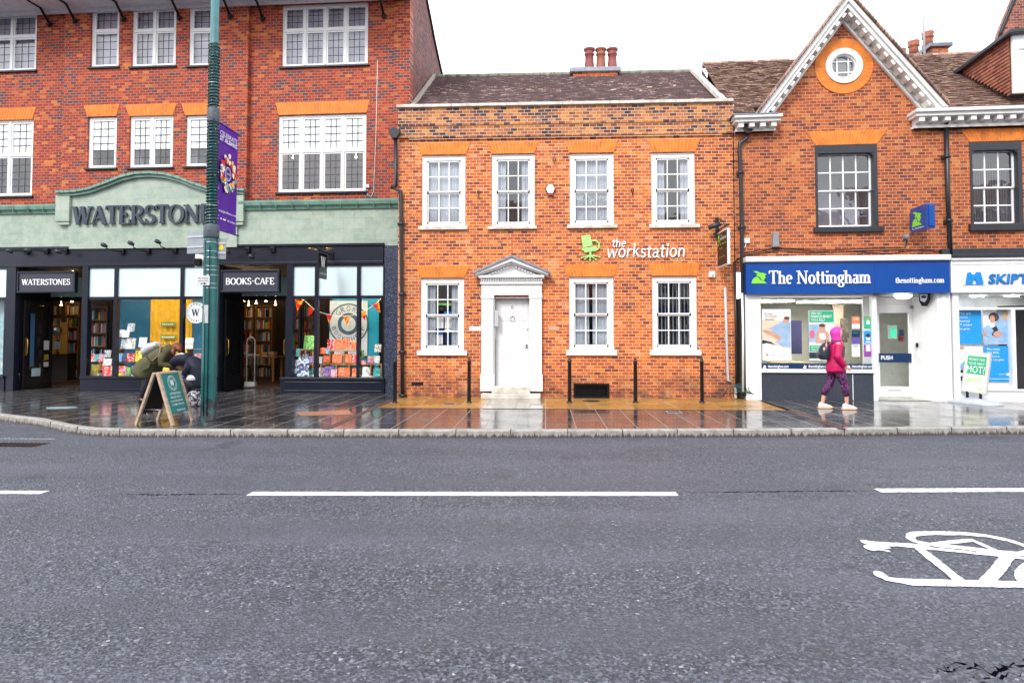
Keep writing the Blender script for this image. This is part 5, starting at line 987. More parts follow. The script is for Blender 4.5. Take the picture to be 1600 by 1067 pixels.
for x_, y_ in ((748, 304), (988, 301), (866, 252), (988, 301)):
    a, z = F.p(x_, y_, 0); mb = MB(); mb.tube([(a+.03*math.cos(R(q)), -.03, z+.05+.05*math.sin(R(q))) for q in range(0, 361, 40)], .008, 5); mb.tube([(a, 0, z), (a, -.04, z), (a, -.04, z-.08)], .01, 5); mb.build('iron_hook', M_iron, oh) if x_ != 988 or y_ != 0 else None
# wall lettering: green chair and hand-lettered words
cs = MB(); X = lambda px, py: F.p(px, py, -.03)
def pol(pts, mb=cs, d0=-.05, d1=-.01): mb.prism([X(*p) for p in pts], d0, d1)
pol([(908, 369), (922, 367), (926, 384), (911, 387)])
pts = [X(*p) for p in ((923, 377), (930, 376), (936, 380), (936, 388), (930, 392), (918, 393), (909, 390))]; cs.tube([(a, -.03, b_) for a, b_ in pts], .022, 6)
pol([(909, 388), (931, 385), (934, 391), (914, 395)], d0=-.055); pol([(920, 392), (924, 392), (924, 400), (921, 400)], d0=-.045)
for p in (((922, 399), (909, 403)), ((922, 399), (937, 402)), ((922, 399), (914, 405)), ((922, 399), (931, 406)), ((922, 399), (922, 407))): a, b_ = X(*p[0]), X(*p[1]); cs.tube([(a[0], -.03, a[1]), (b_[0], -.03, b_[1])], .016, 6); cs.ball((b_[0], -.03, b_[1]), .022, .022, .022, 8, 5)
cs.build('chair_logo', M_pgreen, oh)
def script(mb, word, x0, x1, yb, h, th=.13):
    a, z = X(x0, yb); b_ = X(x1, yb)[0]; tmp = MB(); ext = strokes(tmp, word, lambda p, q: Vector((p, -.01, q)), -h, th*.82, th*.82, serif=False, dep=.03, slant=.10, track=.0, round_=True, jit=.05)
    xs = [v[0] for v in tmp.v]; lo, hi = min(xs), max(xs); f = (b_-a)/(hi-lo); tmp.v = [(a+(v[0]-lo)*f, v[1], z+v[2]) for v in tmp.v]; mb.add(tmp.v, tmp.f)
mb = MB(); hh = X(960, 385)[1]; script(mb, 'the', 956, 978, 386, .19, .14); script(mb, 'workstation', 949, 1070, 401.5, .30, .125); mb.build('wall_lettering', M_wtext, oh)
# posters inside ground window 1
u0, u1, z0, z1 = F.r(678, 462, 716, 540, .2); t = MB(); g = [M_black, M_white, M_white, M_white, M_dkblue, mat('blue_note', (.02, .2, .55), .4), M_green]
def card(mb, i, p): a, b_, c, e = F.r(*p, .22); mb.m = i; mb.box(a, b_, .215, .22, c, e)
for i, p in ((0, (679, 466, 713, 486)), (1, (680, 496, 693, 513)), (2, (695, 496, 711, 513)), (5, (680, 516, 692, 522)), (3, (680, 523, 692, 538)), (4, (695, 520, 712, 538)), (5, (694, 487, 713, 492)), (2, (695, 514, 711, 519))): card(t, i, p)
a, b_, c, e = F.r(684, 474, 708, 477, .21); t.m = 6; t.box(a, b_, .21, .2149, c, e); t.build('window_notices', g, oh)

# small kit on the office house wall
u, z = FW.p(860, 296, -.05); t = thing('alarm_box', 'white hexagonal alarm box with red base between the upper windows', 'alarm', FW.world(u, 0, z)); mb = MB(); hx = [(.125*math.cos(R(a)), .145*math.sin(R(a))) for a in range(0, 360, 60)]
mb.prism(hx, -.03, 0); mb.build('backplate', M_black, t); mb = MB(); mb.prism([(a*.85, b_*.85) for a, b_ in hx], -.09, -.03); mb.build('cover', M_white, t, .015); mb = MB(); mb.box(-.07, .07, -.08, -.01, -.15, -.115); mb.build('strobe', mat('red_lens', (.5, .02, .02), .3), t)
u, z = FW.p(1112, 429, -.03); mb = MB(); mb.box(-.07, .07, -.09, 0, -.07, .07); mb.tube([(0, -.09, 0), (0, -.13, -.01)], .03, 8); o_ = mb.build('junction_box', M_white, None, .01); o_.location = FW.world(u, 0, z); tag(o_, 'small white box on orange brick under the projecting sign', 'box')
# projecting sign board of the office
u, z = FW.p(1119, 365, 0); t = thing('projecting_sign', 'black and green office sign board projecting from the wall on iron bracket', 'sign', FW.world(u+.03, 0, z)); zb = FW.p(1119, 419, 0)[1]-z
mb = MB(); mb.box(-.05, .02, -.05, 0, -.1, .38); mb.tube([(0, 0, .06), (0, -.95, .06)], .02, 8)
for s_ in (.34, .22): mb.tube([(0, -.02, s_), (.0, -.35, s_-.08), (0, -.7, .07)], .011, 6)
mb.build('bracket', M_iron, t)
mb = MB(); mb.tube([(-.26, -.20, .10), (.0, -.26, .19)], .055, 10); mb.build('floodlight', M_gunm, t)
mb = MB(); mb.box(-.03, .03, -.92, -.10, zb, -.02); bd = mb.build('board', M_white, t, .004)
mb = MB(); mb.box(-.034, -.0301, -.90, -.12, zb+.02, -.04); mb.build('face_panel', M_black, t)
PP = lambda x, y: Vector((-.035, -.14-x, y)); mb = MB()
for txt, x, y, W_, H_ in (('the', .30, -.14, .09, .05), ('workstation', .22, -.22, .50, .075)): vs, fs = bfont(txt, lambda a, b_: PP(x+a, y+b_), W_, H_); mb.add(vs, fs)
mb.build('white_lettering', M_wtext, t); mb = MB()
for txt, x, y, W_, H_ in (('- - - -', .05, -.33, .62, .03), ('- -', .2, -.42, .2, .02), ('- - -', .15, -.62, .42, .02)): vs, fs = bfont(txt, lambda a, b_: PP(x+a, y+b_), W_, H_) if txt != '' else ([], []); mb.add(vs, fs)
mb.obox((-.0355, -.24, -.13), (.001, 0, 0), (0, .05, 0), (0, 0, .05)); mb.obox((-.0355, -.26, -.22), (.001, 0, 0), (0, .07, 0), (0, 0, .015)); mb.obox((-.0355, -.26, -.25), (.001, 0, 0), (0, .012, 0), (0, 0, .04)); mb.build('green_lettering', M_green, t)

# down pipes
def pipe(lab, F, pts, d, r=.045, m=M_iron, hopper=None, collars=(), name='downpipe'):
    P = [F.p(*p[:2], d if len(p) < 3 else p[2]) for p in pts]; D = [d if len(p) < 3 else p[2] for p in pts]; W0 = F.world(P[-1][0], 0, P[-1][1]); t = thing(name, lab, 'pipe', W0, F.a); mb = MB(); o0, z0 = P[-1]
    mb.tube([(a-o0, dd, max(b_, PAV+.02)-z0) for (a, b_), dd in zip(P, D)], r, 10); mb.build('pipe', m, t)
    for c in collars: mb = MB(); a, b_ = F.p(*c, d); mb.box(a-o0-r*1.9, a-o0+r*1.9, d+.0, d+.06, b_-z0-.03, b_-z0+.03); mb.tube([(a-o0, d, b_-z0-.04), (a-o0, d, b_-z0+.04)], r*1.25, 10); mb.build('collar', m, t)
    if hopper: a, b_ = F.p(*hopper, d); mb = MB(); mb.prism([(a-o0-.13, b_-z0+.12), (a-o0+.13, b_-z0+.12), (a-o0+.13, b_-z0+.02), (a-o0+.06, b_-z0-.1), (a-o0-.06, b_-z0-.1), (a-o0-.13, b_-z0+.02)], d-.1, d+.06); mb.build('hopper', m, t)
    return t
pipe('black rain pipe dropping from hopper, left corner of the orange brick house', FW, [(618, 214), (618.5, 291), (611, 293), (612, 292), (626, 299), (627, 350), (628, 500), (629, 621)], -.07, .045, hopper=(617, 211), collars=((626.5, 350), (628, 460), (628.5, 550), (629, 618)))
pipe('black pipe with bent top and hopper under the left end of the white gable cornice', FN, [(1168, 213), (1166, 217), (1156, 224), (1155.5, 235), (1158, 300), (1160, 420), (1161.5, 520), (1163, 619)], -.08, .045, hopper=(1168, 203), collars=((1157, 270), (1159.5, 355)))
pipe('straight black rain pipe running from gable cornice down to the blue fascia', FN, [(1478, 186), (1481, 300), (1485, 404)], -.10, .05, collars=((1479, 245), (1483, 345)))
pipe('white vertical conduit at the right edge of the orange brick house', FW, [(1133, 449), (1135, 520), (1137, 594), (1142, 596)], -.04, .03, M_lgrey, name='conduit_pipe')
pipe('thin black pipe between the white conduit and the bank front', FW, [(1148, 412), (1150, 520), (1151, 616)], -.05, .028, name='conduit_pipe')
pipe('short white pipe with cable at the foot of the wall corner', FW, [(1149, 606), (1149.5, 628)], -.08, .03, M_white, name='conduit_pipe')
pipe('tall white pipe against the left pilaster of the bank', FN, [(1159.5, 458), (1161, 515), (1161, 612)], -.2, .025, M_white, name='conduit_pipe')
mb = MB(); rnd2 = random.Random(3)
for k in range(5):
    a, z = FW.p(1147+k*3, 612, -.1); mb.tube([(a-.25+.1*k, -.1-.03*k, z-.1+.02*k), (a-.15, -.16, z+.1-.02*k), (a+.03*k, -.14, z+.19), (a+.14, -.12-.02*k, z+.02), (a+.3, -.15, z-.1)], .012, 6)
o_ = mb.build('loose_cables', mat('teal_black_cable', (.02, .07, .07), .4)); o_.location = FW.world(0, 0, 0); tag(o_, 'tangle of loose dark green cables at the pavement between the buildings', 'cables')
# ================================================================== RIGHT: GABLED BANK
bk = thing('gabled_bank_building', 'orange brown brick building with steep white dentilled gable and blue bank shopfront', 'building', FN.o, FN.a)
F = FN; uL = F.p(1151, 400)[0]; uM = F.p(1486, 400)[0]; zC = F.p(1300, 186)[1]; zF = F.p(1320, 404)[1]
h1 = F.r(1274, 227, 1371, 355, 0); h2 = F.r(1516, 222, 1597, 350, 0); rm = MB()
def dark_sash(root, px, cols, sillpx, beh):
    u0, u1, z0, z1 = F.r(*px, 0); fr = MB(); y = .02; fw = .10
    for bx in ((u0, u1, z1-.19, z1), (u0, u0+.05, z0, z1-.19), (u1-.09, u1, z0, z1-.19)): fr.box(bx[0], bx[1], y-.04, y+.12, bx[2], bx[3])
    for s_ in (-1, 1):
        c0 = u0+.05 if s_ < 0 else u1-.09; k = [(c0, z1-.19)]+[(c0-s_*(.12-.12*math.sin(R(q))), z1-.19-.1+.1*math.cos(R(q))) for q in (0, 30, 60, 90)]; fr.prism(k, y-.03, y+.1)
    o_ = fr.build('window', M_gunm, root, .004); sm = MB(); a, b_, c, e = F.r(*sillpx, 0); sm.box(a, b_, -.09, .1, c, min(e, z0-.001)); sm.build('sill', M_gunm, o_, .008)
    a, b_, p, q = u0+.05, u1-.09, z0, z1-.17; zm = (p+q)/2; st = MB(); gl = MB(); s = .045
    for k, (lo_, hi, yy) in enumerate(((p, zm+.015, y+.13), (zm-.015, q, y+.095))):
        for bx in ((a, b_, lo_, lo_+(.07 if k == 0 else .035)), (a, b_, hi-.035, hi), (a, a+s, lo_, hi), (b_-s, b_, lo_, hi)): st.box(bx[0]+.001, bx[1]-.001, yy, yy+.03, bx[2]+.0005*k, bx[3])
        lo2, hi2 = lo_+(.07 if k == 0 else .035), hi-.035
        for j in range(1, cols): x = a+s+(b_-a-2*s)*j/cols; st.box(x-.015, x+.015, yy+.003, yy+.025, lo2, hi2)
        z = (lo2+hi2)/2; st.box(a+s, b_-s, yy+.0045, yy+.024, z-.015, z+.015); gl.quad((a+s, yy+.014, lo2), (b_-s, yy+.014, lo2), (b_-s, yy+.014, hi2), (a+s, yy+.014, hi2))
    st.build('glazing_bars', M_white, o_); gl.build('pane', M_glass, o_)
    if beh == 'slats':
        cu = MB(); n = 17
        for i in range(n): x = a+(b_-a)*(i+.5)/n; cu.obox((x, .36, (p+q)/2), (.022, .03, 0), (.001, -.001, 0), (0, 0, (q-p)/2+.03))
        cu.build('vertical_blind', M_net, o_)
    else:
        cu = MB(); cu.quad((a-.2, 1.2, p-.3), (b_+.2, 1.2, p-.3), (b_+.2, 1.2, q+.3), (a-.2, 1.2, q+.3)); cu.build('inner_blind', mat('lilac_grey_blind', (.34, .34, .42), .8), o_)
    room(rm, u0, u1, z0, z1, .31, 1.6, .3)
dark_sash(bk, (1274, 227, 1371, 355), 4, (1271, 353, 1379, 363.5), '')
rm.build('room', M_room, bk); rm = MB()
apx = F.p(1316, 30); gL = F.p(1200, 183); gR = F.p(1444, 175); zC = (gL[1]+gR[1])/2
mb = MB(); wall(mb, uL-.03, uM, zF-.3, zC, [h1], 0, .3, .14)
cxr, czr = F.p(1318, 104); rg = .40; tri = [(gL[0]-.3, zC), (gR[0]+.3, zC), (apx[0], apx[1]+.4)]
def hit(a):
    dx, dz = math.cos(a), math.sin(a); best = 9e9
    for i in range(3):
        (x1, z1), (x2, z2) = tri[i], tri[(i+1) % 3]; den = dx*(z2-z1)-dz*(x2-x1)
        if abs(den) < 1e-9: continue
        tt = ((x1-cxr)*(z2-z1)-(z1-czr)*(x2-x1))/den; ss = ((x1-cxr)*dz-(z1-czr)*dx)/den
        if tt > 0 and -1e-6 <= ss <= 1+1e-6: best = min(best, tt)
    return (cxr+dx*best, czr+dz*best)
angs = sorted([2*math.pi*i/48 for i in range(48)]+[math.atan2(z-czr, x-cxr) % (2*math.pi) for x, z in tri])
for i in range(len(angs)):
    a, b_ = angs[i], angs[(i+1) % len(angs)]; p, q = hit(a), hit(b_); r0, r1 = (cxr+rg*math.cos(a), czr+rg*math.sin(a)), (cxr+rg*math.cos(b_), czr+rg*math.sin(b_))
    mb.quad((r0[0], 0, r0[1]), (r1[0], 0, r1[1]), (q[0], 0, q[1]), (p[0], 0, p[1])); mb.quad((r0[0], 0, r0[1]), (r0[0], .2, r0[1]), (r1[0], .2, r1[1]), (r1[0], 0, r1[1]))
mb.build('brick_wall', M_brickN, bk)
mb = MB(); mb.m = 0; n = 40; ro, ri = .655, .41
for i in range(n):
    a, b_ = 2*math.pi*(i+.04)/n, 2*math.pi*(i+.96)/n; p = lambda r, t, y: (cxr+r*math.cos(t), y, czr+r*math.sin(t)); y = -.018-rnd.random()*.003
    mb.quad(p(ri, a, y), p(ro, a, y), p(ro, b_, y), p(ri, b_, y)); mb.quad(p(ro, a, y), p(ro, a, 0), p(ro, b_, 0), p(ro, b_, y))
mb.m = 1; mb.ring(cxr, czr, ri-.01, ro-.005, -.012, .0); mb.build('brick_ring', [M_rub, M_mort], bk)
mb = MB(); mb.ring(cxr, czr, .285, .415, -.05, .16); mb.ring(cxr, czr, .255, .29, .0, .12); o_ = mb.build('round_window', M_white, bk); mb = MB()
for s_ in (-1, 1): mb.box(cxr+s_*.13-.015, cxr+s_*.13+.015, .05, .075, czr-.24, czr+.24); mb.box(cxr-.24, cxr+.24, .052, .074, czr+s_*.13-.015, czr+s_*.13+.015)
mb.build('glazing_bars', M_white, o_); mb = MB(); mb.disc(cxr, czr, .27, .08, .085); mb.build('pane', M_glass, o_); mb = MB(); mb.disc(cxr, czr, .5, .6, .61); mb.build('room_back', M_room, o_)
for a in (1,): pass
lintel(bk, (F.p(1259, 204)[0], F.p(1386, 204)[0]), (F.p(1275, 226)[0], F.p(1370, 226)[0]), F.p(1320, 204.5)[1], F.p(1320, 226.5)[1], 0, M_rub2)
# gable verge boards
oa = F.p(1324, -6, -.34); oL = F.p(1183, 180, -.34); oR = F.p(1480, 168, -.34)
bg = MB(); dn = MB(); tl = MB()
for foot, s_ in ((oL, -1), (oR, 1)):
    dx, dz = foot[0]-oa[0], foot[1]-oa[1]; L = math.hypot(dx, dz); ex, ez = dx/L, dz/L; nx, nz_ = (-ez*-s_*-1, 0) if False else (0, 0)
    nx, nz_ = (ez*s_, -ex*s_) if s_ < 0 else (ez, -ex)   # outward
    if nz_ < 0: nx, nz_ = -nx, -nz_
    def band(w0, w1, d0, d1, mb, e0=0., ext=.0):
        # vertical cut at the apex, horizontal at the foot
        def pt(wd, end):
            if end == 0: return (oa[0], oa[1]-wd/abs(ex))
            t_ = L-wd*abs(ez/ex)*.0; x = foot[0]-nx*wd; z = foot[1]-nz_*wd; k = (foot[1]-z)/ez if abs(ez) > 1e-6 else 0
            return (x+ex*k, foot[1])
        mb.prism([pt(w0, 0), pt(w1, 0), pt(w1, 1), pt(w0, 1)], d0, d1)
    band(0, .09, -.40, -.0, bg); band(.09, .17, -.35, -.0, bg); wi = abs((gR[0]-foot[0])*ez-(gR[1]-foot[1])*ex) if s_ > 0 else abs((gL[0]-foot[0])*ez-(gL[1]-foot[1])*ex); print('gable inner', wi); wi = .30; band(.17, wi-.05, -.05, 0, bg); band(wi-.05, wi, -.08, 0, bg)
    n = 14
    for i in range(n):
        tt = (i+.6)/n*L; c = (oa[0]+ex*tt-nx*.205, oa[1]+ez*tt-nz_*.205); dn.obox((c[0], -.19, c[1]), (ex*.06, 0, ez*.06), (0, .13, 0), (nx*.034, 0, nz_*.034))
    for i in range(int(L/.1)+1):
        tt = i*.1; c = (oa[0]+ex*tt+nx*.03, oa[1]+ez*tt+nz_*.03+.0); tl.obox((c[0], .0, c[1]), (ex*.065-nx*.012, 0, ez*.065-nz_*.012), (0, .47, 0), (nx*.014, 0, nz_*.014))
bg.build('bargeboard', M_whiteO, bk, .004); dn.build('dentils', M_whiteO, bk)
tl.build('verge_tiles', M_tileN, bk)
# gable roof going back
gr = MB()
for foot in (oL, oR): gr.quad((oa[0], .4, oa[1]+.02), (oa[0], 4.2, oa[1]+.02), (foot[0], 4.2, foot[1]+.02), (foot[0], .4, foot[1]+.02))
gr.build('gable_roof', M_tileN, bk)
# cornice returns
def whitecornice(pxa, pxb, pya, pyb, cap=True):
    mb = MB(); a, b_ = F.p(pxa, 190, -.3)[0], F.p(pxb, 190, -.3)[0]; xm = (pxa+min(pxb, 1600))/2; zt, zb = F.p(xm, pya, -.3)[1], F.p(xm, pyb, -.1)[1]; h = zt-zb
    mb.box(a, b_, -.42, 0, zt-.07, zt); mb.box(a+.03, b_-.03, -.36, 0, zt-.15, zt-.07); mb.box(a+.10, b_-.10, -.12, 0, zb, zt-.15); mb.box(a+.08, b_-.08, -.15, 0, zb, zb+.06)
    n = max(2, int((b_-a)/.27))
    for i in range(n): x = a+.17+(b_-a-.34)*i/(n-1); mb.box(x-.06, x+.06, -.32, -.10, zt-.26, zt-.151)
    return mb.build('cornice', M_whiteO, bk, .004)
whitecornice(1146, 1221, 181, 206); whitecornice(1428, 1700, 170, 199)
lf = MB(); a, b_ = F.p(1144, 180, -.4)[0], F.p(1216, 180, -.4)[0]; z = F.p(1180, 180, -.4)[1]; lf.box(a, b_, -.44, 0, z+.015, z+.035); lf.build('lead_capping', M_leadsheet, bk)
# main roof
zr0 = F.p(1300, 176, -.2)[1]+.0; k2 = .8; rr_ = (ray(1250, 99).z/ray(1250, 99).y); Yr = 15.3+.05; yy = (zr0-k2*Yr-CAMH)/(rr_-k2); L2 = (yy-Yr)*math.sqrt(1+k2*k2); Sd = Vector((0, 1, k2)).normalized()
u0 = -.2
for a, b_, off in ((u0, oL[0]+.1, 0), (oL[0]+.1, oR[0]-.1, .75), (oR[0]-.1, 6.02, 0)): tile_roof(bk, 'roof', Vector((a, -.2, zr0-.10))+Sd*off, (1, 0, 0), Sd, b_-a, L2+.1-off, M_tileN); zrr = zr0+(yy-Yr)*k2
mb = MB(); mb.tube([(u0, yy-15.35, zrr-.02), (u0+6.05, yy-15.35, zrr-.02)], .09, 10); mb.build('ridge_tiles', M_tileN, bk)
mb = MB(); mb.quad((0, yy-15.3, zrr-.03), (6, yy-15.3, zrr-.03), (6, 8, 6), (0, 8, 6)); mb.build('rear_roof', M_tileN, bk)
mb = MB(); mb.add([(u0, .0, zF), (u0, 8, zF), (u0, 8, 6), (u0, yy-15.3, zrr-.12), (u0, .05, zr0-.1)], [(0, 1, 2, 3, 4)]); mb.build('party_wall', M_brickSide, bk)
# chimney stack behind ridge
Fc = Frame(0, 22.5, 0); a, b_, c, e = Fc.r(1452, 69, 1487, 100, 0); t = thing('chimney_stack', 'brick chimney stack with row of terracotta pots behind the bank roof', 'chimney', ((a+b_)/2, 22.5, c-.6)); W_ = (b_-a)/2
mb = MB(); mb.box(-W_+.1, W_-.1, 0, 2.6, 0, e-c+.5); mb.build('stack', M_brickN, t); mb = MB(); mb.box(-W_, W_, -.08, 2.7, e-c+.5, e-c+.62); mb.build('slab', M_leadsheet, t)
for i in range(4): mb = MB(); mb.lathe([(.18, 0), (.15, .25), (.15, .30), (.2, .34), (.17, .38), (.2, .52), (.12, .52)], (-W_*.5-i*.10-.05, .3+i*.68, e-c+.62), 14); mb.build('chimney_pot', mat('orange_terracotta', (.30, .09, .05), .6), t)
D = at(1445, 95, 20.5); t = thing('aerial_mast', 'tall thin steel aerial mast above the bank roof ridge', 'mast', (D.x, 20.5, D.z-.4)); mb = MB(); mb.tube([(0, 0, 0), (-.02, 0, 3.6)], .035, 8); mb.build('pole', M_lgrey, t); mb = MB(); mb.tube([(.02, 0, .45), (.25, -.1, .62), (.5, 0, .3)], .02, 6); mb.build('bracket', M_iron, t)
# ---- bank shopfront
fz0, fz1 = F.p(1325, 458.5, -.3)[1], F.p(1325, 408.5, -.3)[1]; fa, fb = F.p(1166, 430, -.3)[0], F.p(1484.5, 430, -.3)[0]; fm = F.p(1366, 430, -.3)[0]
mb = MB(); mb.box(fa, fm-.003, -.30, -.02, fz0, fz1); mb.box(fm+.003, fb, -.298, -.02, fz0, fz1); mb.build('blue_fascia', M_blue, bk, .006)
mb = MB(); mb.box(fa-.02, fb+.01, -.36, 0, fz1+.003, fz1+.13); mb.build('lead_ledge', M_whiteO, bk, .02)
mb = MB(); z = F.p(1280, 443, -.3)[1]; a = F.p(1201, 440, -.3)[0]; b_ = F.p(1360, 440, -.3)[0]; tmp = MB(); strokes(tmp, 'The Nottingham', lambda x, y: Vector((a+x, -.305, z+y)), -.29, .17, .07, dep=.02, track=.015)
xs = [v[0] for v in tmp.v]; f = (b_-a)/(max(xs)-min(xs)); mb.add([(a+(v[0]-min(xs))*f, v[1], v[2]) for v in tmp.v], tmp.f); mb.build('fascia_lettering', M_wtext, bk); mb = MB()
z = F.p(1436, 442, -.3)[1]; a = F.p(1399, 440, -.3)[0]; b_ = F.p(1475, 440, -.3)[0]; tmp = MB(); strokes(tmp, 'thenottingham.com', lambda x, y: Vector((a+x, -.303, z+y)), -.12, .15, .07, dep=.01, track=.02)
xs = [v[0] for v in tmp.v]; f = (b_-a)/(max(xs)-min(xs)); mb.add([(a+(v[0]-min(xs))*f, v[1], v[2]) for v in tmp.v], tmp.f); mb.build('fascia_lettering', M_wtext, bk)
def archer(P):   # feathered-cap head emblem: outline in unit square
    return [[P(*q) for q in poly] for poly in (
        [(.0, .98), (.12, .90), (.35, .92), (.55, .80), (.78, .78), (1.0, .66), (.86, .60), (.92, .42), (.84, .36), (.86, .28), (.70, .22), (.62, .34), (.52, .50), (.30, .60), (.40, .74), (.22, .82)],
        [(.0, .0), (.05, .26), (.20, .44), (.42, .52), (.50, .36), (.62, .22), (.78, .20), (1.0, .0)])]
mb = MB(); a, b_, c, e = F.r(1174, 422, 1198, 443, -.3)
for p in archer(lambda x, y: (a+(b_-a)*x, c+(e-c)*y)): mb.prism(p, -.315, -.3)
mb.build('green_emblem', M_green, bk)
# white fronts
wf = MB(); g = lambda x, d=-.15: F.p(x, 540, d)[0]; zz = lambda y, d=-.15, x=1300: F.p(x, y, d)[1]
wf.box(g(1165), g(1189), -.17, .0, PAV, fz0); wf.box(g(1189), g(1366), -.14, .0, zz(463), fz0); wf.box(g(1189), g(1366), -.19, .0, zz(582.5), zz(577)); wf.box(g(1364), g(1371), -.15, .0, PAV, zz(463)); wf.build('white_pilaster', M_white, bk, .006)
mb = MB(); mb.box(g(1190), g(1364), -.14, -.0, PAV, zz(582.6)); mb.build('stall_riser', mat('slate_blue_granite', (.045, .055, .075), .35, var=.3, vscale=40), bk); mb = MB(); x = g(1331.5, -.14); mb.box(x-.008, x+.008, -.143, -.14, PAV+.02, zz(583)-.02); mb.build('riser_joint', M_white, bk)
mb = MB(); mb.quad((g(1189), -.08, zz(577)), (g(1364), -.08, zz(577)), (g(1364), -.08, zz(463)), (g(1189), -.08, zz(463))); mb.build('shop_window_glass', M_shopg, bk)
mb = MB(); mb.box(g(1189), g(1364), -.088, -.082, zz(577), zz(568.5)); mb.build('navy_window_strip', M_dkblue, bk); mb = MB()
for x in (1199, 1262, 1330):
    a, z = F.p(x+1, 574.5, -.09); b_ = F.p(x+33, 574.5, -.09)[0]; h = .075; text_on(mb, 'thenottingham.com', a, b_, z-.02, z+.07, -.089, .006); q0 = F.p(x-7, 575, -.09)[0]
    for p in archer(lambda X_, Y_: (q0+.075*X_, z-.01+.075*Y_)): mb.prism(p, -.092, -.0885)
mb.build('strip_lettering', M_wtext, bk)
# door, reveal and ceiling of the lobby
rd = .45; mb = MB(); dl, dr2 = F.p(1366, 540, -.05)[0], F.p(1425, 540, rd)[0]; zd = F.p(1395, 478, rd)[1]
ud = [F.p(x, 540, rd)[0] for x in (1367, 1374, 1420.5, 1425)]; zg1, zg0 = F.p(1395, 489, rd)[1], F.p(1395, 604, rd)[1]
mb.box(ud[0]-.25, ud[3]+.0, rd+.002, rd+.08, zd, fz0+.1); mb.box(ud[3], ud[3]+.12, rd, rd+.08, PAV, fz0+.1); mb.box(ud[0]-.25, ud[0]-.02, rd, rd+.08, PAV, zd); mb.build('lobby_wall', M_white, bk)
dm = MB(); dm.box(ud[0]-.02, ud[1], rd-.02, rd+.05, PAV+.05, zd); dm.box(ud[2], ud[3], rd-.02, rd+.05, PAV+.05, zd); dm.box(ud[1], ud[2], rd-.02, rd+.05, zg1, zd); dm.box(ud[1], ud[2], rd-.02, rd+.05, PAV+.05, zg0); do = dm.build('door', M_white, bk, .006)
gl = MB(); gl.quad((ud[1], rd+.02, zg0), (ud[2], rd+.02, zg0), (ud[2], rd+.02, zg1), (ud[1], rd+.02, zg1)); gl.build('door_glass', M_shopg, do)
pb = MB(); a, b_, c, e = F.r(1374, 552, 1423.5, 566, rd-.05); pb.box(a, b_, rd-.08, rd-.02, c, e); pb.build('push_bar', M_dkblue, do, .004); mb = MB(); text_on(mb, 'PUSH', *[F.p(x, 559, rd-.08)[0] for x in (1376.5, 1394.5)], F.p(1385, 562, rd-.08)[1], F.p(1385, 555.5, rd-.08)[1], rd-.082, .03); mb.build('push_lettering', M_wtext, do)
mb = MB(); a, b_, c, e = F.r(1387, 607.5, 1407, 611, rd); mb.box(a, b_, rd-.025, rd-.0201, c, e); mb.build('letter_slot', M_lgrey, do); mb = MB()
for y in (515, 541, 578): mb.ball((F.p(1369.5, y, rd)[0], rd-.02, F.p(1369.5, y, rd)[1]), .014, .01, .014, 8, 5)
x_, z_ = F.p(1423, 480, rd); mb.box(x_-.03, x_+.03, rd-.06, rd-.02, z_-.03, z_+.03); mb.build('door_fittings', M_grey, do)
pv = MB(); px_ = F.p(1465, 540, -.15)[0]; pv.add([(ud[3]+.02, rd+.0, PAV), (px_, -.15, PAV), (px_, -.15, fz0+.02), (ud[3]+.02, rd, fz0+.02), (ud[3]+.1, rd+.05, PAV), (px_+.1, -.10, PAV), (px_+.1, -.1, fz0+.02), (ud[3]+.1, rd+.05, fz0+.02)], [(0, 1, 2, 3), (7, 6, 5, 4)])
pv.build('angled_white_wall', M_white, bk); pv = MB(); pv.box(px_, F.p(1486, 540, -.15)[0], -.17, .2, PAV, fz0); pv.box(px_+.08, px_+.18, -.19, -.17, PAV, fz0-.05); pv.build('white_pier', M_white, bk, .006)
mb = MB(); mb.box(g(1371), px_+.05, -.12, rd+.1, fz0+.01, fz0+.05); mb.build('lobby_ceiling', M_white, bk)
mb = MB(); a, z = F.p(1411, 464, .12); mb.lathe([(.0, -.075), (.12, -.06), (.19, -.015), (.2, .02), (.0, .021)], (a, .12, z+.02), 18, 1, .7); mb.build('bulkhead_light', mat('lit_diffuser', (1, .97, .9), .4, bump=0, var=0, emit=1.6), bk)
x_, z_ = F.p(1431, 539, .35); mb = MB(); mb.box(x_-.02, x_+.02, .28, .32, z_-.05, z_+.05); mb.build('door_buzzer', M_black, bk)
u, z = F.p(1446, 468, .0); t = thing('alarm_box', 'white and dark green shield shaped alarm on the white angled wall', 'alarm', F.world(u, .02, z), F.a+R(-40)); mb = MB(); sh = [(-.11, .14), (.11, .14), (.11, -.02), (.05, -.15), (-.06, -.15), (-.11, -.02)]; mb.prism(sh, -.05, .0); mb.build('body', M_black, t, .01)
mb = MB(); mb.prism([(-.09, .12), (.07, .12), (.05, -.0), (-.0, -.07), (-.08, -.02)], -.058, -.05); mb.build('badge', M_white, t); mb = MB(); mb.disc(-.01, .06, .03, -.062, -.058, rx=.05); mb.build('emblem', M_dkblue, t)
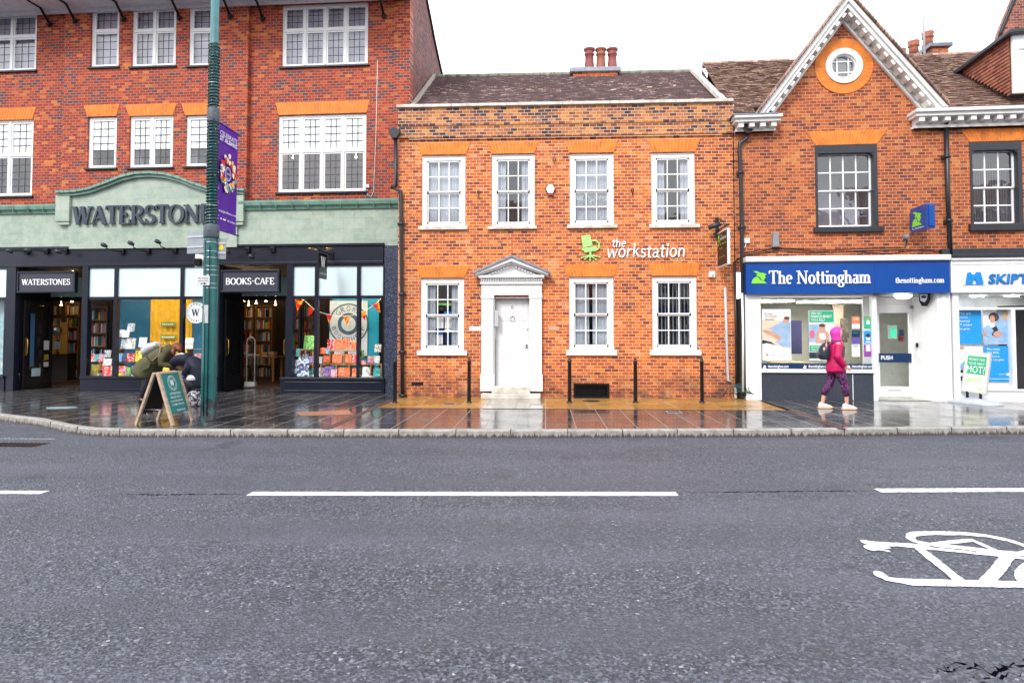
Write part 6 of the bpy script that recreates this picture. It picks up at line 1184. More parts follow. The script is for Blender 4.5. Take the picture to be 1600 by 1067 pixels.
# interior of bank
it = MB(); a, b_ = fa+.05, uM-.1; Ye = 4.5; zc2 = fz0-.06; it.quad((a, Ye, PAV), (b_, Ye, PAV), (b_, Ye, zc2), (a, Ye, zc2)); it.quad((a, 0, PAV), (a, Ye, PAV), (a, Ye, zc2), (a, 0, zc2)); it.quad((b_, 0, PAV), (b_, 0, zc2), (b_, Ye, zc2), (b_, Ye, PAV)); it.quad((a, 0, zc2), (b_, 0, zc2), (b_, Ye, zc2), (a, Ye, zc2)); it.quad((a, 0.01, PAV+.01), (b_, 0.01, PAV+.01), (b_, Ye, PAV+.01), (a, Ye, PAV+.01))
it.build('bank_interior', mat('bank_walls', (.36, .37, .33), .7, var=.06), bk)
M_panel = mat('ceiling_panel_lit', (1, .98, .92), .5, bump=0, var=0, emit=12)
for x, y, w_ in ((1208, 474, .45), (1280, 470, .5), (1310, 473, .5), (1338, 475, .2)):
    d = 2.2 if x != 1208 else 1.6; a = F.p(x, y, d)[0]; mb = MB(); mb.box(a-w_, a+w_, d-.25, d+.25, zc2-.03, zc2-.01); mb.build('ceiling_light', M_panel, bk)
mb = MB(); a, b_ = F.p(1236, 540, 2.5)[0], F.p(1253, 540, 2.5)[0]; mb.box(a, b_, 2.5, 2.55, 1.1, 2.0); mb.build('blue_wall_screen', mat('violet_screen', (.02, .02, .07), .4), bk)
mb = MB(); a, b_ = F.p(1300, 540, 3)[0], F.p(1316, 540, 3)[0]; mb.box(a, b_, 2.9, 3, PAV, zc2-.04); mb.build('inner_column', mat('tan_column', (.12, .085, .06), .6), bk)
for px in ((1313, 498, 1324, 509), (1318, 520, 1324, 535), (1314, 515, 1326, 528)): a, b_, c, e = F.r(*px, 2.88); mb = MB(); mb.box(a, b_, 2.86, 2.88, c, e); mb.build('wall_picture', M_dark, bk)
mb = MB(); a, b_ = F.p(1205, 540, 1.9)[0], F.p(1262, 540, 1.9)[0]; mb.box(a, b_, 1.9, 2.4, .85, .9); mb.box(a, a+.05, 1.9, 2.4, PAV, .85); mb.box(b_-.05, b_, 1.9, 2.4, PAV, .85); mb.build('desk', mat('beech_desk', (.42, .33, .2), .5), bk)
M_skin = mat('poster_skin', (.62, .34, .24), .5)
def poster(px, d, lab, bg, items, Fr=F, name='window_poster', th=.006):
    u0, u1, z0, z1 = Fr.r(*px, d); W_, H_ = u1-u0, z1-z0; t = thing(name, lab, 'poster', Fr.world(u0, d, z0), Fr.a); mb = MB(); mb.box(0, W_, 0, th, 0, H_); mb.build('sheet', bg, t)
    for k, (typ, m_, *r) in enumerate(items):
        mb = MB(); e = -.0012*(k+1)
        if typ == 'r': a, b_, c, dd_ = r; mb.box(a*W_, b_*W_, e, 0, c*H_, dd_*H_); nm = 'panel_print'
        elif typ == 't': txt, a, b_, c, dd_ = r; text_on(mb, txt, a*W_, b_*W_, c*H_, dd_*H_, e, .008); nm = 'lettering'
        elif typ == 'e': a, c, ra, rb = r; mb.disc(a*W_, c*H_, rb*H_, e, 0, 24, ra*W_); nm = 'figure_print'
        elif typ == 'p': mb.prism([(a*W_, c*H_) for a, c in r[0]], e, 0); nm = 'figure_print'
        mb.build(nm, m_, t)
    return t
M_orT = mat('orange_ink', (.75, .22, .10), .5); M_pg = mat('poster_green', (.03, .42, .22), .4, var=.04); M_pl = mat('pale_blue_ink', (.35, .48, .68), .5, var=.2); M_hair = mat('brown_hair_ink', (.10, .05, .04), .5); M_pk = mat('pink_ink', (.70, .15, .28), .4); M_ink = mat('dark_ink', (.02, .03, .05), .5)
poster((1191, 483, 1236, 563), -.065, 'white window poster asking about your mortgage with reclining figure, leftmost in the bank window', M_white, [
    ('p', mat('cream_ink', (.75, .62, .48), .5), [(0, .42), (0, .78), (.5, .80), (.98, .72), (.98, .3), (.5, .28)]), ('p', M_pl, [(.22, .62), (.45, .68), (.72, .78), (.98, .74), (.98, .24), (.70, .26), (.45, .36), (.62, .45), (.4, .55)]), ('e', M_skin, .84, .78, .11, .055), ('e', M_hair, .86, .825, .10, .03),
    ('p', M_skin, [(.05, .60), (.35, .57), (.68, .44), (.60, .38), (.3, .48), (.03, .56)]), ('p', M_ink, [(.0, .32), (.15, .34), (.45, .30), (.30, .36), (.0, .40)]), ('t', M_ink, 'Is your', .10, .38, .89, .93), ('t', M_orT, 'mortgage', .10, .52, .84, .88), ('t', M_ink, 'the best', .10, .42, .785, .82), ('e', M_orT, .15, .11, .035, .02), ('t', M_grey, 'Mortgages', .2, .45, .1, .12), ('t', M_pg, 'Nottingham', .6, .9, .1, .12)])
poster((1264, 485, 1304, 563), -.065, 'green and white window poster with two photo figures, partly behind the backpack', M_white, [
    ('r', M_pg, .02, .98, .76, .99), ('r', M_pl, .0, .45, .36, .72), ('p', M_skin, [(.25, .34), (.3, .55), (.42, .62), (.62, .62), (.78, .54), (.82, .34)]), ('e', M_skin, .52, .66, .13, .06), ('e', M_hair, .52, .70, .13, .035), ('p', M_wtext, [(.42, .42), (.40, .54), (.62, .54), (.66, .42)]), ('e', M_pk, .12, .52, .1, .08), ('r', M_pg, .02, .6, .18, .30), ('r', M_ink, .0, .98, .04, .16),
    ('t', M_wtext, 'FREE GIFT', .08, .5, .92, .96), ('t', M_wtext, 'FINANCES BENEFIT', .08, .9, .85, .905), ('t', M_wtext, 'YOU ALL?', .08, .62, .785, .835), ('t', M_wtext, 'Book a', .08, .5, .255, .28), ('t', M_wtext, 'free review', .08, .55, .20, .235)])
for i, (x0, y0, m_, lab, its) in enumerate(((1331, 494, M_wtext, 'small red and white leaflet, top left of the six in the bank window', [('r', M_orT, 0, 1, .38, 1), ('t', M_wtext, 'HOME', .15, .85, .7, .85)]), (1350, 494, M_pg, 'small green leaflet, top right of the six in the bank window', [('p', M_wtext, [(.3, .35), (.3, .6), (.5, .72), (.7, .6), (.7, .35)]), ('r', M_orT, .2, .8, .8, .9)]),
    (1331, 517, M_dkblue, 'small navy and teal leaflet, middle left of the six in the bank window', [('r', M_tealbd, .1, .8, .8, .9), ('r', mat('violet_ink', (.15, .08, .35), .5), 0, 1, 0, .5)]), (1350, 517, M_sky, 'small bright blue leaflet with white badge, middle right of the six', [('e', M_wtext, .5, .45, .28, .2), ('e', M_dkblue, .5, .62, .3, .16), ('r', M_wtext, .2, .8, .08, .16)]),
    (1331, 538, M_wtext, 'small mostly white leaflet, bottom left of the six in the bank window', [('r', M_pg, .1, .8, .84, .92)]), (1350, 538, mat('magenta_leaflet', (.30, .05, .36), .4), 'small purple leaflet, bottom right of the six in the bank window', [('r', M_wtext, .25, .8, .45, .95)]))):
    poster((x0, y0, x0+12.5, y0+19.5), -.065, lab, m_, its, name='window_leaflet')
# things seen behind the bank door
poster((1389, 508, 1402, 529), 1.6, 'green lit notice screen seen through the bank door', M_wtext, [('r', mat('mint_screen', (.05, .5, .3), .4, bump=0, emit=.6), .1, .9, .08, .92), ('r', M_wtext, .3, .7, .66, .84)], name='notice_screen', th=.06)
for p, m_, nm, lab in (((1407, 515, 1412, 525), mat('blue_sign_box', (.03, .15, .35), .5), 'wall_notice', 'small blue notice on the inner wall behind the bank door'), ((1405.5, 526, 1411.5, 533), mat('fire_red', (.5, .03, .03), .5), 'fire_call_point', 'small red fire call point below the blue notice behind the door')):
    u0, u1, z0, z1 = F.r(*p, 1.6); mb = MB(); mb.box(0, u1-u0, 0, .04, 0, z1-z0); mb.box(.02, u1-u0-.02, -.01, 0, .02, z1-z0-.02); o_ = mb.build(nm, m_); o_.location = F.world(u0, 1.6, z0); o_.rotation_euler.z = F.a; tag(o_, lab, 'notice')
mb = MB(); a, b_ = F.p(1372, 540, 1.64)[0], F.p(1425, 540, 1.64)[0]; mb.box(a, b_, 1.66, 1.7, PAV, zc2-.1); mb.build('inner_wall', mat('bank_inner_wall', (.42, .43, .42), .7), bk)
# upper wall kit
a, b_, c, e = F.r(1205, 364, 1217, 386, -.05); mb = MB(); mb.prism([(0.01, 0), (b_-a-.01, 0), (b_-a-.03, e-c), (.03, e-c)], -.12, 0); mb.box(.03, b_-a-.03, -.125, -.119, .03, .1); o_ = mb.build('wall_bracket_box', M_grey, None, .01); o_.location = F.world(a, 0, c); o_.rotation_euler.z = F.a; tag(o_, 'tapered grey box on the brick above the blue fascia', 'box')
u, z = F.p(1417, 370, -.1); t = thing('camera_dome', 'small grey camera on the brick below the blue box sign', 'camera', F.world(u, 0, z), F.a); mb = MB(); mb.ball((0, -.1, 0), .055, .06, .055); mb.build('lens_housing', M_grey, t); mb = MB(); mb.box(-.04, .04, -.05, 0, -.04, .06); mb.tube([(0, -.02, -.03), (0, -.02, -.22)], .012, 6); mb.build('mount', M_grey, t)
u, z = F.p(1168, 376, -.1); mb = MB(); mb.box(-.06, .06, -.07, 0, -.05, .06); mb.tube([(-.02, -.03, -.05), (-.03, -.03, -.13), (-.09, -.03, -.17)], .012, 6); o_ = mb.build('junction_box', M_white, None, .008); o_.location = F.world(u, 0, z); o_.rotation_euler.z = F.a; tag(o_, 'small white cable box beside the left black pipe of the gabled building', 'box')
mb = MB()
for k, pts in enumerate((((1163, 396), (1190, 390), (1235, 388), (1300, 391), (1360, 388), (1415, 387), (1417, 376)), ((1145, 412), (1160, 400), (1185, 394), (1215, 387), (1240, 390), (1300, 395), (1360, 392), (1420, 390), (1484, 396)), ((1150, 405), (1175, 399), (1212, 392), (1260, 396), (1330, 394), (1390, 397), (1440, 390), (1484, 393)), ((1487, 396), (1520, 395), (1560, 397), (1640, 392)))):
    mb.tube([(F.p(*p, -.06)[0], -.05-.02*k, F.p(*p, -.06)[1]) for p in pts], .012, 5)
o_ = mb.build('overhead_cables', M_black); o_.location = F.o; o_.rotation_euler.z = F.a; tag(o_, 'black cables sagging along the brick above the shop fascias', 'cables')
# blue projecting box sign
u, z = F.p(1423, 347, 0); t = thing('projecting_sign', 'blue projecting box sign with green emblem over the bank entrance', 'sign', F.world(u+.02, 0, z), F.a); H_ = .27
mb = MB(); mb.box(-.04, .04, -.12, 0, -.2, .2); mb.build('wall_plate', M_blue, t); mb = MB(); mb.box(-.09, .09, -.80, -.12, -H_, H_); mb.box(-.05, .05, -.83, -.80, -H_+.04, H_-.04); mb.build('box', M_blue, t, .006); mb = MB(); P = lambda x, y: Vector((-.0915, -.2-.4*x, -.16+.36*y))
for p in ([(.0, .98), (.12, .90), (.35, .92), (.55, .80), (.78, .78), (1.0, .66), (.86, .60), (.92, .42), (.84, .36), (.86, .28), (.70, .22), (.62, .34), (.52, .50), (.30, .60), (.40, .74), (.22, .82)], [(.0, .0), (.05, .26), (.20, .44), (.42, .52), (.50, .36), (.62, .22), (.78, .20), (1.0, .0)]):
    tmp = MB(); tmp.prism(p, 0, .003); mb.add([P(v[0], v[2])+Vector((-v[1], 0, 0)) for v in tmp.v], tmp.f)
mb.build('green_emblem', M_green, t); mb = MB(); vs, fs = bfont('The Nottingham', lambda x, y: P(0, 0)+Vector((0, -x, y-.08)), .5, .05); mb.add(vs, fs); mb.build('lettering', M_wtext, t)

# ================================================================== FAR RIGHT: SECOND BANK
sk_ = thing('white_front_bank', 'brick building with white bank shopfront at the right photo edge', 'building', FN.o, FN.a); rm = MB()
uE = uM+7; mb = MB(); wall(mb, uM+.002, uE, zF-.3, zC+.0, [h2], 0.002, .3, .14); mb.build('brick_wall', M_brickN, sk_)
dark_sash(sk_, (1516, 222, 1597, 350), 3, (1513, 349, 1603, 361), 'slats'); rm.build('room', M_room, sk_)
lintel(sk_, (F.p(1500, 201)[0], F.p(1612, 201)[0]), (F.p(1515, 221)[0], F.p(1598, 221)[0]), F.p(1560, 201)[1], F.p(1560, 221)[1], 0, M_rub2)
tile_roof(sk_, 'roof', (6.02, -.2, zr0-.10), (1, 0, 0), Sd, 6, L2+.1, M_tileN); mb = MB(); mb.tube([(6.02, yy-15.35, zrr-.02), (12, yy-15.35, zrr-.02)], .09, 10); mb.build('ridge_tiles', M_tileN, sk_)
mb = MB(); mb.quad((6.02, yy-15.3, zrr-.03), (12, yy-15.3, zrr-.03), (12, 8, 6), (6.02, 8, 6)); mb.build('rear_roof', M_tileN, sk_)
mb = MB(); a = F.p(1487, 430, -.3)[0]; zf0 = F.p(1545, 457, -.3)[1]; zf1 = F.p(1545, 406, -.3)[1]; mb.box(a, uE, -.28, 0, zf0, zf1); mb.box(a, uE, -.33, 0, zf1, zf1+.05); mb.box(a+.03, uE, -.295, -.28, zf1-.1, zf1-.07); mb.build('white_fascia', M_white, sk_, .004)
mb = MB(); mb.box(a-.0, uE, -.36, 0, zf1+.055, zf1+.13); mb.box(a-.1, uE, -.14, 0, zf1+.13, zf1+.28); mb.build('lead_ledge', M_gunm, sk_, .01)
mb = MB(); z0_, z1_ = F.p(1570, 443.5, -.3)[1], F.p(1570, 427.5, -.3)[1]; a0 = F.p(1543, 435, -.3)[0]; vs, fs = bfont('SKIPTON', FP(a0, z0_, -.31), 1.36, z1_-z0_, bold=.035); mb.add([(v.x+.12*(v.z-z0_), v.y, v.z) for v in vs], fs); mb.add([(v.x+.12*(v.z-z0_)+.008, v.y+.02, v.z-.008) for v in vs], fs); mb.build('fascia_lettering', mat('strong_blue', (.0, .16, .48), .4), sk_)
mb = MB(); q = lambda x, y: F.p(x, y, -.3); mb.prism([q(1509, 443), q(1512, 426), q(1516, 425), q(1519, 429), q(1523, 429), q(1526, 425), q(1532, 425), q(1537, 443), q(1525.5, 443), q(1525, 438), q(1523, 436.5), q(1520.5, 438), q(1520, 443)], -.31, -.28); mb.prism([q(1505, 445.5), q(1520, 444), q(1541, 445.5), q(1520, 445)], -.3, -.28); mb.build('tower_emblem', mat('strong_blue2', (.0, .22, .62), .4), sk_)
wd = -.12; fr = MB(); zz = lambda y: F.p(1545, y, wd)[1]; gx = lambda x: F.p(x, 540, wd)[0]
fr.box(gx(1487), gx(1496.5), -.2, .05, PAV, zf0); fr.box(gx(1496.5), uE, -.16, .02, zz(484), zz(480.5)); fr.box(gx(1496.5), uE, -.17, .02, PAV+.25, zz(608)); fr.box(gx(1496.5), uE, -.14, .02, PAV, PAV+.25); fr.box(gx(1580), gx(1586), -.16, .02, zz(608), zz(484)); fr.box(gx(1496.5), uE, -.16, .02, zz(460), zf0); fr.build('shopfront_frame', M_white, sk_, .006)
mb = MB(); mb.quad((gx(1496.5), -.08, PAV+.25), (uE, -.08, PAV+.25), (uE, -.08, zz(460)), (gx(1496.5), -.08, zz(460))); mb.build('shop_window_glass', M_shopg, sk_)
it = MB(); a, b_ = gx(1497), uE; it.quad((a, 1.3, PAV), (b_, 1.3, PAV), (b_, 1.3, zf0), (a, 1.3, zf0)); it.quad((a, 0, PAV), (a, 3, PAV), (a, 3, zf0), (a, 0, zf0)); it.quad((a, 0, zf0-.01), (b_, 0, zf0-.01), (b_, 3, zf0-.01), (a, 3, zf0-.01)); it.quad((a, 0, PAV+.01), (b_, 0, PAV+.01), (b_, 3, PAV+.01), (a, 3, PAV+.01)); it.quad((b_, 3, PAV), (b_, 0, PAV), (b_, 0, zf0), (b_, 3, zf0)); it.build('bank_interior', mat('white_bank_walls', (.8, .82, .84), .7), sk_)
mb = MB(); mb.box(gx(1497), gx(1581), .02, .03, PAV+.25, zz(597)); mb.build('white_window_film', M_white, sk_); mb = MB(); mb.box(gx(1590), uE, .5, .53, PAV, 2.3); mb.build('inner_door', mat('brown_black_door', (.02, .015, .02), .4), sk_)
for x in (1527, 1581): a = F.p(x, 463, .7)[0]; mb = MB(); mb.lathe([(0, 0), (.14, 0), (.14, -.02), (0, -.021)], (a, .7, zf0-.02), 12); mb.build('ceiling_light', M_panel, sk_)
poster((1496.8, 485, 1533.5, 537.5), -.02, 'bright blue poster whose white words begin The gift, upper left in the right bank window', M_sky, [('t', M_wtext, 'The gift', .02, .58, .87, .94), ('t', M_wtext, "you've", .02, .42, .76, .82), ('t', M_wtext, 'waited', .02, .50, .655, .715), ('t', M_wtext, '17 years', .02, .60, .53, .60), ('t', M_wtext, 'to give', .02, .5, .41, .48)])
M_cl = mat('pale_skyblue_ink', (.30, .48, .75), .5, var=.25)
poster((1536.5, 485, 1578, 538), -.02, 'photo poster of two people huddled together, upper right in the right bank window', M_pl, [('r', M_wtext, 0, .5, .5, 1), ('e', M_hair, .40, .80, .2, .14), ('e', M_skin, .34, .74, .10, .12), ('e', mat('blond_ink', (.6, .42, .25), .5), .85, .86, .16, .14), ('p', M_cl, [(.4, .62), (.55, .70), (.98, .60), (.98, .1), (.55, .08), (.50, .4)]), ('p', M_ink, [(.2, .42), (.48, .55), (.55, .42), (.35, .25)]), ('p', M_cl, [(.0, .5), (.2, .58), (.38, .40), (.22, .2), (.0, .3)]), ('e', M_skin, .52, .3, .16, .09), ('e', M_skin, .06, .32, .07, .06)])
poster((1497, 541, 1536, 594), -.02, 'pale photo poster behind the small MOT board, lower left in the right bank window', M_wtext, [('p', M_cl, [(0, .4), (.3, .6), (.5, .8), (.98, .7), (.98, .2), (.4, .1)]), ('r', M_ink, 0, .3, .0, .12), ('r', M_ink, 0, .28, .22, .3), ('e', M_skin, .15, .95, .12, .05)])
poster((1538.5, 540.5, 1580, 596), -.02, 'bright blue poster whose white words begin The more, lower right in the right bank window', M_sky, [('t', M_wtext, 'The more', .08, .58, .88, .94), ('t', M_wtext, 'you save,', .08, .55, .77, .84), ('t', M_wtext, 'the more', .08, .56, .68, .735), ('t', M_wtext, 'you can give', .08, .72, .57, .64), ('t', M_wtext, 'SKIPTON', .52, .76, .19, .22), ('p', M_wtext, [(.80, .17), (.82, .24), (.92, .24), (.94, .17)]), ('r', M_wtext, .12, .92, .07, .08)])
# dormer on the right roof
a0, zt = F.p(1581, 55, -.0); a1 = a0+1.6; zb = F.p(1583, 146, -.0)[1]; back = 1.95; dm = MB(); dm.box(a0, a1, -.02, .06, zb, zt); dm.box(a0+.12, a1, -.05, -.02, zt-.35, zt-.28)
rt = thing('dormer', 'tile hung dormer with white front at the upper right photo corner', 'dormer', FN.o, FN.a); dm.build('white_front', M_white, rt, .01); mb = MB()
mb.add([(a0+.01, .06, zb), (a0+.01, .06, zt-.02), (a0+.01, back, zt-.02)], [(0, 1, 2)])
for i in range(16):
    z = zb+(zt-zb)*i/16; y1 = .06+(back-.06)*(i+1)/16; mb.quad((a0-.03, .06, z-.01), (a0-.03, y1, z-.01), (a0-.0, y1, z+.12), (a0-.0, .06, z+.12))
mb.build('tile_hung_cheek', M_tileC, rt)
mb = MB(); mb.obox((a0+.7, .95, zt+.04), (.85, 0, .06), (0, 1.12, -.04), (0, 0, .05)); mb.build('roof', M_gunm, rt, .02)
M_brickSide2 = brick_mat('brown_red_brick', [(0, (.10, .03, .03)), (.5, (.26, .07, .05)), (1, (.40, .13, .07))], (.34, .24, .2), seed=4)  # brown-red is the far gable brick's own colour
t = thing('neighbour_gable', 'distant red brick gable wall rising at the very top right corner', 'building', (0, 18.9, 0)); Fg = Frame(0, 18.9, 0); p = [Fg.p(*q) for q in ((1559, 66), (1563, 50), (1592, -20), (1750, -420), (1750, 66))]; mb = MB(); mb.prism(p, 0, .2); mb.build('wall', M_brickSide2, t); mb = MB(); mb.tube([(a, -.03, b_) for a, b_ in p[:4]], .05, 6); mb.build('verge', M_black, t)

# ================================================================== STREET FURNITURE
def bollard_proto():
    t = thing('bollard', '', 'bollard'); mb = MB(); mb.lathe([(.045, 0), (.043, .05), (.038, .88), (.046, .885), (.046, .91), (.034, .93), (.028, .97), (.012, .995)], (0, 0, 0), 16); mb.build('post', M_black, t)
    mb = MB(); mb.lathe([(.062, 0), (.06, .03), (.046, .035)], (0, 0, 0), 16); mb.build('base_collar', M_iron, t); return t
b0 = bollard_proto()
for i, (x, lab) in enumerate(((617, 'black iron bollard beside the rain pipe, by the bookshop granite pilaster'), (733, 'black iron bollard between the white door and the first ground floor window'), (890, 'black iron bollard at the left edge of the basement grille'), (993, 'black iron bollard between the two right ground floor windows'), (1097, 'black iron bollard furthest right, near the loose cables'))):
    o_ = b0 if i == 0 else copy_tree(b0); X, Y = gp(x, 629.5); o_.location = (X, Y, PAV+.003); tag(o_, lab, 'bollard', 'bollards in front of the brick house')
# lamp column
X, Y = gp(325.5, 657); lc = thing('lamp_column', 'tall teal painted street lamp column wound with dark string lights', 'lamp post', (X, Y, PAV))
zsh = at(326, 368, Y).z-PAV
def teal():
    k = NT('flaking_teal_paint'); v = k.coord(); n = k.noise(v, 9, 6, .75); n2 = k.noise(v, 2, 4); sp = k.n('SeparateXYZ'); k.l(v, sp.inputs[0]); c = k.mix(k_range(k, n2, .35, .7, 0, 1), (.004, .075, .08), (.012, .15, .15))
    ad = k.n('Math', operation='ADD'); k.l(n, ad.inputs[0]); k.l(k_range(k, sp.outputs[2], .3, .55, .12, -.10), ad.inputs[1]); c = k.mix(k_range(k, ad.outputs[0], .56, .60, 0, 1), c, (.02, .025, .03)); nn = k.noise(v, 35, 4, .8); c = k.mix(k_range(k, nn, .66, .7, 0, .5), c, (.4, .5, .5))
    k.l(c, k.b.inputs['Base Color']); k.b.inputs['Roughness'].default_value = .35; k.bump(n, .4, .01); return k.m
M_col = teal()
mb = MB(); mb.lathe([(.145, 0), (.135, .02), (.128, .4), (.122, zsh-.12), (.11, zsh-.03), (.082, zsh+.06), (.078, zsh+1)], (0, 0, 0), 12); mb.build('base_shaft', M_col, lc)
mb = MB(); mb.lathe([(.078, zsh+.9), (.074, 5.5), (.07, 8.5)], (0, 0, 0), 18); mb.build('upper_shaft', mat('sea_green_paint', (.03, .15, .17), .35, var=.25), lc)
za, zb_ = at(326, 480, Y).z-PAV, at(331, 70, Y).z-PAV; mb = MB(); pts = []; turns = 62; N_ = turns*9
za2 = zsh+.02
for i in range(N_+1): a = 2*math.pi*i/9; z = za2+(zb_-za2)*i/N_+rnd.uniform(-.006, .006); r_ = .093+rnd.uniform(-.002, .006)+(.03 if z < zsh+.08 else 0); pts.append((r_*math.cos(a), r_*math.sin(a), z))
mb.tube(pts, .0125, 5); mb.build('string_light_cable', mat('dark_green_cable', (.008, .05, .05), .4), lc); mb = MB()
for i in range(0, N_, 5): p = pts[i]; d_ = Vector((p[0], p[1], 0)).normalized()*rnd.uniform(.01, .03); q = (p[0]+d_.x, p[1]+d_.y, p[2]+rnd.uniform(-.02, .02)); mb.tube([p, q], .006, 4)
mb.build('string_light_bulbs', M_lgrey, lc); mb = MB()
for y, k in ((132, 2), (186, 2), (190, 1), (322, 2), (380, 2), (394, 1), (404, 1), (417, 1), (423, 1), (431, 1), (444, 1), (451, 1)): z = at(330, y, Y).z-PAV; rr = .092 if z > zsh+.05 else .120; mb.lathe([(rr+.006, z), (rr+.008, z+.006), (rr+.006, z+.012)], (0, 0, 0), 16)
mb.build('steel_strap', M_steel, lc); mb = MB()
for y0, y1 in ((170, 192), (352, 372)): z0, z1 = at(330, y1, Y).z-PAV, at(330, y0, Y).z-PAV; r_ = .1 if z0 > zsh else .128; mb.lathe([(r_, z0), (r_+.004, z0+.01), (r_+.004, z1-.01), (r_, z1)], (0, 0, 0), 16)
mb.build('grey_sleeve', mat('dull_sleeve', (.07, .09, .11), .5), lc); mb = MB(); mb.tube([(.04, -.13, .1), (.045, -.132, 1.5), (.04, -.128, zsh-.2)], .008, 5); mb.tube([(-.02, -.138, .1), (-.02, -.134, 1.4), (-.05, -.12, zsh-.1)], .006, 5); mb.build('cable', M_black, lc)
mb = MB(); za, zb2 = at(326, 505, Y).z-PAV, at(326, 477, Y).z-PAV
mb.obox((.0, -.132, (za+zb2)/2), (.04, 0, 0), (0, .003, 0), (0, 0, (zb2-za)/2)); mb.build('pole_sticker', M_lgrey, lc)
# banner (perpendicular to the kerb, going back towards the shop)
bx = at(338, 188, Y).x-X; zt = at(338, 189, Y).z; zb_ = at(338, 356, Y).z; bw_ = .80; bn = thing('street_banner', 'purple street banner reading CELEBRATE ST ALBANS with flower ring, fixed on lamp column', 'banner', (X+bx-.0, Y, 0))
vs = []; nn_ = 14; mm_ = 10
for j in range(mm_+1):
    for i in range(nn_+1): fx, fz = i/nn_, j/mm_; vs.append((.012*math.sin(fx*5+fz*2)*fx+.012*math.sin(fx*9)*(1-fz)*fx, fx*bw_, zb_+(zt-zb_)*fz))
mb = MB(); mb.smooth = True; k_ = len(vs); mb.add(vs+[(v[0]-.004, v[1], v[2]) for v in vs], [(j*(nn_+1)+i, j*(nn_+1)+i+1, (j+1)*(nn_+1)+i+1, (j+1)*(nn_+1)+i) for j in range(mm_) for i in range(nn_)]+[(k_+j*(nn_+1)+i, k_+(j+1)*(nn_+1)+i, k_+(j+1)*(nn_+1)+i+1, k_+j*(nn_+1)+i+1) for j in range(mm_) for i in range(nn_)])
mb.build('cloth', M_purple, bn); mb = MB()
for z in (zt+.01, zb_-.01): mb.tube([(-.002, -.10, z), (-.002, bw_+.10, z)], .016, 8)
mb.build('arm', M_purple, bn)
BW = lambda x, y: Vector((.018+0*x, .04+x, y)); mb = MB(); Hb = zt-zb_
for txt, x, y, W_, h_ in (('CELEBRATE', .03, Hb*.885, .64, .085), ('ST ALBANS', .03, Hb*.835, .64, .085), ('enjoystalbans.com', .02, Hb*.155, .66, .06), ('St Albans', .42, Hb*.09, .22, .04)):
    vs, fs = bfont(txt, lambda a, b_: Vector((.03, .05+x+a, zb_+y+b_)), W_, h_, bold=.02 if txt == 'ST ALBANS' else 0); mb.add(vs, fs)
for yy_, w_ in ((.08, .05), (.2, .1), (.34, .04)): mb.obox((.032, .08+yy_, zb_+Hb*.09+.02), (.001, 0, 0), (0, w_/2, 0), (0, 0, .014))
cyy, czz = .40, zb_+Hb*.55; rr = lambda r, a: Vector((.03, cyy+r*math.cos(a), czz+r*math.sin(a)*1.15))
for q0, q1 in ((.10, .112), (.075, .080)):
    for i in range(24): a, b_ = 2*math.pi*i/24, 2*math.pi*(i+1)/24; mb.quad(rr(q0, a), rr(q1, a), rr(q1, b_), rr(q0, b_))
vs, fs = bfont('MAKE', lambda a, b_: Vector((.03, cyy-.055+a, czz-.02+b_)), .11, .04); mb.add(vs, fs); mb.build('lettering', M_wtext, bn)
mb = MB(); fm_ = [mat('petal_'+n_, hexc(c), .5) for n_, c in (('red', '#d82838'), ('yellow', '#f0c838'), ('cream', '#f4ead0'), ('green', '#3f8f60'), ('orange', '#f08838'), ('blue', '#58a0c8'))]
for i in range(90):
    a = rnd.uniform(0, 2*math.pi); r_ = rnd.uniform(.17, .30); c = rr(r_, a); mb.m = rnd.choice([0, 0, 1, 1, 2, 2, 2, 3, 4, 5]); s_ = rnd.uniform(.02, .05); mb.add([c+Vector((.002+i*.00012, s_*math.cos(2*math.pi*k/7)*(1+.2*(k % 2)), s_*math.sin(2*math.pi*k/7)*(1+.2*(k % 2)))) for k in range(7)], [tuple(range(7))])
mb.build('flower_ring', fm_, bn)
# signs on the column
def plate(px, dy, m_, name, lab, th=.02, rz=0, extra=None, parentparts=None):
    u0, z1 = [at(px[0], px[1], Y+dy)[i] for i in (0, 2)]; u1, z0 = [at(px[2], px[3], Y+dy)[i] for i in (0, 2)]; t = thing(name, lab, 'sign', ((u0+u1)/2, Y+dy, z0), rz); W_, H_ = u1-u0, z1-z0
    mb = MB(); mb.box(-W_/2, W_/2, 0, th, 0, H_); mb.build('plate', m_, t, .004)
    if extra: extra(t, W_, H_)
    return t
def stif(t, W_, H_):
    mb = MB()
    for f in (.25, .7): mb.box(-W_/2+.01, W_/2-.0, -.014, -.001, H_*f, H_*f+.03)
    mb.build('rail', M_lgrey, t)
plate((290, 361, 321, 396), .02, mat('sign_back_grey', (.30, .34, .38), .4, .3), 'road_sign', 'grey back of a road sign on the left of the teal column', rz=R(-14), extra=stif)
def st2(t, W_, H_): mb = MB(); mb.box(.0, W_*.3, -.004, -.0005, H_*.45, H_*.8); mb.build('sticker', mat('yellow_sticker', (.85, .62, .03), .4), t); stif(t, W_, H_)
plate((333, 372, 352, 405), .02, mat('sign_back_grey', (.30, .34, .38), .4, .3), 'road_sign', 'grey back of a road sign with yellow sticker on the right of the teal column', rz=R(10), extra=st2)
def ex3(t, W_, H_): mb = MB(); mb.box(-W_/2+.02, W_/2-.02, -.09, -.001, .01, H_*.62); mb.build('lens_box', M_black, t, .01)
plate((305, 397, 318, 417), .02, M_white, 'sensor_box', 'small white and black sensor box on the left of the teal column', th=.1, extra=ex3)
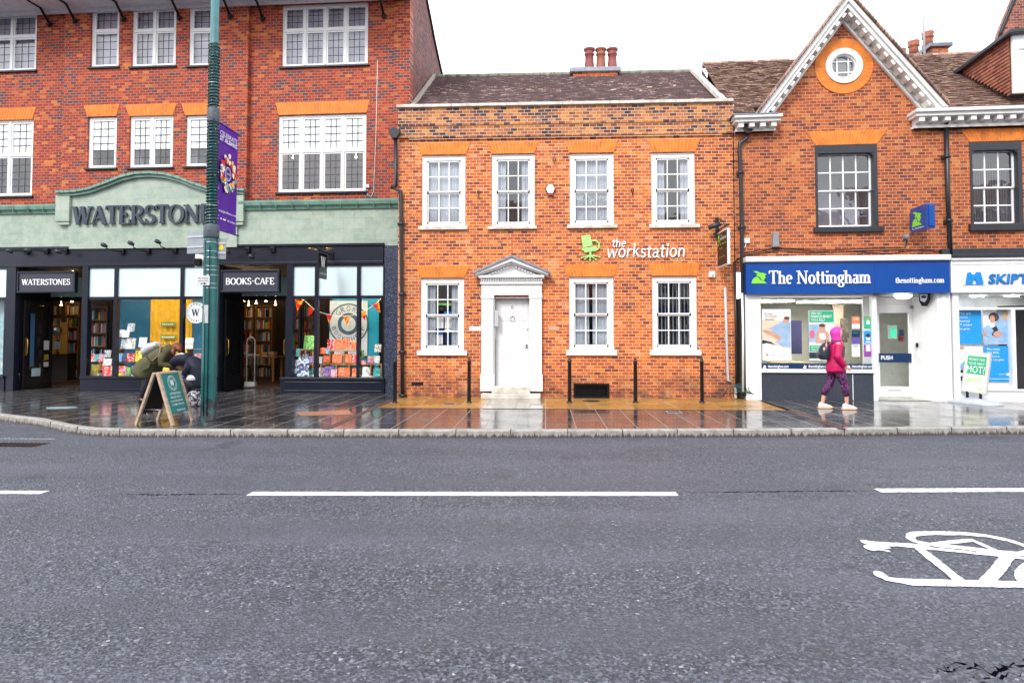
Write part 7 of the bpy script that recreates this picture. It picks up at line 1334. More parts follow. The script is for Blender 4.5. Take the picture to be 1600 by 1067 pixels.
def ex4(t, W_, H_):
    mb = MB(); text_on(mb, 'No waiting', -W_*.40, W_*.40, H_*.66, H_*.85, -.002); text_on(mb, 'at any time', -W_*.40, W_*.40, H_*.40, H_*.58, -.002); mb.prism([(-W_*.2, H_*.17), (W_*.08, H_*.17), (W_*.08, H_*.08), (W_*.28, H_*.2), (W_*.08, H_*.33), (W_*.08, H_*.24), (-W_*.2, H_*.24)], -.003, 0); mb.build('lettering', M_black, t)
plate((308, 431, 327, 446), -.14, mat('pale_plate', (.62, .64, .66), .4), 'parking_plate', 'small pale parking plate with arrow reading No waiting at any time', extra=ex4)
# A-board
fa0, fb0, ba0 = Vector((*gp(268.5, 665.5), PAV)), Vector((*gp(302.5, 656.5), PAV)), Vector((*gp(211, 664.5), PAV)); ct = (fa0+ba0)/2; ab = thing('a_board', 'wooden A board with green chalk style panel standing on wet paving by the column', 'sign board', ct)
side = (fb0-fa0); side.z = 0; Ls = side.length; sv = side.normalized(); H_ = at(236, 583, fa0.y).z-PAV; Ht = H_; topc = Vector((0, 0, Ht)); fr = MB()
lf_ = fa0-ct; lb_ = ba0-ct; tm = (lf_+lb_)*.5; tF = tm+Vector((0, 0, Ht)); tF.x += .04; tB = tF+Vector((-.06, 0, 0))
def leg(mb, a, b_, w_=.035, t_=.02): d_ = (b_-a); mb.obox((a+b_)/2, d_/2, sv*w_, d_.normalized().cross(sv)*t_)
for base, tp_, nm in ((lf_, tF, 'front'), (lb_, tB, 'rear')):
    for s_ in (0, 1): mb = MB(); o2 = sv*(Ls*s_+(.035 if s_ == 0 else -.035)); leg(mb, base+o2, tp_+o2); mb.build('leg', M_paleW, ab, .004)
    d_ = (tp_-base); nrm = d_.normalized().cross(sv); nrm *= (1 if (nrm.x > 0) == (nm == 'front') else -1); P0_ = base+d_*.22+sv*.07; mb = MB(); mb.obox(base+d_*.6+sv*Ls/2, d_*.385, sv*(Ls/2-.071), nrm*.006); mb.build('panel', M_tealbd if nm == 'front' else M_dark, ab)
    mb = MB(); mb.obox(base+d_*.985+sv*Ls/2, d_*.015, sv*(Ls/2-.071), nrm*.018); mb.build('top_rail', M_paleW, ab)
    if nm == 'front':
        up_ = d_.normalized(); LL = d_.length; O = base+sv*.08+nrm*.008; PX = lambda x, y: O+sv*x+up_*y; mb = MB(); Wp = Ls-.16
        for txt, x, y, W_, h_ in (('COFFEE·CAKE', .18, .41, .64, .035), ('SERVED WITH', .18, .33, .6, .03), ('A GOOD BOOK', .12, .42-.17, .72, .03), ('COME ON IN', .15, .17+.0, .68, .03)):
            vs, fs = bfont(txt, lambda a, b_: PX(Wp*x+a, (.22+y*.95)*LL*.92+b_), Wp*W_, h_, bold=.01); mb.add(vs, fs)
        cx_, cy__ = Wp/2, LL*.78
        for q0, q1 in ((.125, .132), (.092, .096)):
            for i in range(28): a, b_ = 2*math.pi*i/28, 2*math.pi*(i+1)/28; f_ = lambda r, t_: PX(cx_+r*math.cos(t_), cy__+r*math.sin(t_))+nrm*.003; mb.quad(f_(q0, a), f_(q1, a), f_(q1, b_), f_(q0, b_))
        strokes(mb, 'W', lambda a, b_: PX(cx_-.055+a, cy__-.045+b_), -.095, .2, .08, dep=.004)
        for tx, a0_, a1_, low in (('COFFEE TEA', -75, 75, 0), ('CAKE LUNCH', 250, 110, 1)):
            for i, ch in enumerate(tx):
                if ch == ' ': continue
                a = R(a0_+(a1_-a0_)*(i+.5)/len(tx)); r_ = .11; cxx, cyy_ = cx_+r_*math.sin(a), cy__+r_*math.cos(a); tx_ = (math.cos(a), -math.sin(a)) if not low else (-math.cos(a), math.sin(a)); uy = (math.sin(a), math.cos(a)) if not low else (-math.sin(a), -math.cos(a))
                vs, fs = bfont(ch, lambda p, q: PX(cxx+tx_[0]*(p-.009)+uy[0]*(q-.011), cyy_+tx_[1]*(p-.009)+uy[1]*(q-.011)), .018, .022); mb.add(vs, fs)
        vs, fs = bfont('Waterstones', lambda a, b_: PX(Wp*.32+a, LL*.245+b_), Wp*.5, .028, bold=.02); mb.add(vs, fs); mb.build('lettering', M_wtext, ab)
mb = MB(); mb.tube([lf_+(tF-lf_)*.3+sv*.03, lb_+(tB-lb_)*.3+sv*.03], .004, 5); mb.build('stay_chain', M_steel, ab)
# MOT swing board
pL, pR = Vector((*gp(1502, 628), PAV)), Vector((*gp(1543, 632), PAV)); cc = (pL+pR)/2; mo = thing('forecourt_sign', 'swinging forecourt board asking MOT on a pale grey moulded base outside the bank', 'sign board', cc, math.atan2(pR.y-pL.y, pR.x-pL.x)); Wm = .27
s0 = at(1508, 614, cc.y).z-PAV; s1 = at(1520, 550, cc.y).z-PAV; tz = Matrix.Rotation(R(-6), 3, 'X')@Matrix.Rotation(R(4), 3, 'Y')
mb = MB(); vs = []; pf = [(.50, .0), (.50, .03), (.40, .06), (.24, .10), (.10, .115)]
for k, (a, z) in enumerate(pf):
    n_ = 24; vs += [(a*1.02*math.copysign(abs(math.cos(2*math.pi*i/n_))**.5, math.cos(2*math.pi*i/n_)), a*.62*math.copysign(abs(math.sin(2*math.pi*i/n_))**.5, math.sin(2*math.pi*i/n_)), z) for i in range(24)]
mb.smooth = True; mb.add(vs, [(k*24+i, k*24+(i+1) % 24, (k+1)*24+(i+1) % 24, (k+1)*24+i) for k in range(len(pf)-1) for i in range(24)]+[tuple(range(96, 120))]); mb.build('base', mat('base_grey_plastic', (.42, .45, .52), .4), mo)
for s_ in (-1, 1): mb = MB(); mb.box(s_*.14-.02, s_*.14+.02, -.02, .02, .09, s0+.03); mb.build('spring', M_black, mo)
def TZ(x, y, z): v = tz@Vector((x, y, z)); return (v.x, v.y, v.z+s0)
def tbox(mb, x0, x1, y0, y1, z0, z1): t_ = MB(); t_.box(x0, x1, y0, y1, z0, z1); mb.add([TZ(*v) for v in t_.v], t_.f)
Hm = s1-s0; mb = MB(); tbox(mb, -Wm, Wm, -.02, .02, 0, Hm); mb.build('frame', M_lgrey, mo, .006); mb = MB(); tbox(mb, -Wm+.02, Wm-.02, -.024, -.0201, .02, Hm-.02); mb.build('poster_sheet', mat('cream_sheet', (.74, .72, .62), .4), mo); mb = MB(); tbox(mb, -Wm+.07, Wm-.07, -.026, -.0241, Hm*.46, Hm*.9); mb.build('green_panel', M_pg, mo)
mb = MB()
for txt, x0, x1, z0, z1 in (('MONEY FOR', -.17, .17, .79, .85), ('YOUR NEXT', -.17, .17, .69, .75)): vs, fs = bfont(txt, lambda a, b_: Vector(TZ(x0+a, -.027, Hm*z0+b_)), x1-x0, Hm*(z1-z0)); mb.add(vs, fs)
vs, fs = bfont('MOT?', lambda a, b_: Vector(TZ(-.19+a, -.027, Hm*.49+b_)), .38, Hm*.17); mb.add(vs, fs); mb.build('lettering', M_wtext, mo)
mb = MB()
for i, (x1, z) in enumerate(((.1, .34), (.12, .31), (.02, .27))): tbox(mb, -.17, x1, -.026, -.0241, Hm*z, Hm*z+.012)
tbox(mb, .08, .17, -.026, -.0241, Hm*.1, Hm*.13); mb.build('small_print', M_pgreen, mo)

# ================================================================== PEOPLE
def skin(name, P, E, m, parent, sub=2, root=0):
    me = bpy.data.meshes.new(name); me.from_pydata([p[:3] for p in P], E, []); ob = bpy.data.objects.new(name, me); COL.objects.link(ob); me.materials.append(m)
    md = ob.modifiers.new('skin', 'SKIN'); md.use_smooth_shade = True; sv_ = me.skin_vertices[0].data if me.skin_vertices else None
    if sv_ is None:
        bm = bmesh.new(); bm.from_mesh(me); bm.verts.layers.skin.verify(); bm.to_mesh(me); bm.free(); sv_ = me.skin_vertices[0].data
    for i, p in enumerate(P): r = p[3]; sv_[i].radius = r if isinstance(r, tuple) else (r, r); sv_[i].use_root = (i == root)
    s_ = ob.modifiers.new('sub', 'SUBSURF'); s_.levels = sub; s_.render_levels = sub
    if parent: ob.parent = parent
    return ob
def loft(mb, secs, n=20, caps=True, wr=0):
    """secs: (centre, half-width vector A, half-depth vector B)"""
    vs = []
    for i, (c, A, B_) in enumerate(secs):
        c, A, B_ = Vector(c), Vector(A), Vector(B_)
        for k in range(n): a = 2*math.pi*k/n; w_ = 1+wr*math.sin(a*3+i*1.7)+wr*.7*math.sin(a*5-i*2.3); vs.append(c+A*math.cos(a)*w_+B_*math.sin(a)*w_)
    fs = [(i*n+k, i*n+(k+1) % n, (i+1)*n+(k+1) % n, (i+1)*n+k) for i in range(len(secs)-1) for k in range(n)]
    if caps: fs += [tuple(range(n))[::-1], tuple(range((len(secs)-1)*n, len(secs)*n))]
    mb.smooth = True; mb.add(vs, fs); mb.smooth = False; return mb
def limb(mb, pts, rs, n=14, wr=0):
    secs = []; pts = [Vector(p) for p in pts]
    for i, p in enumerate(pts):
        T = (pts[min(i+1, len(pts)-1)]-pts[max(i-1, 0)]).normalized(); r = rs[i]; r = r if isinstance(r, tuple) else (r, r); ref = Vector((0, 1, 0)) if abs(T.y) < .9 else Vector((1, 0, 0)); A = T.cross(ref).normalized(); B_ = T.cross(A).normalized(); secs.append((p, A*r[0], B_*r[1]))
    return loft(mb, secs, n, True, wr)
def hand(P, E, wrist, d_, up_, s=1.0, curl=.5, side=1):
    """append palm and five fingers to the skeleton from vertex index wrist"""
    w_ = Vector(P[wrist][:3]); d_ = Vector(d_).normalized(); up_ = Vector(up_).normalized(); sd = d_.cross(up_).normalized()*side
    def addv(v, r, par): P.append((v.x, v.y, v.z, r)); E.append((par, len(P)-1)); return len(P)-1
    pm = addv(w_+d_*.045*s, (.030*s, .016*s), wrist)
    for i, (off, ln) in enumerate(((.030, .068), (.010, .076), (-.010, .070), (-.029, .054))):
        k = addv(w_+d_*.085*s+sd*off*s, .011*s, pm); k2 = addv(w_+d_*(.085+ln*.55)*s+sd*off*1.15*s-up_*ln*.4*curl*s, .009*s, k); addv(w_+d_*(.085+ln*.8)*s+sd*off*1.1*s-up_*ln*1.0*curl*s, .0075*s, k2)
    t1 = addv(w_+d_*.03*s+sd*.045*s-up_*.01*s, .012*s, wrist); addv(w_+d_*.07*s+sd*.062*s-up_*.03*s, .0095*s, t1)
M_sk = mat('skin_tone', (.66, .36, .27), .5, var=.06)
def floral():
    k = NT('purple_pattern_leggings'); v = k.coord(); wn = k.n('TexVoronoi', feature='DISTANCE_TO_EDGE'); wn.inputs['Scale'].default_value = 14; k.l(v, wn.inputs['Vector']); n = k.noise(v, 16, 4)
    c = k.mix(k_range(k, n, .42, .58, 0, 1), (.014, .004, .03), (.06, .008, .07)); c = k.mix(k_range(k, wn.outputs['Distance'], .02, .05, .6, 0), c, (.42, .08, .30)); k.l(c, k.b.inputs['Base Color']); k.b.inputs['Roughness'].default_value = .6; return k.m
# --- woman in pink, walking to the right
X, Y = gp(1307, 639); pk = thing('person', 'person in bright pink padded jacket, magenta hood and patterned leggings walking right', 'person', (X, Y, PAV+.004), R(-3))
P = [(0, 0, .86, (.11, .13)), (.0, 0, 1.0, (.10, .12)), (.005, 0, 1.18, (.11, .14)), (.02, 0, 1.34, (.07, .10)), (.035, 0, 1.42, .05), (.06, 0, 1.50, (.085, .075)), (.07, 0, 1.575, (.098, .08)), (.055, 0, 1.62, (.05, .05)),
     (-.02, .085, .80, (.085, .08)), (-.10, .09, .48, (.058, .055)), (-.20, .09, .30, .05), (-.235, .09, .13, .034), (-.25, .09, .055, (.035, .035)), (-.10, .09, .03, (.03, .022)),
     (.04, -.085, .80, (.085, .08)), (.13, -.09, .48, (.06, .055)), (.16, -.09, .30, .05), (.165, -.09, .13, .034), (.16, -.09, .055, (.035, .035)), (.30, -.09, .03, (.03, .022)),
     (.0, -.17, 1.31, .05), (-.03, -.22, 1.05, .042), (.10, -.21, .86, .034), (.0, .17, 1.31, .05), (-.06, .22, 1.05, .042), (.08, .20, .86, .034)]
E = [(0, 1), (1, 2), (2, 3), (3, 4), (4, 5), (5, 6), (6, 7), (0, 8), (8, 9), (9, 10), (10, 11), (11, 12), (12, 13), (0, 14), (14, 15), (15, 16), (16, 17), (17, 18), (18, 19), (3, 20), (20, 21), (21, 22), (3, 23), (23, 24), (24, 25)]
hand(P, E, 22, (.9, 0, -.4), (0, -1, .1), .95, .4); hand(P, E, 25, (.9, 0, -.4), (0, 1, .1), .95, .4, -1)
body = skin('body', P, E, M_sk, pk)
mb = MB(); mb.ball((.135, 0, 1.545), .018, .012, .016, 8, 6); mb.ball((.125, 0, 1.515), .014, .02, .006, 8, 5)
for s_ in (-1, 1): mb.ball((.125, s_*.028, 1.57), .01, .012, .006, 8, 5)
mb.build('face_features', mat('lip_skin', (.5, .2, .17), .5), pk)
M_pink = mat('magenta_shell', (.52, .004, .10), .5, var=.35, vscale=16, bump=.6, spec=.35); M_hood = mat('violet_hood', (.60, .035, .38), .6, var=.15)
mb = MB(); secs = []
for z, cx, a, b_ in ((.74, .0, .165, .19), (.76, .0, .19, .21), (.80, .0, .185, .205), (.86, -.005, .175, .20), (.92, -.005, .165, .19), (.98, -.005, .155, .18), (1.04, 0, .15, .175), (1.10, 0, .15, .18), (1.16, .0, .15, .185), (1.22, .005, .145, .195), (1.28, .01, .135, .20), (1.33, .015, .115, .17), (1.37, .02, .09, .11), (1.40, .03, .085, .085)):
    secs.append(((cx, 0, z), (a, 0, 0), (0, b_, 0))); secs.append(((cx, 0, z+.028), (a*.965, 0, 0), (0, b_*.965, 0)))
loft(mb, secs, 24, True, .012); mb.build('jacket', M_pink, pk)
for s_ in (-1, 1):
    mb = MB(); sh = (.0, s_*.175, 1.30); el = (-.05, s_*.245, 1.06); wr_ = (.09, s_*.215, .885); pts = []; rs = []
    for i in range(9): f = i/8; p = Vector(sh).lerp(Vector(el), f); pts.append(p); rs.append(.072-.008*f+(.005 if i % 2 else -.002))
    for i in range(1, 8): f = i/7; p = Vector(el).lerp(Vector(wr_), f); pts.append(p); rs.append(.062-.014*f+(.004 if i % 2 else -.002))
    limb(mb, pts, rs); mb.build('sleeve', M_pink, pk)
mb = MB(); secs = []
for z, cx, a, b_ in ((1.37, .02, .10, .11), (1.41, .025, .10, .105), (1.46, .02, .10, .10), (1.51, .02, .115, .11), (1.56, .022, .122, .112), (1.60, .028, .118, .105), (1.635, .036, .095, .085), (1.66, .045, .055, .05), (1.668, .045, .01, .01)): secs.append(((cx, 0, z), (a, 0, 0), (0, b_, 0)))
loft(mb, secs, 24, True, .01)
mb.v = [((min(v[0], .055+.02*abs(v[2]-1.53)/.1) if 1.45 < v[2] < 1.61 else v[0]), v[1], v[2]) for v in mb.v]; mb.build('hood', M_hood, pk)
M_leg = floral()
for (hx, kx_, ax, az), s_ in (((-.02, -.11, -.225, .27), 1), ((.04, .135, .165, .27), -1)):
    mb = MB(); pts = [(hx*.5, s_*.075, .88), (hx, s_*.088, .78), ((hx+kx_)/2+.0, s_*.09, .62), (kx_+.02, s_*.09, .48), ((kx_+ax)/2-.012, s_*.09, .38), (ax+.005, s_*.09, az)]; limb(mb, pts, [(.115, .10), (.112, .10), (.094, .09), (.078, .078), (.074, .074), (.056, .056)]); mb.build('leggings', M_leg, pk)
M_shoe = mat('white_trainer', (.80, .78, .72), .5, var=.08); M_sole = mat('neon_sole', (.72, .45, .30), .5)
for ax, s_ in ((-.245, .09), (.155, -.09)):
    mb = MB(); secs = []
    for x, w_, h_, z in ((-.07, .028, .035, .05), (-.055, .038, .055, .062), (-.01, .040, .062, .068), (.05, .040, .045, .055), (.11, .043, .034, .045), (.16, .036, .024, .038), (.19, .016, .013, .03)): secs.append(((ax+x, s_, z), (0, w_, 0), (0, 0, h_)))
    loft(mb, secs, 14); mb.build('shoe', M_shoe, pk); mb = MB(); mb.prism([(ax-.085, .0), (ax-.09, .03), (ax+.0, .022), (ax+.12, .022), (ax+.20, .035), (ax+.20, .015), (ax+.15, 0)], s_-.042, s_+.042); mb.build('sole', M_sole, pk, .006)
bp = thing('backpack', 'small dark navy backpack with pink keyring worn on the pink jacket', 'backpack', (X, Y, PAV), R(-3)); M_bag = mat('dark_navy_nylon', (.018, .025, .045), .4, var=.3, bump=.4)
mb = MB(); secs = []
for z, cx, a, b_ in ((1.0, -.20, .085, .12), (1.02, -.215, .105, .14), (1.10, -.222, .115, .15), (1.20, -.215, .105, .145), (1.28, -.20, .085, .125), (1.33, -.19, .06, .09), (1.35, -.185, .02, .04)): secs.append(((cx, 0, z), (a, 0, 0), (0, b_, 0)))
loft(mb, secs, 20, True, .03); mb.build('bag_body', M_bag, bp); mb = MB(); secs = [((-.315, 0, 1.03), (.02, 0, 0), (0, .09, 0)), ((-.335, 0, 1.08), (.03, 0, 0), (0, .11, 0)), ((-.325, 0, 1.16), (.02, 0, 0), (0, .1, 0))]; loft(mb, secs); mb.build('front_pocket', M_bag, bp)
mb = MB(); mb.tube([(-.19, 0, 1.34), (-.2, .0, 1.40), (-.15, 0, 1.39), (-.14, 0, 1.34)], .010, 6); mb.build('handle', M_bag, bp)
for s_ in (-1, 1): mb = MB(); mb.tube([(-.12, s_*.09, 1.33), (.0, s_*.12, 1.385), (.12, s_*.12, 1.27), (.10, s_*.17, 1.12), (-.1, s_*.17, 1.04)], (.018), 6); mb.build('strap', M_bag, bp)
mb = MB(); mb.ball((-.27, -.13, 1.22), .022, .012, .04, 8, 6); mb.ball((-.22, -.12, 1.30), .018, .012, .045, 8, 6); mb.build('keyring', mat('pale_pink_charm', (.75, .4, .38), .4), bp)

# --- person bending, olive parka and grey backpack
Yo = 13.75; h0 = at(229, 583, Yo); ol = thing('person', 'person with auburn hair in olive parka bending over, seen behind the A board', 'person', (h0.x, Yo, PAV+.004))
def L(px, py, dy=0): p = at(px, py, Yo); return Vector((p.x-h0.x, dy, p.z-PAV))
hip = L(231, 572); wai = L(243, 561); che = L(256, 552); nk = L(268, 547); hd = L(278, 545); 
P = [(*hip, (.11, .13)), (*wai, (.10, .12)), (*che, (.08, .11)), (*nk, .055), (*(nk.lerp(hd, .5)), .055), (*hd, (.085, .08)), (*(hd+Vector((.05, 0, -.02))), (.07, .07)),
     (hip.x+.0, .1, .78, .09), (hip.x+.07, .11, .47, .06), (hip.x-.02, .11, .10, .042), (hip.x+.12, .11, .035, (.04, .028)), (hip.x+.0, -.1, .78, .09), (hip.x+.03, -.11, .47, .06), (hip.x-.06, -.11, .10, .042), (hip.x+.08, -.11, .035, (.04, .028))]
E = [(0, 1), (1, 2), (2, 3), (3, 4), (4, 5), (5, 6), (0, 7), (7, 8), (8, 9), (9, 10), (0, 11), (11, 12), (12, 13), (13, 14)]
for s_, (ex_, ey_), (wx_, wy_) in ((-1, (260, 568), (281, 574)), (1, (266, 570), (284, 582))):
    b = len(P); sh = L(260, 553, s_*.17); el = L(ex_, ey_, s_*.20); wrp = L(wx_, wy_, s_*.08); P += [(*sh, .042), (*el, .036), (*wrp, .028)]; E += [(2, b), (b, b+1), (b+1, b+2)]; hand(P, E, b+2, (1, 0, -.25), (0, -.3, 1), 1.0, .6, s_)
skin('body', P, E, M_sk, ol)
M_olive = mat('olive_cotton', (.072, .072, .028), .75, var=.25, vscale=7, bump=.5)
mb = MB(); ax_ = [L(223, 587), L(225.5, 582), L(231, 574), L(238, 568), L(246, 561), L(254, 554), L(262, 549.5), L(269, 546.5)]; rs = [(.235, .27), (.25, .27), (.235, .25), (.225, .24), (.215, .23), (.18, .23), (.13, .17), (.085, .1)]
secs = []
for i, p in enumerate(ax_):
    T = (ax_[min(i+1, len(ax_)-1)]-ax_[max(i-1, 0)]).normalized(); A = T.cross(Vector((0, 1, 0))).normalized(); secs.append((p, A*rs[i][0], Vector((0, 1, 0))*rs[i][1]))
loft(mb, secs, 40, True, .045); mb.build('parka', M_olive, ol); mb = MB(); b3 = L(243, 559); mb.tube([L(234, 551, -.16), L(240, 557, -.25), L(247, 566, -.255), L(252, 574, -.16)], .014, 6); mb.build('belt', mat('dark_olive', (.03, .03, .012), .7), ol); mb = MB(); mb.obox(tuple(L(240, 572, -.262)), tuple((L(247, 569)-L(240, 572))*.8), (0, .008, 0), (.02, 0, .06)); mb.build('pocket_flap', M_olive, ol)
for s_, e_, w2 in ((-1, (260, 568), (279, 573.5)), (1, (266, 570), (282, 581))):
    mb = MB(); sh = L(261, 552, s_*.18); el = L(*e_, s_*.21); wr_ = L(*w2, s_*.09); limb(mb, [sh, sh.lerp(el, .5), el, el.lerp(wr_, .5), wr_], [.085, .075, .065, .056, .048], 14, .03); mb.build('sleeve', M_olive, ol)
mb = MB(); limb(mb, [L(266, 548), L(270, 546.5)], [.10, .09]); limb(mb, [L(258, 545), L(264, 541), L(270, 545)], [.05, .06, .04]); mb.build('collar_hood', M_olive, ol)
for s_ in (-1, 1): mb = MB(); kx2 = .07 if s_ > 0 else .03; limb(mb, [(hip.x-.02, s_*.09, .86), (hip.x+.02, s_*.1, .75), (hip.x+kx2, s_*.11, .47), (hip.x-.04+kx2*.3, s_*.11, .12)], [.11, .10, .075, .06]); mb.build('trousers', mat('dark_trousers', (.02, .02, .03), .7), ol)
for s_, bx_ in ((1, hip.x-.02), (-1, hip.x-.06)): mb = MB(); loft(mb, [((bx_-.06, s_*.11, .05), (0, .03, 0), (0, 0, .04)), ((bx_-.02, s_*.11, .06), (0, .045, 0), (0, 0, .06)), ((bx_+.08, s_*.11, .045), (0, .045, 0), (0, 0, .04)), ((bx_+.2, s_*.11, .03), (0, .025, 0), (0, 0, .02))], 12); mb.build('shoe', M_black, ol)
mb = MB(); c = hd; M_hr = mat('auburn_hair', (.16, .038, .012), .55, var=.4, vscale=18, bump=.6); mb.ball((c.x-.025, 0, c.z+.035), .115, .11, .10, 16, 10); limb(mb, [(c.x+.03, -.06, c.z+.04), (c.x+.09, -.08, c.z-.02), (c.x+.09, -.07, c.z-.11)], [.06, .05, .02], 10, .06); limb(mb, [(c.x-.05, -.05, c.z), (c.x-.06, -.09, c.z-.08), (c.x-.02, -.10, c.z-.15)], [.06, .045, .02], 10, .06); mb.ball((c.x-.09, 0, c.z+.06), .055, .05, .05, 10, 7); mb.build('hair', M_hr, ol)
gb = thing('backpack', 'pale grey rucksack on the back of the person in the olive parka', 'backpack', (h0.x, Yo, PAV)); M_gbag = mat('pale_grey_canvas', (.46, .48, .50), .7, var=.2, vscale=9, bump=.4)
a_, b2 = L(223, 551), L(249, 536); T = (b2-a_).normalized(); N2 = Vector((0, 1, 0)).cross(T).normalized(); N2 = N2 if N2.z > 0 else -N2; mb = MB()
loft(mb, [(a_.lerp(b2, f)+N2*o_2, N2*r1, Vector((0, 1, 0))*r2) for f, r1, r2, o_2 in ((0, .04, .08, -.02), (.06, .09, .13, -.015), (.3, .115, .155, 0), (.6, .105, .15, .0), (.85, .085, .13, -.01), (.97, .05, .09, -.02), (1, .02, .04, -.03))], 20, True, .03); mb.build('bag_body', M_gbag, gb)
mb = MB(); loft(mb, [(a_.lerp(b2, f)+N2*.09, N2*.035, Vector((0, 1, 0))*.10) for f in (.12, .3, .5)], 14); mb.build('front_pocket', M_gbag, gb)
for s_ in (-1, 1): mb = MB(); mb.tube([L(249, 537, s_*.12), L(258, 541, s_*.17), L(259, 552, s_*.22), L(250, 562, s_*.24), L(236, 563, s_*.18)], .016, 6); mb.build('strap', mat('tan_strap', (.28, .15, .08), .6), gb)
# --- second person crouching, dark navy
Yn = 13.55; h0 = at(308, 600, Yn); nv = thing('person', 'crouching person in dark navy jacket with bowed head, half hidden behind the column', 'person', (h0.x, Yn, PAV+.004))
def L(px, py, dy=0): p = at(px, py, Yn); return Vector((p.x-h0.x, dy, p.z-PAV))
hip = L(311, 602); wai = L(312, 588); che = L(305, 570); nk = L(296, 563); hd = L(285, 563)
P = [(*hip, (.11, .13)), (*wai, (.10, .12)), (*che, (.08, .11)), (*nk, .06), (*nk.lerp(hd, .5), .06), (*hd, (.09, .085)), (*(hd+Vector((-.05, 0, -.03))), .07)]; E = [(0, 1), (1, 2), (2, 3), (3, 4), (4, 5), (5, 6)]
for s_ in (-1, 1):
    b = len(P); kn = L(292, 592, s_*.15); ft = Vector((L(300, 620).x, s_*.13, .10)); P += [(hip.x-.03, s_*.1, hip.z-.02, .10), (*kn, .065), (*ft, .045), (ft.x-.14, s_*.13, .035, (.04, .03))]; E += [(0, b), (b, b+1), (b+1, b+2), (b+2, b+3)]
    b = len(P); sh = L(303, 570, s_*.18); el = L(297, 584, s_*.2); wrp = L(289, 581, s_*.07); P += [(*sh, .042), (*el, .036), (*wrp, .028)]; E += [(2, b), (b, b+1), (b+1, b+2)]; hand(P, E, b+2, (-1, 0, .0), (0, -.3, 1), 1.0, .6, -s_)
skin('body', P, E, M_sk, nv); M_nj = mat('black_navy_shell', (.008, .011, .024), .6, var=.3, vscale=8, bump=.6, spec=.25)
mb = MB(); ax_ = [L(312, 607), hip+Vector((0, 0, .02)), wai, L(310, 578), che, L(299, 565), L(293, 562)]; rs = [(.20, .22), (.21, .23), (.20, .23), (.19, .23), (.18, .22), (.14, .17), (.10, .12)]; secs = []
for i, p in enumerate(ax_): T = (ax_[min(i+1, len(ax_)-1)]-ax_[max(i-1, 0)]).normalized(); A = T.cross(Vector((0, 1, 0))).normalized(); secs.append((p, A*rs[i][0], Vector((0, 1, 0))*rs[i][1]))
loft(mb, secs, 24, True, .035); mb.build('jacket', M_nj, nv)
mb = MB(); loft(mb, [(L(x, y), Vector((0, 0, 1))*r, Vector((0, 1, 0))*r*1.05) for x, y, r in ((298, 562.5, .12), (292, 561.5, .135), (284, 561.5, .14), (276, 563, .125), (270, 565, .09), (266, 566, .04))], 20, True, .03); mb.build('hood', M_nj, nv)
mb = MB(); limb(mb, [L(296, 556, -.05), L(286, 553, -.07), L(277, 555, -.07)], [.02, .028, .015], 8); mb.build('collar_lining', M_lgrey, nv)
for s_ in (-1, 1):
    mb = MB(); sh = L(303, 569, s_*.19); el = L(297, 583, s_*.21); wr_ = L(291, 580.5, s_*.09); limb(mb, [sh, sh.lerp(el, .5), el, el.lerp(wr_, .5), wr_], [.085, .075, .065, .055, .05], 14, .04); mb.build('sleeve', M_nj, nv)
    mb = MB(); kn = L(292, 592, s_*.15); ft = Vector((L(300, 620).x, s_*.13, .12)); limb(mb, [(hip.x-.0, s_*.1, hip.z-.02), Vector((hip.x, s_*.12, hip.z)).lerp(kn, .5), kn, kn.lerp(ft, .5), ft], [.12, .11, .085, .075, .06], 14, .03); mb.build('trousers', mat('dark_trousers', (.02, .02, .03), .7), nv)
    mb = MB(); loft(mb, [((ft.x+.06, s_*.13, .05), (0, .03, 0), (0, 0, .04)), ((ft.x+.0, s_*.13, .06), (0, .045, 0), (0, 0, .06)), ((ft.x-.1, s_*.13, .045), (0, .045, 0), (0, 0, .04)), ((ft.x-.2, s_*.13, .03), (0, .025, 0), (0, 0, .02))], 12); mb.build('shoe', M_black, nv)
# bags on the pavement beside them
def bag(px, py, rx, rz_, m_, lab, Yb=13.2, up=0):
    c = at(px, py, Yb); t = thing('bag', lab, 'bag', (c.x, Yb, c.z-rz_ if up else PAV+.004)); mb = MB(); h = 2*rz_ if up else max(.12, c.z-PAV+rz_); loft(mb, [((0, 0, h*f), (rx*r, 0, 0), (0, rx*.7*r, 0)) for f, r in ((0, .85), (.08, 1), (.4, 1.02), (.7, .85), (.9, .6), (1, .3))], 18, True, .05); mb.build('bag_body', m_, t); mb = MB(); mb.tube([(-rx*.4, 0, h*.92), (-rx*.25, 0, h*1.12), (rx*.25, 0, h*1.12), (rx*.4, 0, h*.92)], .012, 6); mb.build('handle', M_black, t)
bag(304, 612, .20, .02, picture('black_white_scribble', [(.01, .01, .015), (.01, .01, .015), (.01, .01, .015), (.30, .30, .35), (.01, .01, .015), (.015, .015, .02), (.01, .01, .02)], 12), 'black bag scribbled with white lines standing by the foot of the column', 13.25); bag(299, 590, .10, .06, M_lgrey, 'crumpled pale grey bag held between the crouching person and column', 13.35, 1)
bag(286, 588, .09, .03, mat('royal_cloth', (.015, .04, .2), .6), 'small blue cloth bag under the hands of the crouching person', 13.4, 1)

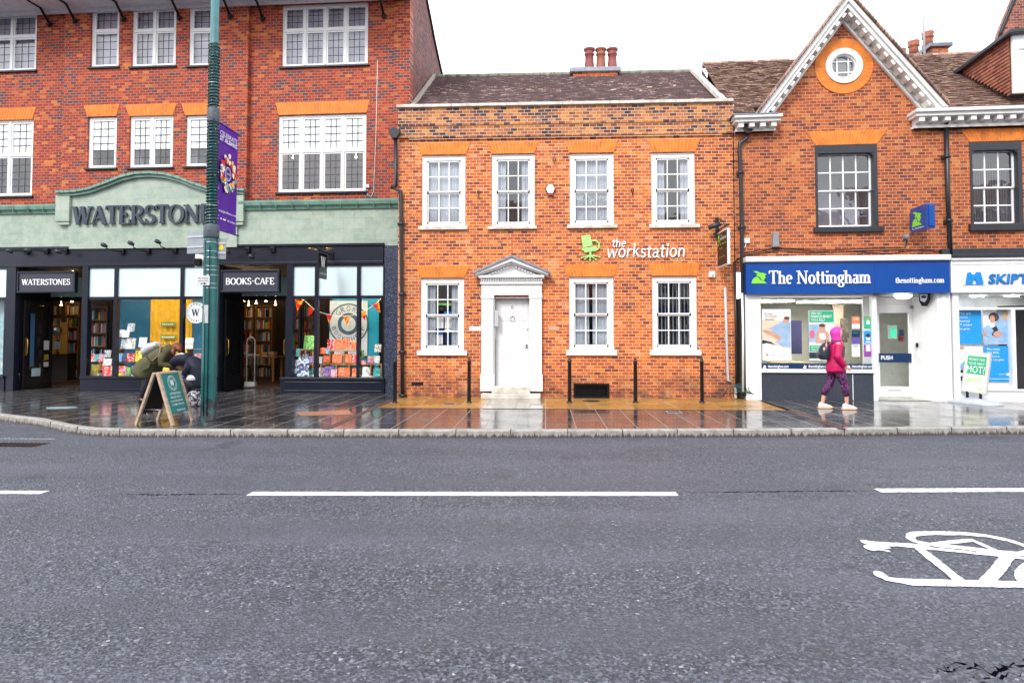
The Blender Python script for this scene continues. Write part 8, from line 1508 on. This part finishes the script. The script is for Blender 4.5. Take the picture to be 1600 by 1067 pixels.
# ================================================================== OPPOSITE SIDE OF THE STREET (behind the camera; seen in the window reflections)
def opposite(x0, x1, h, m_, lab, shopc, Yo_=-7.5):
    t = thing('opposite_building', lab, 'building', ((x0+x1)/2, Yo_, 0)); W_ = (x1-x0)/2; mb = MB(); hl = []; n_ = int(W_*2/2.4)
    for i in range(n_):
        for z in (3.9, 6.6): 
            if z+1.5 < h: c = -W_+(i+.5)*2*W_/n_; hl.append((c-.5, c+.5, z, z+1.5))
    wall(mb, -W_, W_, 3.3, h, hl, 0, .3, .15); wl = mb.build('wall', m_, t); wl.rotation_euler.z = math.pi
    for a, b_, c, e in hl:
        mb = MB()
        for bx_ in ((a, b_, c, c+.07), (a, b_, e-.07, e), (a, a+.07, c+.07, e-.07), (b_-.07, b_, c+.07, e-.07), (a+.07, b_-.07, (c+e)/2-.03, (c+e)/2+.03)): mb.box(bx_[0], bx_[1], .06, .12, bx_[2], bx_[3])
        wn = mb.build('window', M_white, t); wn.rotation_euler.z = math.pi; mb = MB(); mb.quad((a, .13, c), (b_, .13, c), (b_, .13, e), (a, .13, e)); mb.build('pane', M_dark, wn)
    mb = MB(); mb.box(-W_, W_, -.2, .1, 2.7, 3.3); o_ = mb.build('fascia', shopc, t); o_.rotation_euler.z = math.pi; mb = MB(); mb.box(-W_, W_, 0, .1, PAV, 2.7); o_ = mb.build('shop_window', M_dark, t); o_.rotation_euler.z = math.pi
    mb = MB(); k = MB()
    for i in range(5): x = -W_+.02+i*(2*W_-.24)/4; mb.box(x, x+.2, -.06, 0, PAV, 2.7)
    o_ = mb.build('shop_pilaster', M_whiteO, t); o_.rotation_euler.z = math.pi; mb = MB(); mb.quad((-W_, -.3, h), (W_, -.3, h), (W_, 3, h+2.2), (-W_, 3, h+2.2)); o_ = mb.build('roof', M_tileN, t); o_.rotation_euler.z = math.pi
opposite(-33, -21, 7.8, M_brickS, 'red brick shop across the road with maroon fascia lettered GUYS, far left behind the camera', mat('maroon_fascia', (.12, .005, .03), .4))
_o = [o for o in COL.objects if o.get('label', '').startswith('red brick shop across the road with maroon')][0]; mb = MB(); vs, fs = bfont('GUYS', lambda x, y: Vector((1.0-x, .22, 2.72+y)), 2.0, .5, bold=.03); mb.add(vs, fs); mb.build('raised_lettering', M_wtext, _o)
opposite(-21, -12, 8.6, M_brickN, 'brown brick shop across the road with maroon fascia, behind the camera at left', mat('maroon_fascia', (.12, .005, .03), .4)); opposite(-12, -3, 7.2, mat('cream_render', (.55, .52, .46), .8), 'cream rendered shop across the road, behind the camera left of centre', M_navy)
opposite(-3, 6, 8.0, M_brickS, 'red brick shop across the road directly behind the camera', mat('bottle_green', (.02, .10, .06), .4)); opposite(6, 16, 7.0, mat('grey_render', (.42, .43, .45), .8), 'grey rendered shop across the road, behind the camera at right', M_dkblue); opposite(16, 26, 8.4, M_brickN, 'brown brick shop across the road, farthest right behind the camera', M_navy)
mb = MB(); mb.box(-40, 40, -8, -4.6, .0, PAV); tag(mb.build('far_pavement', M_pave), None, None, kind='structure')
